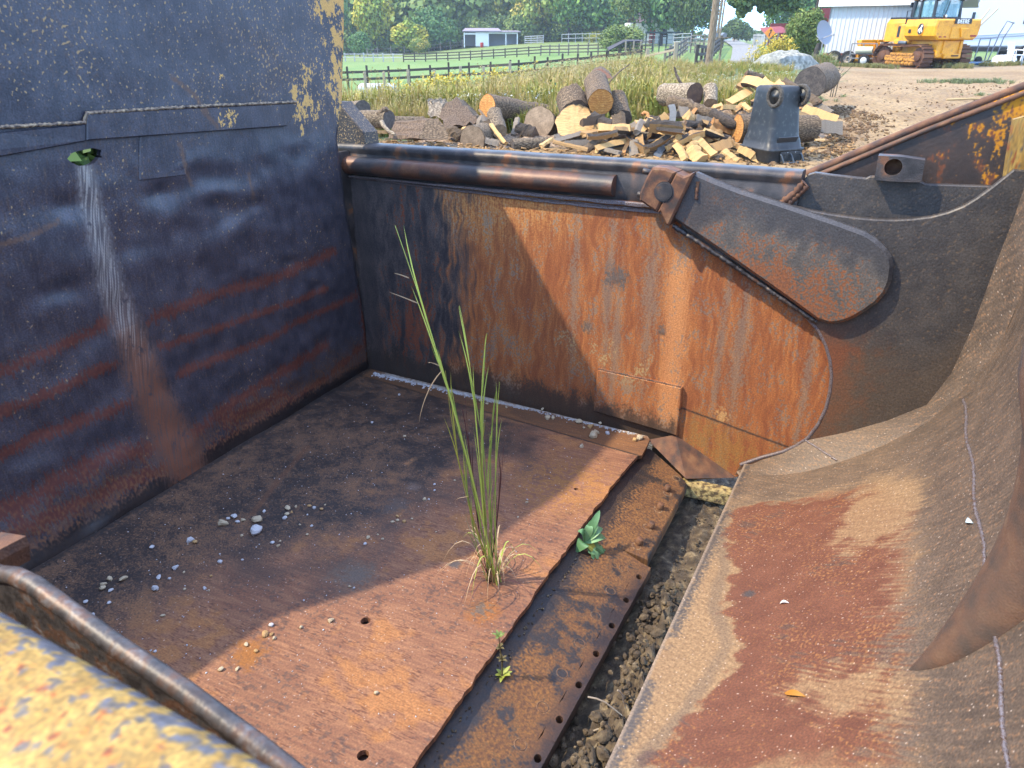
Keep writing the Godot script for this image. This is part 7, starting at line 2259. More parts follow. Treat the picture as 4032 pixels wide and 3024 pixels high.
func wood() -> void:
	leaf_m = leaf_mat(0.45)
	trunk_m = mat(Color(.20, .17, .145), 0.95)
	var deep := [Color(.055, .115, .025), Color(.080, .145, .032), Color(.105, .17, .042)]
	var light := [Color(.15, .22, .035), Color(.21, .26, .045), Color(.11, .185, .035), Color(.27, .28, .06)]
	deep = tones(deep, Color(1.45, 1.12, .85))
	light = tones(light, Color(1.35, 1.08, .80))
	crowns = [crown_mesh(11, 26, 6500, 0.075, deep), crown_mesh(12, 28, 6500, 0.070, light), crown_mesh(13, 22, 5200, 0.078, deep), crown_mesh(14, 26, 6000, 0.070, light, 1.15), crown_mesh(15, 30, 3000, 0.05, light), crown_mesh(16, 44, 11000, 0.048, deep), crown_mesh(17, 14, 1500, 0.05, light)]
	var g := Color(1, 1, 1)
	var blue := Color(.80, .96, .98)
	var yel := Color(1.0, 1.0, .72)
	var dim := Color(.78, .85, .85)
	var list := [
		["tall blue green tree at the very edge of the tall bucket wall", Vector3(-34.64, -2.79, -165.15), 11.86, 7.83, 0, 1, 0.10],
		["pale yellow green tree beside the blue green edge tree", Vector3(-27.42, -2.25, -157.60), 10.55, 8.86, 1, 2, 0.05],
		["small dark bluish bush at the foot of the wood", Vector3(-28.03, -2.61, -144.04), 2.37, 5.13, 2, 1, 0.00],
		["grey green tall tree with bare twigs in the wood", Vector3(-24.84, -2.33, -176.53), 13.48, 9.92, 3, 3, 0.10],
		["bright yellow green bushy tree at the pasture edge", Vector3(-19.32, -1.85, -147.76), 3.95, 7.69, 1, 2, 0.00],
		["dark round tree behind the bright bushy one", Vector3(-15.84, -1.72, -156.75), 6.91, 8.52, 0, 1, 0.02],
		["small green shrub beside the sloping fence end", Vector3(-16.70, -1.84, -141.07), 1.00, 3.84, 1, 0, 0.00],
		["low dark tree left of the white shed", Vector3(-12.69, -1.37, -155.81), 5.06, 6.44, 2, 1, 0.02],
		["light feathery tree against the sky behind the shed", Vector3(-13.24, -1.67, -193.58), 8.76, 7.99, 4, 0, 0.10],
		["second thin feathery tree against the sky behind the shed", Vector3(-9.16, -1.77, -199.11), 8.55, 6.58, 4, 2, 0.10],
		["rounded mid green tree right behind the shed roof", Vector3(-5.81, -1.10, -182.71), 8.74, 8.40, 3, 0, 0.05],
		["yellowish tree rising behind the open shed bay", Vector3(-1.03, -0.99, -174.96), 9.36, 8.66, 1, 2, 0.05],
		["broad green tree right of the white shed", Vector3(5.14, -0.53, -161.80), 13.72, 11.43, 3, 0, 0.08],
		["large mid green tree above the white pipe fence", Vector3(10.98, -0.34, -152.97), 14.27, 10.80, 1, 1, 0.08],
		["dense bluish tree left of the white house", Vector3(17.08, -0.22, -149.68), 13.60, 10.57, 0, 1, 0.08],
		["tall tree shading the white house", Vector3(19.14, 0.09, -124.18), 12.21, 8.04, 5, 0, 0.22],
		["dark green tree right of the white house", Vector3(23.53, 0.03, -124.15), 12.21, 8.04, 0, 1, 0.10],
		["darkest green tree beside the utility pole", Vector3(27.19, 0.02, -119.69), 11.83, 7.40, 5, 3, 0.06],
		["wide round low shrub beside the lean-to", Vector3(14.16, -0.07, -101.79), 2.78, 6.30, 5, 0, 0.00],
		["pale flowering shrub before the bluish tree", Vector3(14.70, -0.20, -141.89), 2.05, 4.17, 6, 2, 0.00],
		["dark tree left of the road at the crest", Vector3(43.74, -0.04, -155.35), 4.71, 5.11, 0, 3, 0.05],
		["small dark tree at the end of the road", Vector3(49.61, -0.07, -166.49), 3.35, 3.91, 2, 3, 0.02],
		["distant hazy tree behind the horse trailer", Vector3(68.04, -0.40, -210.94), 2.71, 8.68, 2, 1, 0.02],
		["distant dark tree behind the roadside poles", Vector3(39.98, 0.02, -149.80), 2.94, 3.52, 2, 3, 0.05],
		["big dark roadside tree beside the red barn", Vector3(39.07, 0.43, -110.96), 10.78, 9.78, 5, 1, 0.03],
		["leafy shrub at the corner of the white building", Vector3(18.02, 0.42, -48.49), 3.09, 2.64, 5, 0, 0.00],
		["low green shrub before the red barn", Vector3(21.92, 0.29, -61.82), 1.80, 2.92, 3, 0, 0.00],
		["dark bushy tree behind the red barn roof", Vector3(43.56, 0.37, -116.51), 8.48, 7.53, 0, 1, 0.02],
		["tree between the white building and camper", Vector3(45.94, 0.45, -77.51), 6.18, 3.20, 0, 1, 0.10],
	]
	var mm := []
	for k in 70:
		var d := rng.randf_range(165.0, 215.0)
		var u := rng.randf_range(-0.62, 0.36)
		if absf(u + 0.06) < 0.055: continue
		var p := on_ground(Vector3(u * d * 0.55, 0, -d))
		mm.append([p + Vector3(0, 6.5, 0), rng.randf_range(7.0, 10.5)])
	for k in 46: mm.append([on_ground(Vector3(rng.randf_range(-44.0, 24.0), 0, -rng.randf_range(158.0, 175.0))) + Vector3(0, 2.4, 0), rng.randf_range(3.0, 4.6)])
	scatter(mm, crowns[0], leaf_m, "far_wood", "deep wood closing the view behind the pasture trees", "wood", false, true)
	tree("dark green shrub glimpsed through the ragged hole of the bucket wall", Vector3(-3.121, 0.77, -5.39), 1.9, 2.2, 5, dim, 0.0, "")
	for q in list: tree(q[0], q[1], q[2], q[3], q[4], [g, blue, yel, dim][q[5]], q[6])

func gable(t: Node3D, w: float, d: float, h: float, rise: float, over: float, m: Material, name := "roof") -> void:   # ridge along x
	var s := st(true)
	for sg in [-1.0, 1.0]:
		var a := Vector3(-w / 2 - over, h - 0.08, sg * (d / 2 + over))
		var b := Vector3(w / 2 + over, h - 0.08, sg * (d / 2 + over))
		var c := Vector3(w / 2 + over, h + rise, 0)
		var e := Vector3(-w / 2 - over, h + rise, 0)
		var up := Vector3(0, 0.12, 0)
		quad(s, a, b, c, e)
		quad(s, a + up, b + up, c + up, e + up)
		quad(s, a, b, b + up, a + up)
		quad(s, a, e, e + up, a + up)
		quad(s, b, c, c + up, b + up)
	put(s, name, m, t)

func wall(t: Node3D, called: String, a: Vector3, b: Vector3, h: float, th: float, m: Material) -> MeshInstance3D:
	var s := st()
	bar(s, a + Vector3(0, h / 2, 0), b + Vector3(0, h / 2, 0), h, th, 0.004)
	return put(s, called, m, t)

func sheds() -> void:
	var white := mat(Color(.80, .80, .78), 0.8)
	var grey := mat(Color(.55, .55, .56), 0.9)
	var roofm := mat(Color(.50, .46, .48), 0.7)
	var dark_grey := mat(Color(.2, .2, .2), 0.8)
	var a := Vector3(-9.27, -0.725, -152.779)
	var b := Vector3(1.09, -0.436, -152.922)
	var t := thing("shed", "low white run-in shed with open bays at the top of the pasture", "shed", on_ground((a + b) / 2.0))
	var w := a.distance_to(b)
	t.rotation.y = 0.06
	wall(t, "back_wall", Vector3(-w / 2, 0, -3.5), Vector3(w / 2, 0, -3.5), 2.4, 0.1, grey)
	wall(t, "end_wall", Vector3(-w / 2, 0, -3.5), Vector3(-w / 2, 0, 0), 2.4, 0.1, white)
	wall(t, "end_wall", Vector3(w / 2, 0, -3.5), Vector3(w / 2, 0, -1.0), 2.4, 0.1, white)
	wall(t, "front_wall", Vector3(-w * 0.285, 0, 0), Vector3(-w * 0.04, 0, 0), 2.45, 0.1, white)
	wall(t, "inner_wall", Vector3(-w * 0.04, 0, -3.5), Vector3(-w * 0.04, 0, -0.06), 2.4, 0.1, grey)
	wall(t, "inner_wall", Vector3(-w * 0.285, 0, -3.5), Vector3(-w * 0.285, 0, -0.06), 2.4, 0.1, grey)
	for x in [-0.497, 0.28, 0.495]:
		var s := st()
		bar(s, Vector3(w * x, -0.2, 0.02), Vector3(w * x, 2.45, 0.02), 0.2, 0.2, 0.01, Vector3.BACK)
		put(s, "post", white, t)
	for k in 2:
		var s := st()
		bar(s, Vector3(-w / 2, 2.2 - 0.0 * k, 0.03) if k == 0 else Vector3(-w * 0.04, 2.35, 0.03), Vector3(-w * 0.285, 2.2, 0.03) if k == 0 else Vector3(w * 0.5, 2.30, 0.03), 0.3, 0.08, 0.01)
		put(s, "fascia", white, t)
	var s := st(true)
	for q in [[-w * 0.53, w * 0.20, 2.65, 3.05, 0.4], [-w * 0.04, w * 0.56, 2.50, 2.62, 0.25]]:
		var up := Vector3(0, 0.14, 0)
		var p := [Vector3(q[0], q[2] - q[4] * 0.2, 0.5), Vector3(q[1], q[2] - q[4] * 0.2, 0.5), Vector3(q[1] - 0.6, q[3], -2.0), Vector3(q[0] + 0.6, q[3], -2.0), Vector3(q[1], q[2] - 0.3, -4.0), Vector3(q[0], q[2] - 0.3, -4.0)]
		quad(s, p[0] + up, p[1] + up, p[2] + up, p[3] + up)
		quad(s, p[3] + up, p[2] + up, p[4] + up, p[5] + up)
		quad(s, p[0], p[1], p[1] + up, p[0] + up)
		quad(s, p[0], p[1], p[2], p[3])
		quad(s, p[3], p[2], p[4], p[5])
		quad(s, p[0], p[3], p[3] + up, p[0] + up)
		quad(s, p[1], p[2], p[2] + up, p[1] + up)
	put(s, "roof", roofm, t)
	t = thing("barrel", "small red barrel standing before the white shed", "barrel", on_ground(Vector3(-5.756, -0.88, -150.472)))
	s = st()
	lathe(s, [Vector2(0, 0), Vector2(.28, 0), Vector2(.31, .1), Vector2(.33, .45), Vector2(.31, .8), Vector2(.28, .88), Vector2(0, .88)], 14)
	put(s, "body", mat(Color(.55, .10, .06), 0.6), t)
	# lean-to
	var lp := on_ground(Vector3(13.398, -0.566, -92.625))
	t = thing("lean_to", "low dark lean-to with a slanting roof on posts", "shelter", lp)
	var l := Vector3(11.495, -0.176, -92.818) - lp
	var r := Vector3(15.498, 0.83, -95.546) - lp
	s = st(true)
	var top := Vector3(13.398, 0.77, -93.285) - lp
	for o in [Vector3.ZERO, Vector3(0, -0.12, 0)]:
		quad(s, l + o, top + o, top + Vector3(0.4, 0.15, -4.0) + o, l + Vector3(0.2, 0.2, -4.0) + o)
		quad(s, top + o, Vector3(r.x, top.y + 0.02, 0.0) + o, Vector3(r.x, top.y + 0.15, -4.0) + o, top + Vector3(0.4, 0.15, -4.0) + o)
	quad(s, l, top, top - Vector3(0, 0.14, 0), l - Vector3(0, 0.14, 0))
	put(s, "roof", mat(Color(.17, .14, .135), 0.8), t)
	for x in [0.0, r.x * 0.45, r.x * 0.85]:
		s = st()
		bar(s, Vector3(x, -0.2, 0.03), Vector3(x, top.y, 0.03), 0.17, 0.17, 0.01, Vector3.BACK)
		put(s, "post", mat(Color(.5, .45, .38), 0.9), t)
	# house among the trees
	var hp := on_ground(Vector3(24.355, 0.437, -135.507))
	t = thing("house", "white house with a red door half hidden by dark trees", "house", hp)
	wall(t, "wall", Vector3(-4.2, 0, 0), Vector3(3.2, 0, 0), 3.2, 0.2, white)
	wall(t, "wall", Vector3(-4.2, 0, -6), Vector3(-4.2, 0, 0), 3.2, 0.2, white)
	wall(t, "wall", Vector3(3.2, 0, -6), Vector3(3.2, 0, 0), 3.2, 0.2, white)
	gable(t, 7.6, 6.4, 3.2, 2.2, 0.4, mat(Color(.36, .28, .30), 0.8))
	s = st()
	box(s, at(Vector3(-0.35, 1.25, 0.12)), Vector3(1.0, 2.3, 0.1), 0.01)
	put(s, "door", mat(Color(.55, .05, .05), 0.6), t)
	for x in [-3.0, 1.6]:
		s = st()
		box(s, at(Vector3(x, 1.7, 0.11)), Vector3(1.0, 1.3, 0.08), 0.01)
		put(s, "window", mat(Color(.06, .07, .09), 0.2), t)
	# green gate and white panel by the corral
	t = thing("stock_crate", "dark green slatted stock crate beside the corral", "crate", on_ground(Vector3(17.367, -0.322, -92.746)))
	for x in 5:
		s = st()
		bar(s, Vector3(-1.6 + 0.8 * x, 0, 0), Vector3(-1.6 + 0.8 * x, 2.2, 0), 0.12, 0.12, 0.01, Vector3.BACK)
		put(s, "post", mat(Color(.07, .14, .13), 0.7), t)
	s = st()
	bar(s, Vector3(-1.7, 2.15, 0), Vector3(2.6, 2.15, 0), 0.2, 0.9, 0.01)
	put(s, "top", mat(Color(.07, .14, .13), 0.7), t)
	t = thing("tank", "low white tank lying behind the pasture fence half hidden by weeds", "tank", on_ground(Vector3(-9.285, -2.222, -52.767)))
	s = st()
	tube(s, [Vector3(-1.35, 0.36, 0), Vector3(-1.3, 0.36, 0), Vector3(-1.1, 0.36, 0), Vector3(1.1, 0.36, 0), Vector3(1.3, 0.36, 0), Vector3(1.35, 0.36, 0)], [.05, .2, .34, .34, .2, .05], 18)
	put(s, "body", mat(Color(.66, .67, .67), 0.5), t)
	for x in [-0.8, 0.8]:
		s = st()
		box(s, at(Vector3(x, 0.06, 0)), Vector3(0.2, 0.16, 0.6), 0.01)
		put(s, "foot", dark_grey, t)

func road_side() -> void:
	var woodp := mottle(0.03, [Color(.30, .24, .18), Color(.44, .38, .30), Color(.55, .49, .40)], [0.2, 0.5, 0.8], 0.6, 0.9, 0.3, 0.0, 121, 4, Vector3(3, 0.25, 3), 256)
	var poles := [
		[Vector3(7.744, 0.454, -30.665), 9.0, 0.145, "thick sunlit wooden utility pole standing in the weeds", false, Vector3(0.12, 0, 0)],
		[Vector3(20.729, 0.955, -79.992), 11.0, 0.14, "slim grey utility pole behind the thick wooden one", false, Vector3(0.3, 0, 0)],
		[Vector3(29.179, 0.705, -111.1), 9.6, 0.15, "dark distant utility pole with a short crossarm", true, Vector3(0.3, 0, 0)],
		[Vector3(37.505, 0.904, -116.775), 12.5, 0.10, "thin utility pole in front of the dark roadside tree", false, Vector3(0.1, 0, 0)]]
	var tops := []
	for q in poles:
		var t := thing("utility_pole", q[3], "utility pole", on_ground(q[0]))
		var s := st()
		tube(s, [Vector3(0, -0.3, 0), q[5] * 0.5 + Vector3(0, q[1] * 0.5, 0), q[5] + Vector3(0, q[1], 0)], [q[2], q[2] * 0.92, q[2] * 0.8], 12)
		put(s, "pole", woodp, t)
		if q[4]:
			s = st()
			bar(s, q[5] + Vector3(-0.2, q[1] - 2.4, 0), q[5] + Vector3(1.6, q[1] - 2.5, 0), 0.12, 0.1, 0.01)
			put(s, "crossarm", woodp, t)
		tops.append(t.position + q[5] + Vector3(0, q[1] - 2.0, 0))
	for q in [[0, 2], [3, 2], [3, 1]]:
		var a: Vector3 = tops[q[0]]
		var b: Vector3 = tops[q[1]]
		var s := st()
		var pts := []
		for k in 13: pts.append(a.lerp(b, k / 12.0) - a - Vector3(0, sin(PI * k / 12.0) * a.distance_to(b) * 0.025, 0))
		tube(s, pts, pts.map(func(_p): return 0.022), 5)
		var o := put(s, "power_line", M.black)
		o.position = a
		tag(o, ["dark cable sagging from the thick near pole to the far pole", "cable sagging from the thin pole to the crossarm pole", "thin upper cable between the thin pole and the slim grey pole"][[0, 3, 3].find(q[0]) if q[1] != 1 else 2], "cable")
	# mailboxes
	var t := thing("mailbox", "grey mailbox shelf on a thin post beside the road", "mailbox", on_ground(Vector3(10.507, 0.249, -39.488)))
	var s := st()
	bar(s, Vector3(0, 0, 0), Vector3(0, 1.35, 0), 0.09, 0.09, 0.006, Vector3.BACK)
	put(s, "post", woodp, t)
	for k in 2:
		s = st()
		tube(s, [Vector3(-0.38 + 0.45 * k, 1.45, 0.2), Vector3(-0.38 + 0.45 * k, 1.45, -0.25)], [0.11, 0.11], 12)
		put(s, "box", mat(Color(.42, .42, .43), 0.5, 0.3), t)
	s = st()
	box(s, at(Vector3(-0.1, 1.33, 0)), Vector3(0.95, 0.05, 0.5), 0.005)
	put(s, "shelf", woodp, t)
	# warning sign with a winding arrow
	var sp := Vector3(28.345, 1.626, -87.016)
	t = thing("road_sign", "yellow diamond road sign with a black winding arrow", "road sign", Vector3(sp.x, gy(sp.x, sp.z), sp.z))
	var sy: float = sp.y - t.position.y
	s = st()
	bar(s, Vector3(0.12, 0, -0.06), Vector3(0.12, sy + 0.4, -0.06), 0.07, 0.07, 0.004, Vector3.BACK)
	put(s, "post", mat(Color(.45, .45, .45), 0.6, 0.3), t)
	s = st()
	plate(s, PackedVector2Array([Vector2(-0.62, sy), Vector2(0, sy - 0.62), Vector2(0.62, sy), Vector2(0, sy + 0.62)]), -0.012, 0.012, side_map, Rect2(0, 0, 1, 1), 0.004)
	put(s, "panel", mat(Color(.88, .50, .03), 0.5), t)
	s = st()
	plate(s, PackedVector2Array([Vector2(-0.10, sy - 0.34), Vector2(0.02, sy - 0.34), Vector2(0.02, sy - 0.10), Vector2(0.14, sy + 0.02), Vector2(0.14, sy + 0.20), Vector2(0.24, sy + 0.20), Vector2(0.08, sy + 0.40), Vector2(-0.08, sy + 0.20), Vector2(0.03, sy + 0.20), Vector2(0.03, sy + 0.06), Vector2(-0.10, sy - 0.05)]), 0.010, 0.018, side_map, Rect2(0, 0, 1, 1), 0.001)
	put(s, "arrow", M.black, t)
	# horse trailer
	t = thing("horse_trailer", "white horse trailer parked at the end of the road", "trailer", on_ground(Vector3(68.985, -0.472, -227.637)), -0.55)
	var white := mat(Color(.82, .84, .86), 0.4)
	s = st()
	box(s, at(Vector3(-0.5, 1.75, 0)), Vector3(4.6, 2.3, 2.1), 0.12)
	box(s, at(Vector3(2.6, 2.25, 0)), Vector3(1.7, 1.25, 2.08), 0.12)
	put(s, "body", white, t)
	for k in 4:
		s = st()
		box(s, at(Vector3(-2.1 + 1.05 * k, 2.3, 1.055)), Vector3(0.6, 0.45, 0.04), 0.01)
		put(s, "window", mat(Color(.05, .06, .07), 0.2), t)
	s = st()
	box(s, at(Vector3(3.47, 2.4, 0)), Vector3(0.04, 0.7, 1.6), 0.01)
	put(s, "window", mat(Color(.05, .06, .07), 0.2), t)
	s = st()
	box(s, at(Vector3(0.2, 1.0, 1.058)), Vector3(3.0, 0.5, 0.04), 0.01)
	put(s, "stripe", mat(Color(.10, .12, .14), 0.5), t)
	for x in [-1.0, -0.1]:
		s = st()
		cyl(s, Vector3(x, 0.36, 0.8), Vector3(x, 0.36, 1.08), 0.36, 16)
		put(s, "wheel", M.black, t)
	t = thing("marker_stone", "pale stone marker on the grass verge left of the horse trailer", "stone", on_ground(Vector3(52.001, 0.076, -183.291)))
	s = st(true)
	lathe(s, [Vector2(0.95, 0), Vector2(0.9, 0.6), Vector2(0.75, 1.2), Vector2(0.5, 1.55), Vector2(0, 1.65)], 8)
	put(s, "stone", mat(Color(.58, .54, .48), 0.9), t)
	# red barn
	t = thing("barn", "barn with a red metal roof behind the roadside shrubs", "barn", on_ground(Vector3(33.406, 1.03, -95.645)))
	var o: Vector3 = t.position
	var red := mat(Color(.42, .06, .08), 0.5)
	s = st(true)
	var p := [Vector3(31.322, 1.537, -98.126), Vector3(30.986, 1.928, -96.088), Vector3(32.874, 2.081, -93.933), Vector3(33.037, 1.738, -93.763)]
	quad(s, p[0] - o, p[1] + Vector3(0, 0.3, -3.5) - o, p[2] + Vector3(0, 0.3, -3.5) - o, p[3] + Vector3(0.6, 0, 0) - o)
	put(s, "porch_roof", red, t)
	s = st(true)
	var e := [Vector3(32.956, 2.067, -93.926), Vector3(33.16, 2.944, -94.359), Vector3(33.69, 3.675, -94.721), Vector3(34.913, 3.931, -94.847)]
	for k in 3:
		var off := Vector3(5.0, 0.6, -4.0)
		quad(s, e[k] - o, e[k + 1] - o, e[k + 1] + off - o, e[k] + off - o)
	put(s, "roof", red, t)
	wall(t, "wall", Vector3(-1.2, 0, -3.4), Vector3(9, 0, -3.4), 2.6, 0.2, mat(Color(.45, .10, .09), 0.8))
	wall(t, "wall", Vector3(2.6, 0, -0.4), Vector3(9, 0, -0.4), 4.2, 0.2, mat(Color(.45, .10, .09), 0.8))
	# boulder
	var bp := on_ground(Vector3(11.181, 0.373, -31.741), 0.15)
	t = thing("boulder", "big pale grey boulder half buried in tall weeds", "boulder", bp)
	s = st()
	var rings := []
	for j in 13:
		var ring := []
		for k in 28:
			var a := TAU * k / 28.0
			var el := PI / 2 * j / 12.0
			var dirv := Vector3(cos(a) * cos(el), sin(el), sin(a) * cos(el))
			var rr := 1.0 + 0.14 * n_one.get_noise_3d(dirv.x * 2.0, dirv.y * 2.0, dirv.z * 2.0) + 0.05 * n_one.get_noise_3d(dirv.x * 7.0, dirv.y * 7.0, dirv.z * 7.0)
			ring.append(dirv * rr * Vector3(1.35, 0.82, 0.9))
		rings.append(ring)
	for j in 12:
		for k in 28: quad(s, rings[j][k], rings[j + 1][k], rings[j + 1][(k + 1) % 28], rings[j][(k + 1) % 28])
	put(s, "stone", mottle(0.03, [Color(.34, .34, .31), Color(.46, .46, .42), Color(.56, .55, .51), Color(.64, .63, .59)], [0.2, 0.45, 0.65, 0.9], 1.5, 0.95, 3.0, 0.0, 131, 5, Vector3.ONE, 256), t)

func building() -> void:
	var white := mat(Color(.70, .70, .69), 0.6)
	var c0 := on_ground(Vector3(16.115, 0.163, -40.561))
	var c1 := on_ground(Vector3(20.493, 0.324, -37.294))
	var t := thing("metal_building", "white corrugated metal building on a red brick base", "building", c0)
	var x := (c1 - c0)
	x.y = 0
	var l := x.length()
	x = x.normalized()
	var z := x.cross(Vector3.UP)      # away from the yard is -z of the local frame
	t.basis = Basis(x, Vector3.UP, z)
	var top: float = 2.852 - c0.y
	var base: float = 0.695 - c0.y
	# ribbed sheet
	var s := st(true)
	var px := 0.0
	var prev := Vector3(0, 0, 0)
	var step := 0.0
	var k := 0
	while px < l:
		var seq := [[0.11, 0.0], [0.03, 0.028], [0.04, 0.028], [0.03, 0.0]]
		for e in seq:
			var nx: float = px + e[0]
			var a0 := Vector3(prev.x, base, prev.z)
			var a1 := Vector3(nx, base, e[1])
			quad(s, a0, a1, Vector3(nx, top + 0.1, e[1]), Vector3(prev.x, top + 0.1, prev.z))
			prev = Vector3(nx, 0, e[1])
			px = nx
	put(s, "corrugated_wall", white, t)
	# end wall, back from the corner
	wall(t, "end_wall", Vector3(0.04, base, -6.0), Vector3(0.04, base, 0.0), top - base + 0.1, 0.08, white)
	s = st()
	box(s, at(Vector3(-0.02, (top + base) / 2.0 + 0.55, -1.7)), Vector3(0.06, 0.9, 0.8), 0.01)
	var win := put(s, "window", mat(Color(.10, .12, .15), 0.2), t)
	s = st()
	for q in [[0.5, 0], [-0.5, 0], [0, 0.45], [0, -0.45]]: box(s, at(Vector3(-0.035, (top + base) / 2.0 + 0.55 + q[0], -1.7 + q[1])), Vector3(0.08, 0.1 if q[0] != 0.0 else 1.0, 1.0 if q[0] != 0.0 else 0.1), 0.01)
	put(s, "frame", white, win)
	# roof with its fascia
	s = st(true)
	var ov := 0.55
	var zf := 0.30
	var pr := [Vector3(-ov, top - 0.05, zf), Vector3(l + 0.3, top - 0.05, zf), Vector3(l + 0.3, top + 1.5, -3.0), Vector3(-ov, top + 1.5, -3.0), Vector3(-ov, top - 0.05, -6.3), Vector3(l + 0.3, top - 0.05, -6.3)]
	var up := Vector3(0, 0.26, 0)
	quad(s, pr[0] + up, pr[1] + up, pr[2] + up, pr[3] + up)
	quad(s, pr[3] + up, pr[2] + up, pr[5] + up, pr[4] + up)
	quad(s, pr[0], pr[1], pr[2], pr[3])
	quad(s, pr[3], pr[2], pr[5], pr[4])
	quad(s, pr[0], pr[1], pr[1] + up, pr[0] + up)
	quad(s, pr[0], pr[3], pr[3] + up, pr[0] + up)
	quad(s, pr[3], pr[4], pr[4] + up, pr[3] + up)
	put(s, "roof", mat(Color(.82, .82, .81), 0.5), t)
	s = st(true)
	tri(s, Vector3(0.0, top, 0.0), Vector3(0.0, top + 1.4, -3.0), Vector3(0.0, top, -6.0))
	put(s, "gable_end", white, t)
	# brick base
	s = st()
	box(s, at(Vector3(l / 2, base / 2 - 0.1, -0.10)), Vector3(l, base + 0.2, 0.12), 0.0)
	var mortar := put(s, "brick_base", mat(Color(.52, .44, .40), 0.95), t)
	var bs := st()
	box(bs, Transform3D(), Vector3(0.235, 0.082, 0.05), 0.006)
	bs.generate_normals()
	var brick := bs.commit()
	var tones := [mat(Color(.50, .20, .15), 0.9), mat(Color(.57, .26, .19), 0.9), mat(Color(.45, .17, .13), 0.9), mat(Color(.60, .33, .25), 0.9)]
	var rows := int(base / 0.094)
	for j in rows:
		for i in int(minf(l, 3.6) / 0.25):
			var o := hang(brick, "brick", tones[rng.randi() % 4], mortar)
			o.position = Vector3(0.13 + i * 0.25 + (0.125 if j % 2 else 0.0), base - 0.06 - j * 0.094, -0.04 + rng.randf_range(-.004, .004))
	# wheels leaning on it, on a low trailer
	var tyre := func(label: String, p: Vector3, r: float) -> void:
		var w := thing("wheel", label, "wheel", p + Vector3(0, r, 0))
		w.basis = t.basis * Basis(Vector3.RIGHT, -0.10)
		var s2 := st()
		var xf := Transform3D(Basis(Vector3(1, 0, 0), PI / 2), Vector3.ZERO)
		lathe(s2, [Vector2(r * 0.62, -0.10), Vector2(r * 0.9, -0.12), Vector2(r, -0.08), Vector2(r, 0.08), Vector2(r * 0.9, 0.12), Vector2(r * 0.62, 0.10)], 28, xf)
		put(s2, "tyre", mat(Color(.05, .05, .05), 0.85), w)
		s2 = st()
		lathe(s2, [Vector2(r * 0.64, 0.10), Vector2(r * 0.60, 0.09), Vector2(r * 0.52, 0.02), Vector2(r * 0.30, 0.0), Vector2(r * 0.28, 0.03), Vector2(r * 0.16, 0.03)], 24, xf)
		put(s2, "rim", mat(Color(.52, .48, .43), 0.6, 0.3), w)
		s2 = st()
		cyl(s2, Vector3(0, 0, -0.02), Vector3(0, 0, 0.015), r * 0.17, 12)
		put(s2, "hub_hole", M.black, w)
	tyre.call("grey rimmed old wheel leaning on the brick base", on_ground(Vector3(16.247, 0.118, -39.423)), 0.339)
	tyre.call("rusty rimmed old wheel between the other wheel and small trailer", on_ground(Vector3(16.771, 0.135, -38.985)), 0.339)
	var u := thing("utility_trailer", "small grey frame trailer beside the dozer blade", "trailer", on_ground(Vector3(17.044, 0.16, -38.328)))
	u.basis = t.basis
	for q in [[Vector3(-0.45, 0.15, 0), Vector3(-0.45, 1.0, 0)], [Vector3(0.7, 0.15, 0), Vector3(0.7, 1.0, 0)], [Vector3(-0.45, 1.0, 0), Vector3(0.7, 1.0, 0)], [Vector3(-0.45, 0.55, 0), Vector3(0.7, 0.55, 0)], [Vector3(-0.45, 0.35, 0), Vector3(0.9, 0.35, 0)], [Vector3(0.1, 0.55, 0), Vector3(0.1, 1.0, 0)]]:
		s = st()
		bar(s, q[0], q[1], 0.05, 0.05, 0.004, Vector3.BACK)
		put(s, "frame", mat(Color(.42, .42, .42), 0.6), u)
	s = st()
	cyl(s, Vector3(0.25, 0.26, 0.02), Vector3(0.25, 0.26, 0.16), 0.26, 18)
	var wh := put(s, "wheel", mat(Color(.05, .05, .05), 0.85), u)
	s = st()
	cyl(s, Vector3(0.25, 0.26, 0.155), Vector3(0.25, 0.26, 0.175), 0.15, 16)
	put(s, "rim", mat(Color(.7, .7, .68), 0.5), wh)
	s = st()
	tube(s, [Vector3(-0.2, 0.72, 0), Vector3(0.55, 0.72, 0)], [0.16, 0.16], 14)
	put(s, "tank", mat(Color(.72, .70, .60), 0.6), u)
	# satellite dish on its mast
	var dp := Vector3(14.864, 1.596, -37.922)
	var df := on_ground(Vector3(14.69, 0.324, -37.294))
	t = thing("satellite_dish", "grey satellite dish on a leaning mast before the building", "dish", df)
	s = st()
	tube(s, [Vector3(0, -0.1, 0), Vector3(0.02, 1.0, 0), dp - df + Vector3(-0.25, -0.1, 0)], [.03, .03, .03], 8)
	put(s, "mast", mat(Color(.40, .41, .43), 0.5, 0.4), t)
	s = st()
	var dprof := []
	for i in 9: dprof.append(Vector2(0.56 * i / 8.0, 0.13 * pow(i / 8.0, 2.0)))
	var face := Basis(Vector3.UP, 0.55) * Basis(Vector3.RIGHT, PI / 2 - 0.35)
	lathe(s, dprof, 28, Transform3D(face, dp - df))
	put(s, "reflector", mat(Color(.50, .53, .56), 0.6), t)
	s = st()
	var arm: Vector3 = dp - df + face * Vector3(0, 0.55, 0.25)
	tube(s, [dp - df + Vector3(-0.2, -0.3, 0), arm], [.02, .02], 6)
	box(s, at(arm), Vector3(0.12, 0.12, 0.18), 0.02)
	put(s, "feed_arm", mat(Color(.6, .6, .6), 0.6), t)
	t = thing("old_post", "short rotten wooden post by the corner of the building", "post", on_ground(Vector3(15.399, 0.703, -39.712)))
	s = st()
	tube(s, [Vector3(0, -0.2, 0), Vector3(0.02, 0.35, 0), Vector3(0.05, 0.7, 0), Vector3(0.08, 1.0, 0)], [.11, .12, .14, .08], 9)
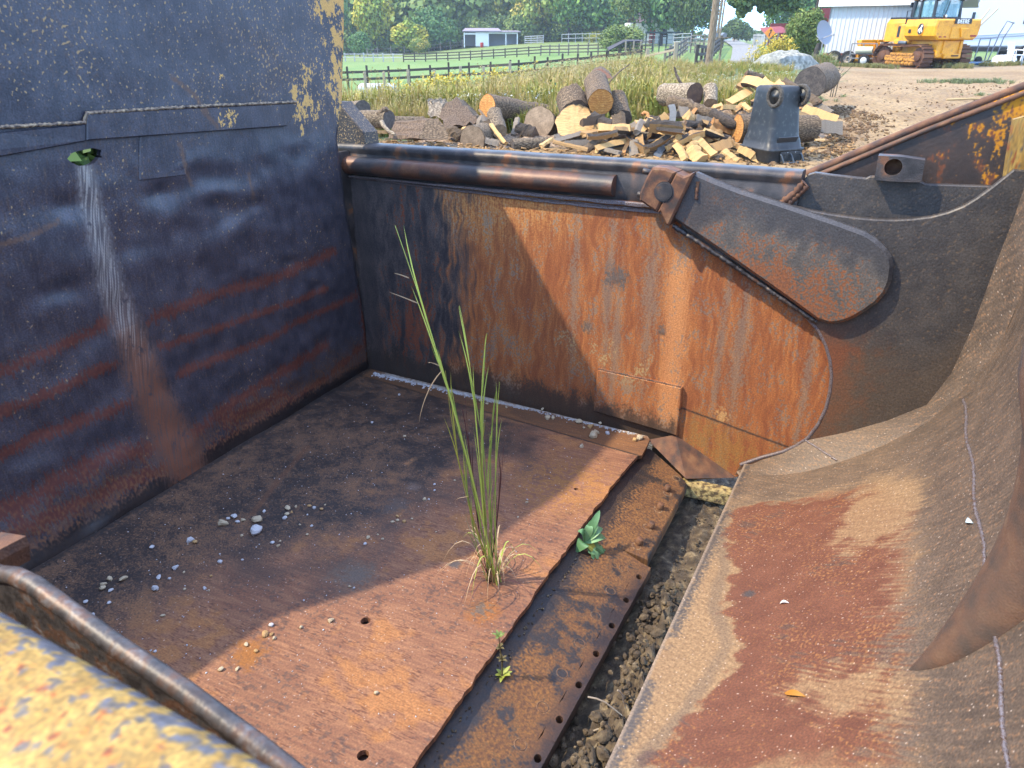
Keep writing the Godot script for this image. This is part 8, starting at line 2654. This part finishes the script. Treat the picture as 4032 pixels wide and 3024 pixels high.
	put(s, "post", mat(Color(.22, .20, .18), 0.95), t)

func behind_machine() -> void:
	var white := mat(Color(.80, .81, .82), 0.4)
	var glass := mat(Color(.06, .07, .09), 0.15)
	# camper
	var cp := on_ground(Vector3(28.537, 0.277, -46.194))
	var t := thing("camper", "long white camper trailer with dark windows behind the dozer", "camper", cp, -0.12)
	var s := st()
	plate(s, PackedVector2Array([Vector2(-3.1, 0.75), Vector2(-3.3, 1.6), Vector2(-2.2, 3.3), Vector2(5.5, 3.6), Vector2(5.5, 0.75)]), -2.4, 0.0, side_map, Rect2(0, 0, 1, 1), 0.08)
	put(s, "body", white, t)
	for q in [[-1.75, 2.15, 0.16, 0.85], [1.2, 2.35, 0.32, 0.75], [2.7, 2.9, 0.26, 0.95]]:
		s = st()
		box(s, at(Vector3(q[0], q[1], 0.015)), Vector3(q[2], q[3], 0.05), 0.02)
		put(s, "window", glass, t)
	for q in [[0.0, 1.30, 5.6, 0.06, Color(.55, .58, .62)], [0.6, 1.45, 4.6, 0.05, Color(.60, .63, .68)]]:
		s = st()
		box(s, at(Vector3(q[0], q[1], 0.008), Vector3(0, 0, 0.05)), Vector3(q[2], q[3], 0.04), 0.004)
		put(s, "stripe", mat(q[4], 0.5), t)
	s = st()
	box(s, at(Vector3(4.3, 1.45, 0.02), Vector3(0, 0, -0.35)), Vector3(0.9, 1.9, 0.05), 0.01)
	put(s, "louvre_panel", mat(Color(.24, .25, .27), 0.6), t)
	for x in [0.6, 1.5]:
		s = st()
		cyl(s, Vector3(x, 0.38, -0.3), Vector3(x, 0.38, 0.0), 0.38, 18)
		put(s, "wheel", M.black, t)
	s = st()
	box(s, at(Vector3(1.2, 0.62, -0.6)), Vector3(8.0, 0.22, 1.6), 0.02)
	put(s, "chassis", mat(Color(.12, .12, .12), 0.7), t)
	# two awning arms
	for k in 2:
		var a := Vector3(25.239, 1.619, -43.511) + Vector3(0.12 * k, 0.05 * k, 0)
		var b := Vector3(26.262, 2.795, -44.092) + Vector3(0.45 * k, 0.02, 0)
		s = st()
		bar(s, Vector3.ZERO, b - a, 0.07, 0.05, 0.004)
		var o := put(s, "awning_arm", mat(Color(.62, .56, .44), 0.6))
		o.position = a
		tag(o, ["upper cream pole leaning against the camper", "lower cream pole leaning against the camper"][1 - k], "pole")
	# cart frame
	t = thing("hand_cart", "grey tubular hand cart standing before the camper", "cart", on_ground(Vector3(24.218, 0.509, -39.616)))
	for q in [[[-.75, 0.12], [-.7, 1.15]], [[-.7, 1.15], [.1, 1.2]], [[-.75, 0.12], [.6, 0.12]], [[-.2, 0.12], [-.18, 1.15]], [[.3, 0.12], [.45, 1.2], [.75, 1.9]], [[-.05, 0.12], [.2, 1.4], [.4, 1.95], [.78, 1.85]]]:
		s = st()
		var pts: Array = q.map(func(e): return Vector3(e[0], e[1], 0))
		tube(s, pts, pts.map(func(_e): return 0.028), 7)
		put(s, "tube", mat(Color(.50, .50, .52), 0.5, 0.4), t)
	s = st()
	cyl(s, Vector3(-.55, 0.18, -0.05), Vector3(-.55, 0.18, 0.08), 0.18, 14)
	put(s, "wheel", M.black, t)
	# plastic chair
	for q in [[Vector3(23.266, 0.33, -36.181), 0.4, "white plastic garden chair at the edge of the dirt"], [Vector3(24.385, 0.31, -36.729), 0.1, "second white plastic chair half out of frame behind the first"]]:
		t = thing("garden_chair", q[2], "chair", on_ground(q[0]), q[1], "white garden chairs")
		s = st()
		box(s, at(Vector3(0, 0.44, 0)), Vector3(0.50, 0.04, 0.48), 0.015)
		put(s, "seat", white, t)
		s = st()
		box(s, at(Vector3(0, 0.72, -0.26), Vector3(-0.2, 0, 0)), Vector3(0.48, 0.50, 0.03), 0.012)
		put(s, "backrest", white, t)
		for e in [[-.24, .22], [.24, .22], [-.24, -.24], [.24, -.24]]:
			s = st()
			bar(s, Vector3(e[0] * 1.08, 0, e[1] * 1.1), Vector3(e[0], 0.44, e[1]), 0.06, 0.05, 0.006, Vector3.BACK)
			put(s, "leg", white, t)
		for sx in [-1, 1]:
			s = st()
			tube(s, [Vector3(0.26 * sx, 0.44, 0.22), Vector3(0.28 * sx, 0.64, 0.2), Vector3(0.28 * sx, 0.66, -0.24)], [.02, .022, .022], 7)
			put(s, "armrest", white, t)
	# dark junk, blue sheet
	t = thing("scrap_frame", "dark broken iron frame lying between cart and chairs", "scrap", on_ground(Vector3(24.063, 0.54, -38.516)))
	for k in 6:
		s = st()
		bar(s, Vector3(-0.7 + 0.12 * k, 0.1, rng.randf() * 0.4), Vector3(0.2 + 0.15 * k, 0.3 + 0.12 * k, rng.randf() * 0.4), 0.09, 0.07, 0.01)
		put(s, "bar", mat(Color(.13, .12, .12), 0.8), t)
	s = st()
	box(s, Transform3D(), Vector3(3.4, 0.10, 1.2), 0.03)
	var o2 := put(s, "tarpaulin", mat(Color(.20, .36, .50), 0.6))
	o2.position = on_ground(Vector3(23.686, 0.413, -38.453)) + Vector3(0, 0.06, 0)
	tag(o2, "folded blue sheet lying on the ground behind the dozer", "tarpaulin")
	t = thing("tub", "upturned white plastic tub beside the first chair", "tub", on_ground(Vector3(23.559, 0.406, -37.334)))
	s = st()
	lathe(s, [Vector2(0.55, 0), Vector2(0.5, 0.3), Vector2(0.35, 0.42), Vector2(0, 0.44)], 20)
	put(s, "body", white, t)
	s = st()
	tube(s, [Vector3(-0.55, 0, 0), Vector3(0, 0.02, 0), Vector3(0.55, 0.0, 0.05)], [.02, .022, .015], 7)
	o2 = put(s, "stick", mat(Color(.62, .52, .36), 0.9))
	o2.position = on_ground(Vector3(10.052, 0.341, -16.667)) + Vector3(0, 0.02, 0)
	tag(o2, "pale stick lying on the open dirt by the outer plate", "stick")

# ---------- the yellow crawler dozer ----------
func machine() -> void:
	maple()
	var f := Vector3(-0.22, 0, -0.975).normalized()
	var right := f.cross(Vector3.UP)
	var corner := Vector3(18.14, 0.177, -34.544)
	var o := on_ground(corner + f * 1.55 + right * 1.25)
	var t := thing("bulldozer", "yellow crawler bulldozer with mud caked tracks parked before the white building", "bulldozer", o)
	t.basis = Basis(f, Vector3.UP * 0.94, right * 0.86)
	var yel := mottle(0.02, [Color(.72, .46, .02), Color(.80, .54, .03), Color(.84, .58, .05), Color(.70, .48, .10)], [0.1, 0.35, 0.7, 0.95], 2.5, 0.42, 0.0, 0.0, 141, 4, Vector3.ONE, 256, false)
	var mudy := mottle(0.03, [Color(.36, .22, .10), Color(.55, .38, .16), Color(.72, .50, .12), Color(.60, .45, .25)], [0.2, 0.45, 0.65, 0.9], 1.2, 0.8, 0.2, 0.0, 142, 4, Vector3.ONE, 256, false)
	var rust := mat(Color(.34, .22, .15), 0.85, 0.1)
	var rust2 := mat(Color(.44, .30, .20), 0.85, 0.1)
	var dark := mat(Color(.055, .055, .06), 0.45)
	var glass := mat(Color(.35, .55, .58, 0.30), 0.05)
	glass.transparency = BaseMaterial3D.TRANSPARENCY_ALPHA
	var s: SurfaceTool
	# tracks
	var shoe_s := st(true)
	box(shoe_s, Transform3D(), Vector3(0.165, 0.035, 0.62), 0.006)
	box(shoe_s, at(Vector3(-0.06, 0.045, 0)), Vector3(0.022, 0.06, 0.62), 0.004)
	shoe_s.generate_normals()
	var shoe := shoe_s.commit()
	for sg in [-1.0, 1.0]:
		var zc: float = 1.16 * sg
		s = st()
		box(s, at(Vector3(0.0, 0.42, zc)), Vector3(2.1, 0.26, 0.34), 0.04)
		box(s, at(Vector3(-0.05, 0.60, zc - sg * -0.06)), Vector3(1.5, 0.14, 0.24), 0.03)
		box(s, at(Vector3(0.15, 0.38, zc + sg * 0.2)), Vector3(0.85, 0.14, 0.06), 0.03)
		var tf := put(s, "track_frame", mudy, t)
		for k in 7:
			s = st()
			cyl(s, Vector3(-0.78 + 0.26 * k, 0.20, zc - 0.2), Vector3(-0.78 + 0.26 * k, 0.20, zc + 0.2), 0.105, 14)
			cyl(s, Vector3(-0.78 + 0.26 * k, 0.20, zc + sg * 0.19), Vector3(-0.78 + 0.26 * k, 0.20, zc + sg * 0.25), 0.06, 10)
			put(s, "roller", mudy, tf)
		for q in [[1.22, 0.50, 0.42, "idler"], [-1.12, 0.52, 0.40, "sprocket"]]:
			s = st()
			cyl(s, Vector3(q[0], q[1], zc - 0.12), Vector3(q[0], q[1], zc + 0.12), q[2], 24)
			cyl(s, Vector3(q[0], q[1], zc - 0.2), Vector3(q[0], q[1], zc + 0.2), q[2] * 0.5, 16)
			put(s, q[3], rust, tf)
		s = st()
		cyl(s, Vector3(0.35, 0.84, zc - 0.12), Vector3(0.35, 0.84, zc + 0.16), 0.09, 14)
		put(s, "carrier_roller", mudy, tf)
		var track := Node3D.new()
		track.name = "track"
		t.add_child(track, true)
		var rr := 0.49
		var x0 := -1.12
		var x1 := 1.22
		var len := (x1 - x0) * 2.0 + TAU * rr
		var n := 43
		for k in n:
			var l := len * k / n
			var p: Vector2
			var a: float
			if l < x1 - x0:
				p = Vector2(x0 + l, 0.51 + rr - 0.035 * sin(PI * l / (x1 - x0)))
				a = 0.0
			elif l < x1 - x0 + PI * rr:
				a = -(l - (x1 - x0)) / rr
				p = Vector2(x1 + rr * -sin(a), 0.51 + rr * cos(a))
			elif l < 2.0 * (x1 - x0) + PI * rr:
				p = Vector2(x1 - (l - (x1 - x0) - PI * rr), 0.51 - rr)
				a = PI
			else:
				a = PI - (l - 2.0 * (x1 - x0) - PI * rr) / rr
				p = Vector2(x0 - rr * sin(a), 0.51 + rr * cos(a))
			var so := hang(shoe, "track_shoe", rust if k % 3 else rust2, track)
			so.transform = Transform3D(Basis(Vector3(0, 0, 1), a), Vector3(p.x, p.y, zc))
	# hull between the tracks
	s = st()
	box(s, at(Vector3(-0.2, 0.86, 0)), Vector3(2.9, 0.78, 1.55), 0.05)
	box(s, at(Vector3(-1.70, 0.55, 0.1)), Vector3(0.22, 0.20, 1.0), 0.03)
	box(s, at(Vector3(-1.67, 0.95, -0.45)), Vector3(0.10, 0.55, 0.08), 0.02)
	box(s, at(Vector3(-1.67, 0.95, 0.55)), Vector3(0.10, 0.55, 0.08), 0.02)
	put(s, "hull", yel, t)
	s = st()
	box(s, at(Vector3(-1.82, 0.58, 0.2)), Vector3(0.06, 0.06, 0.4), 0.01)
	put(s, "drawbar", rust, t)
	# rear tank with sloping lower flanks
	var zy := func(p: Vector2, d: float) -> Vector3: return Vector3(d, p.y, p.x)
	s = st()
	plate(s, PackedVector2Array([Vector2(-1.28, 2.12), Vector2(-1.34, 1.82), Vector2(-1.30, 1.42), Vector2(-1.08, 1.24), Vector2(1.08, 1.24), Vector2(1.30, 1.42), Vector2(1.34, 1.82), Vector2(1.28, 2.12)]), 0.05, -1.85, zy, Rect2(0, 0, 1, 1), 0.06)
	put(s, "tank", yel, t)
	s = st()
	plate(s, PackedVector2Array([Vector2(-0.42, 1.76), Vector2(0.62, 1.76), Vector2(0.56, 1.30), Vector2(-0.42, 1.30)]), -1.84, -1.88, zy, Rect2(0, 0, 1, 1), 0.01)
	put(s, "rear_cover", yel, t)
	s = st()
	plate(s, PackedVector2Array([Vector2(0.05, 1.74), Vector2(0.52, 1.74), Vector2(0.30, 1.36), Vector2(0.18, 1.36)]), -1.87, -1.95, zy, Rect2(0, 0, 1, 1), 0.02)
	put(s, "step_recess", yel, t)
	s = st()
	box(s, at(Vector3(-1.86, 2.03, 0.18)), Vector3(0.03, 0.22, 1.0), 0.008)
	box(s, at(Vector3(-1.35, 2.135, 0.2)), Vector3(0.95, 0.02, 1.0), 0.008)
	put(s, "badge_band", dark, t)
	var tm := TextMesh.new()
	var font := SystemFont.new()
	font.font_names = PackedStringArray(["Droid Sans"])
	font.font_weight = 700
	tm.font = font
	tm.text = "DEERE"
	tm.font_size = 24
	tm.pixel_size = 0.0098
	tm.depth = 0.02
	var tx := hang(tm, "lettering", mat(Color(.85, .85, .82), 0.5), t)
	tx.basis = Basis(Vector3(0, 0, 1), Vector3(0, 1, 0), Vector3(-1, 0, 0))
	tx.position = Vector3(-1.885, 2.015, 0.16)
	for q in [[-0.98, 1.38, 0.14, 0.05], [-0.70, 1.38, 0.12, 0.05], [0.98, 1.42, 0.34, 0.07]]:
		s = st()
		box(s, at(Vector3(-1.86, q[1], q[0])), Vector3(0.03, q[3], q[2]), 0.005)
		put(s, "reflector", mat(Color(.55, .08, .03), 0.35), t)
	# emblem on the flank: yellow rim, black oval, a leaping pale figure
	var fl := func(p: Vector2, d: float) -> Vector3: return Vector3(-p.x, p.y, -d)
	var ec := Vector2(0.95, 1.70)
	for q in [[0.205, 0.27, 1.345, yel], [0.18, 0.24, 1.352, dark]]:
		s = st()
		plate(s, ellipse(ec, q[0], q[1], 26), 1.30, q[2], fl, Rect2(0, 0, 1, 1), 0.004)
		put(s, "emblem", q[3], t)
	s = st()
	var deer := [[-.13, -.06], [-.06, .02], [-.08, .10], [-.11, .17], [-.03, .19], [-.02, .13], [.03, .05], [.10, .01], [.13, -.06], [.10, -.13], [.07, -.05], [.02, -.05], [.03, -.16], [-.01, -.17], [-.03, -.06], [-.08, -.08], [-.12, -.15]]
	var dp := PackedVector2Array()
	for e in deer: dp.append(ec + Vector2(-e[0], e[1]))
	plate(s, dp, 1.34, 1.358, fl, Rect2(0, 0, 1, 1), 0.001)
	put(s, "emblem_figure", mat(Color(.85, .85, .80), 0.5), t)
	s = st()
	box(s, at(Vector3(-0.28, 1.62, -1.33)), Vector3(0.16, 0.16, 0.03), 0.01)
	put(s, "vent", dark, t)
	# engine hood with its black spine
	s = st()
	plate(s, PackedVector2Array([Vector2(-0.62, 1.15), Vector2(-0.62, 1.98), Vector2(-0.46, 2.16), Vector2(0.46, 2.16), Vector2(0.62, 1.98), Vector2(0.62, 1.15)]), 0.5, 2.15, zy, Rect2(0, 0, 1, 1), 0.04)
	box(s, at(Vector3(0.35, 1.5, -0.75)), Vector3(0.7, 0.85, 0.55), 0.05)
	box(s, at(Vector3(0.35, 1.5, 0.75)), Vector3(0.7, 0.85, 0.55), 0.05)
	put(s, "hood", yel, t)
	s = st()
	box(s, at(Vector3(1.35, 2.19, 0)), Vector3(1.6, 0.12, 0.9), 0.04)
	box(s, at(Vector3(1.0, 1.6, -0.63)), Vector3(0.5, 0.5, 0.03), 0.01)
	put(s, "hood_cover", dark, t)
	s = st()
	tube(s, [Vector3(1.0, 2.2, -0.1), Vector3(1.0, 2.75, -0.1), Vector3(1.0, 3.0, -0.1), Vector3(1.06, 3.22, -0.1), Vector3(1.16, 3.32, -0.1)], [.13, .13, .085, .085, .085], 14)
	put(s, "exhaust_stack", mat(Color(.20, .20, .21), 0.5, 0.3), t)
	# cab
	var posts := [[-1.0, -0.78], [-1.0, 0.78], [-0.15, -0.80], [-0.15, 0.80], [0.62, -0.45], [0.62, 0.45]]
	for q in posts:
		s = st()
		bar(s, Vector3(q[0], 2.1, q[1]), Vector3(q[0] * 0.94 + 0.02, 2.97, q[1] * 0.94), 0.12, 0.12, 0.015, Vector3.BACK)
		put(s, "cab_post", dark, t)
	s = st()
	box(s, at(Vector3(-0.19, 2.15, 0)), Vector3(1.75, 0.14, 1.62), 0.02)
	box(s, at(Vector3(0.25, 1.95, -0.72)), Vector3(0.95, 0.5, 0.08), 0.02)
	put(s, "cab_base", dark, t)
	s = st()
	box(s, at(Vector3(-0.19, 2.99, 0)), Vector3(1.9, 0.06, 1.72), 0.02)
	box(s, at(Vector3(-0.19, 3.09, 0)), Vector3(1.8, 0.16, 1.66), 0.06)
	put(s, "cab_roof", yel, t)
	for q in [[Vector3(-0.98, 2.58, 0), Vector3(0.02, 0.74, 1.42)], [Vector3(-0.57, 2.58, -0.77), Vector3(0.74, 0.74, 0.02)], [Vector3(-0.57, 2.58, 0.77), Vector3(0.74, 0.74, 0.02)], [Vector3(0.62, 2.58, 0), Vector3(0.02, 0.74, 0.78)]]:
		s = st()
		box(s, at(q[0]), q[1], 0.003)
		put(s, "window", glass, t)
	for sg in [-1.0, 1.0]:
		s = st(true)
		quad(s, Vector3(-0.12, 2.2, 0.78 * sg), Vector3(0.60, 2.2, 0.46 * sg), Vector3(0.58, 2.95, 0.43 * sg), Vector3(-0.12, 2.95, 0.75 * sg))
		put(s, "window", glass, t)
	s = st()
	box(s, at(Vector3(-0.45, 2.32, 0.05)), Vector3(0.5, 0.16, 0.5), 0.04)
	box(s, at(Vector3(-0.70, 2.55, 0.05), Vector3(0, 0, 0.12)), Vector3(0.14, 0.62, 0.46), 0.06)
	box(s, at(Vector3(-0.74, 2.88, 0.05)), Vector3(0.10, 0.16, 0.26), 0.04)
	put(s, "seat", mat(Color(.09, .09, .095), 0.8), t)
	s = st()
	bar(s, Vector3(-1.06, 2.25, -0.2), Vector3(-1.06, 2.9, -0.05), 0.03, 0.03, 0.004, Vector3.BACK)
	put(s, "wiper", dark, t)
	for q in [Vector3(-1.62, 2.24, -0.72), Vector3(-0.1, 2.95, -0.9), Vector3(-1.1, 2.95, 0.72), Vector3(-1.1, 2.95, -0.72)]:
		s = st()
		cyl(s, q + Vector3(0.07, 0, 0), q - Vector3(0.05, 0, 0), 0.075, 14)
		var l := put(s, "work_light", dark, t)
		s = st()
		cyl(s, q - Vector3(0.045, 0, 0), q - Vector3(0.058, 0, 0), 0.062, 12)
		put(s, "lens", mat(Color(.75, .77, .78), 0.15), l)
	s = st()
	tube(s, [Vector3(0.6, 1.9, -0.85), Vector3(0.62, 2.5, -0.86), Vector3(0.3, 2.5, -0.88), Vector3(0.28, 2.0, -0.88)], [.02, .02, .02, .02], 7)
	put(s, "grab_rail", dark, t)
	s = st()
	box(s, at(Vector3(0.3, 2.75, -0.98)), Vector3(0.06, 0.22, 0.16), 0.02)
	put(s, "mirror", dark, t)
	s = st()
	cyl(s, Vector3(0.55, 1.12, -1.05), Vector3(0.05, 1.10, -1.05), 0.09, 12)
	put(s, "air_tank", mat(Color(.35, .38, .40), 0.4, 0.4), t)
	# blade and its frame
	s = st()
	var prof := []
	for k in 9:
		var a := lerpf(-0.62, 0.62, k / 8.0)
		prof.append(Vector2(2.75 - 1.0 * cos(a) + 0.95, 0.68 + 0.86 * sin(a) / sin(0.62) * 0.60))
	var outl := PackedVector2Array(prof)
	for k in range(8, -1, -1): outl.append(prof[k] + Vector2(-0.05, 0.0))
	plate(s, outl, -1.68, 1.68, side_map, Rect2(0, 0, 1, 1), 0.006)
	for q in [[1.17, 0.12], [0.68, 0.10], [0.30, 0.12]]: box(s, at(Vector3(2.60, q[0], 0)), Vector3(0.14, q[1], 3.30), 0.02)
	for zz in [-1.66, -0.6, 0.6, 1.66]: box(s, at(Vector3(2.60, 0.72, zz)), Vector3(0.22, 0.98, 0.05), 0.01)
	put(s, "blade", yel, t)
	s = st()
	box(s, at(Vector3(2.95, 0.09, 0), Vector3(0, 0, -0.5)), Vector3(0.30, 0.03, 3.36), 0.006)
	put(s, "cutting_edge", rust2, t)
	for sg in [-1.0, 1.0]:
		s = st()
		bar(s, Vector3(2.6, 0.40, 0.72 * sg), Vector3(0.3, 0.45, 0.80 * sg), 0.22, 0.16, 0.02)
		put(s, "push_arm", yel, t)
		s = st()
		cyl(s, Vector3(2.5, 0.95, 0.35 * sg), Vector3(1.7, 1.25, 0.42 * sg), 0.05, 12)
		cyl(s, Vector3(1.75, 1.23, 0.42 * sg), Vector3(1.1, 1.45, 0.45 * sg), 0.08, 12)
		put(s, "lift_cylinder", dark, t)

func maple() -> void:   # the leafy branches that hang over the road
	var foot := on_ground(Vector3(21.709, 0.14, -57.281))
	var t := thing("tree", "large maple whose leafy branches hang over the road", "tree", foot)
	var s := st()
	var o := foot
	tube(s, [Vector3(0, -0.2, 0), Vector3(0.2, 4.0, 0), Vector3(0.0, 8.0, 0)], [.26, .2, .12], 10)
	var lobes := [
		[Vector3(14.64, 3.34, -51.05), 0.57, 0.33, 520],
		[Vector3(14.25, 3.26, -51.01), 0.35, 0.22, 260],
		[Vector3(14.03, 3.49, -51.13), 0.39, 0.26, 280],
		[Vector3(14.51, 2.79, -50.78), 0.31, 0.31, 260],
		[Vector3(15.03, 3.06, -50.92), 0.22, 0.26, 120],
		[Vector3(15.21, 3.42, -51.09), 0.52, 0.26, 360],
		[Vector3(15.78, 3.06, -50.92), 0.24, 0.33, 180],
		[Vector3(15.95, 3.42, -51.09), 0.61, 0.31, 420],
		[Vector3(16.52, 2.99, -50.88), 0.48, 0.35, 420],
		[Vector3(16.82, 3.42, -51.09), 0.74, 0.39, 600],
		[Vector3(17.48, 3.26, -51.01), 0.61, 0.35, 420],
		[Vector3(15.38, 3.85, -51.30), 1.31, 0.39, 700],
		[Vector3(16.91, 3.93, -51.34), 1.31, 0.39, 700],
		[Vector3(18.00, 3.26, -51.01), 0.52, 0.48, 380],
	]
	for q in lobes:
		var c: Vector3 = q[0] - o
		tube(s, [Vector3(0.1, 4.5, 0), Vector3(0.1, 5.5, 0).lerp(c, 0.5) + Vector3(0, 1.0, 0), c], [.10, .06, .015], 6)
	put(s, "trunk", trunk_m, t)
	var ls := st(true)
	var tones := [Color(.075, .125, .03), Color(.11, .16, .04), Color(.16, .20, .06), Color(.055, .095, .025)]
	for q in lobes:
		for k in int(q[3]):
			var d := Vector3(rng.randfn(), rng.randfn(), rng.randfn()).normalized() * pow(rng.randf(), 0.45)
			var c: Vector3 = q[0] - o + d * Vector3(q[1], q[2], q[1])
			var nrm := Vector3(rng.randfn(), rng.randfn() + 0.6, rng.randfn()).normalized()
			var x := nrm.cross(Vector3(rng.randfn(), rng.randfn(), rng.randfn())).normalized() * rng.randf_range(0.10, 0.20)
			var y := nrm.cross(x) * 0.8
			ls.set_color(tones[rng.randi() % 4] * rng.randf_range(0.8, 1.25))
			tri(ls, c - x, c + y, c + x)
			tri(ls, c - x, c + x, c - y)
	put(ls, "crown", leaf_m, t)
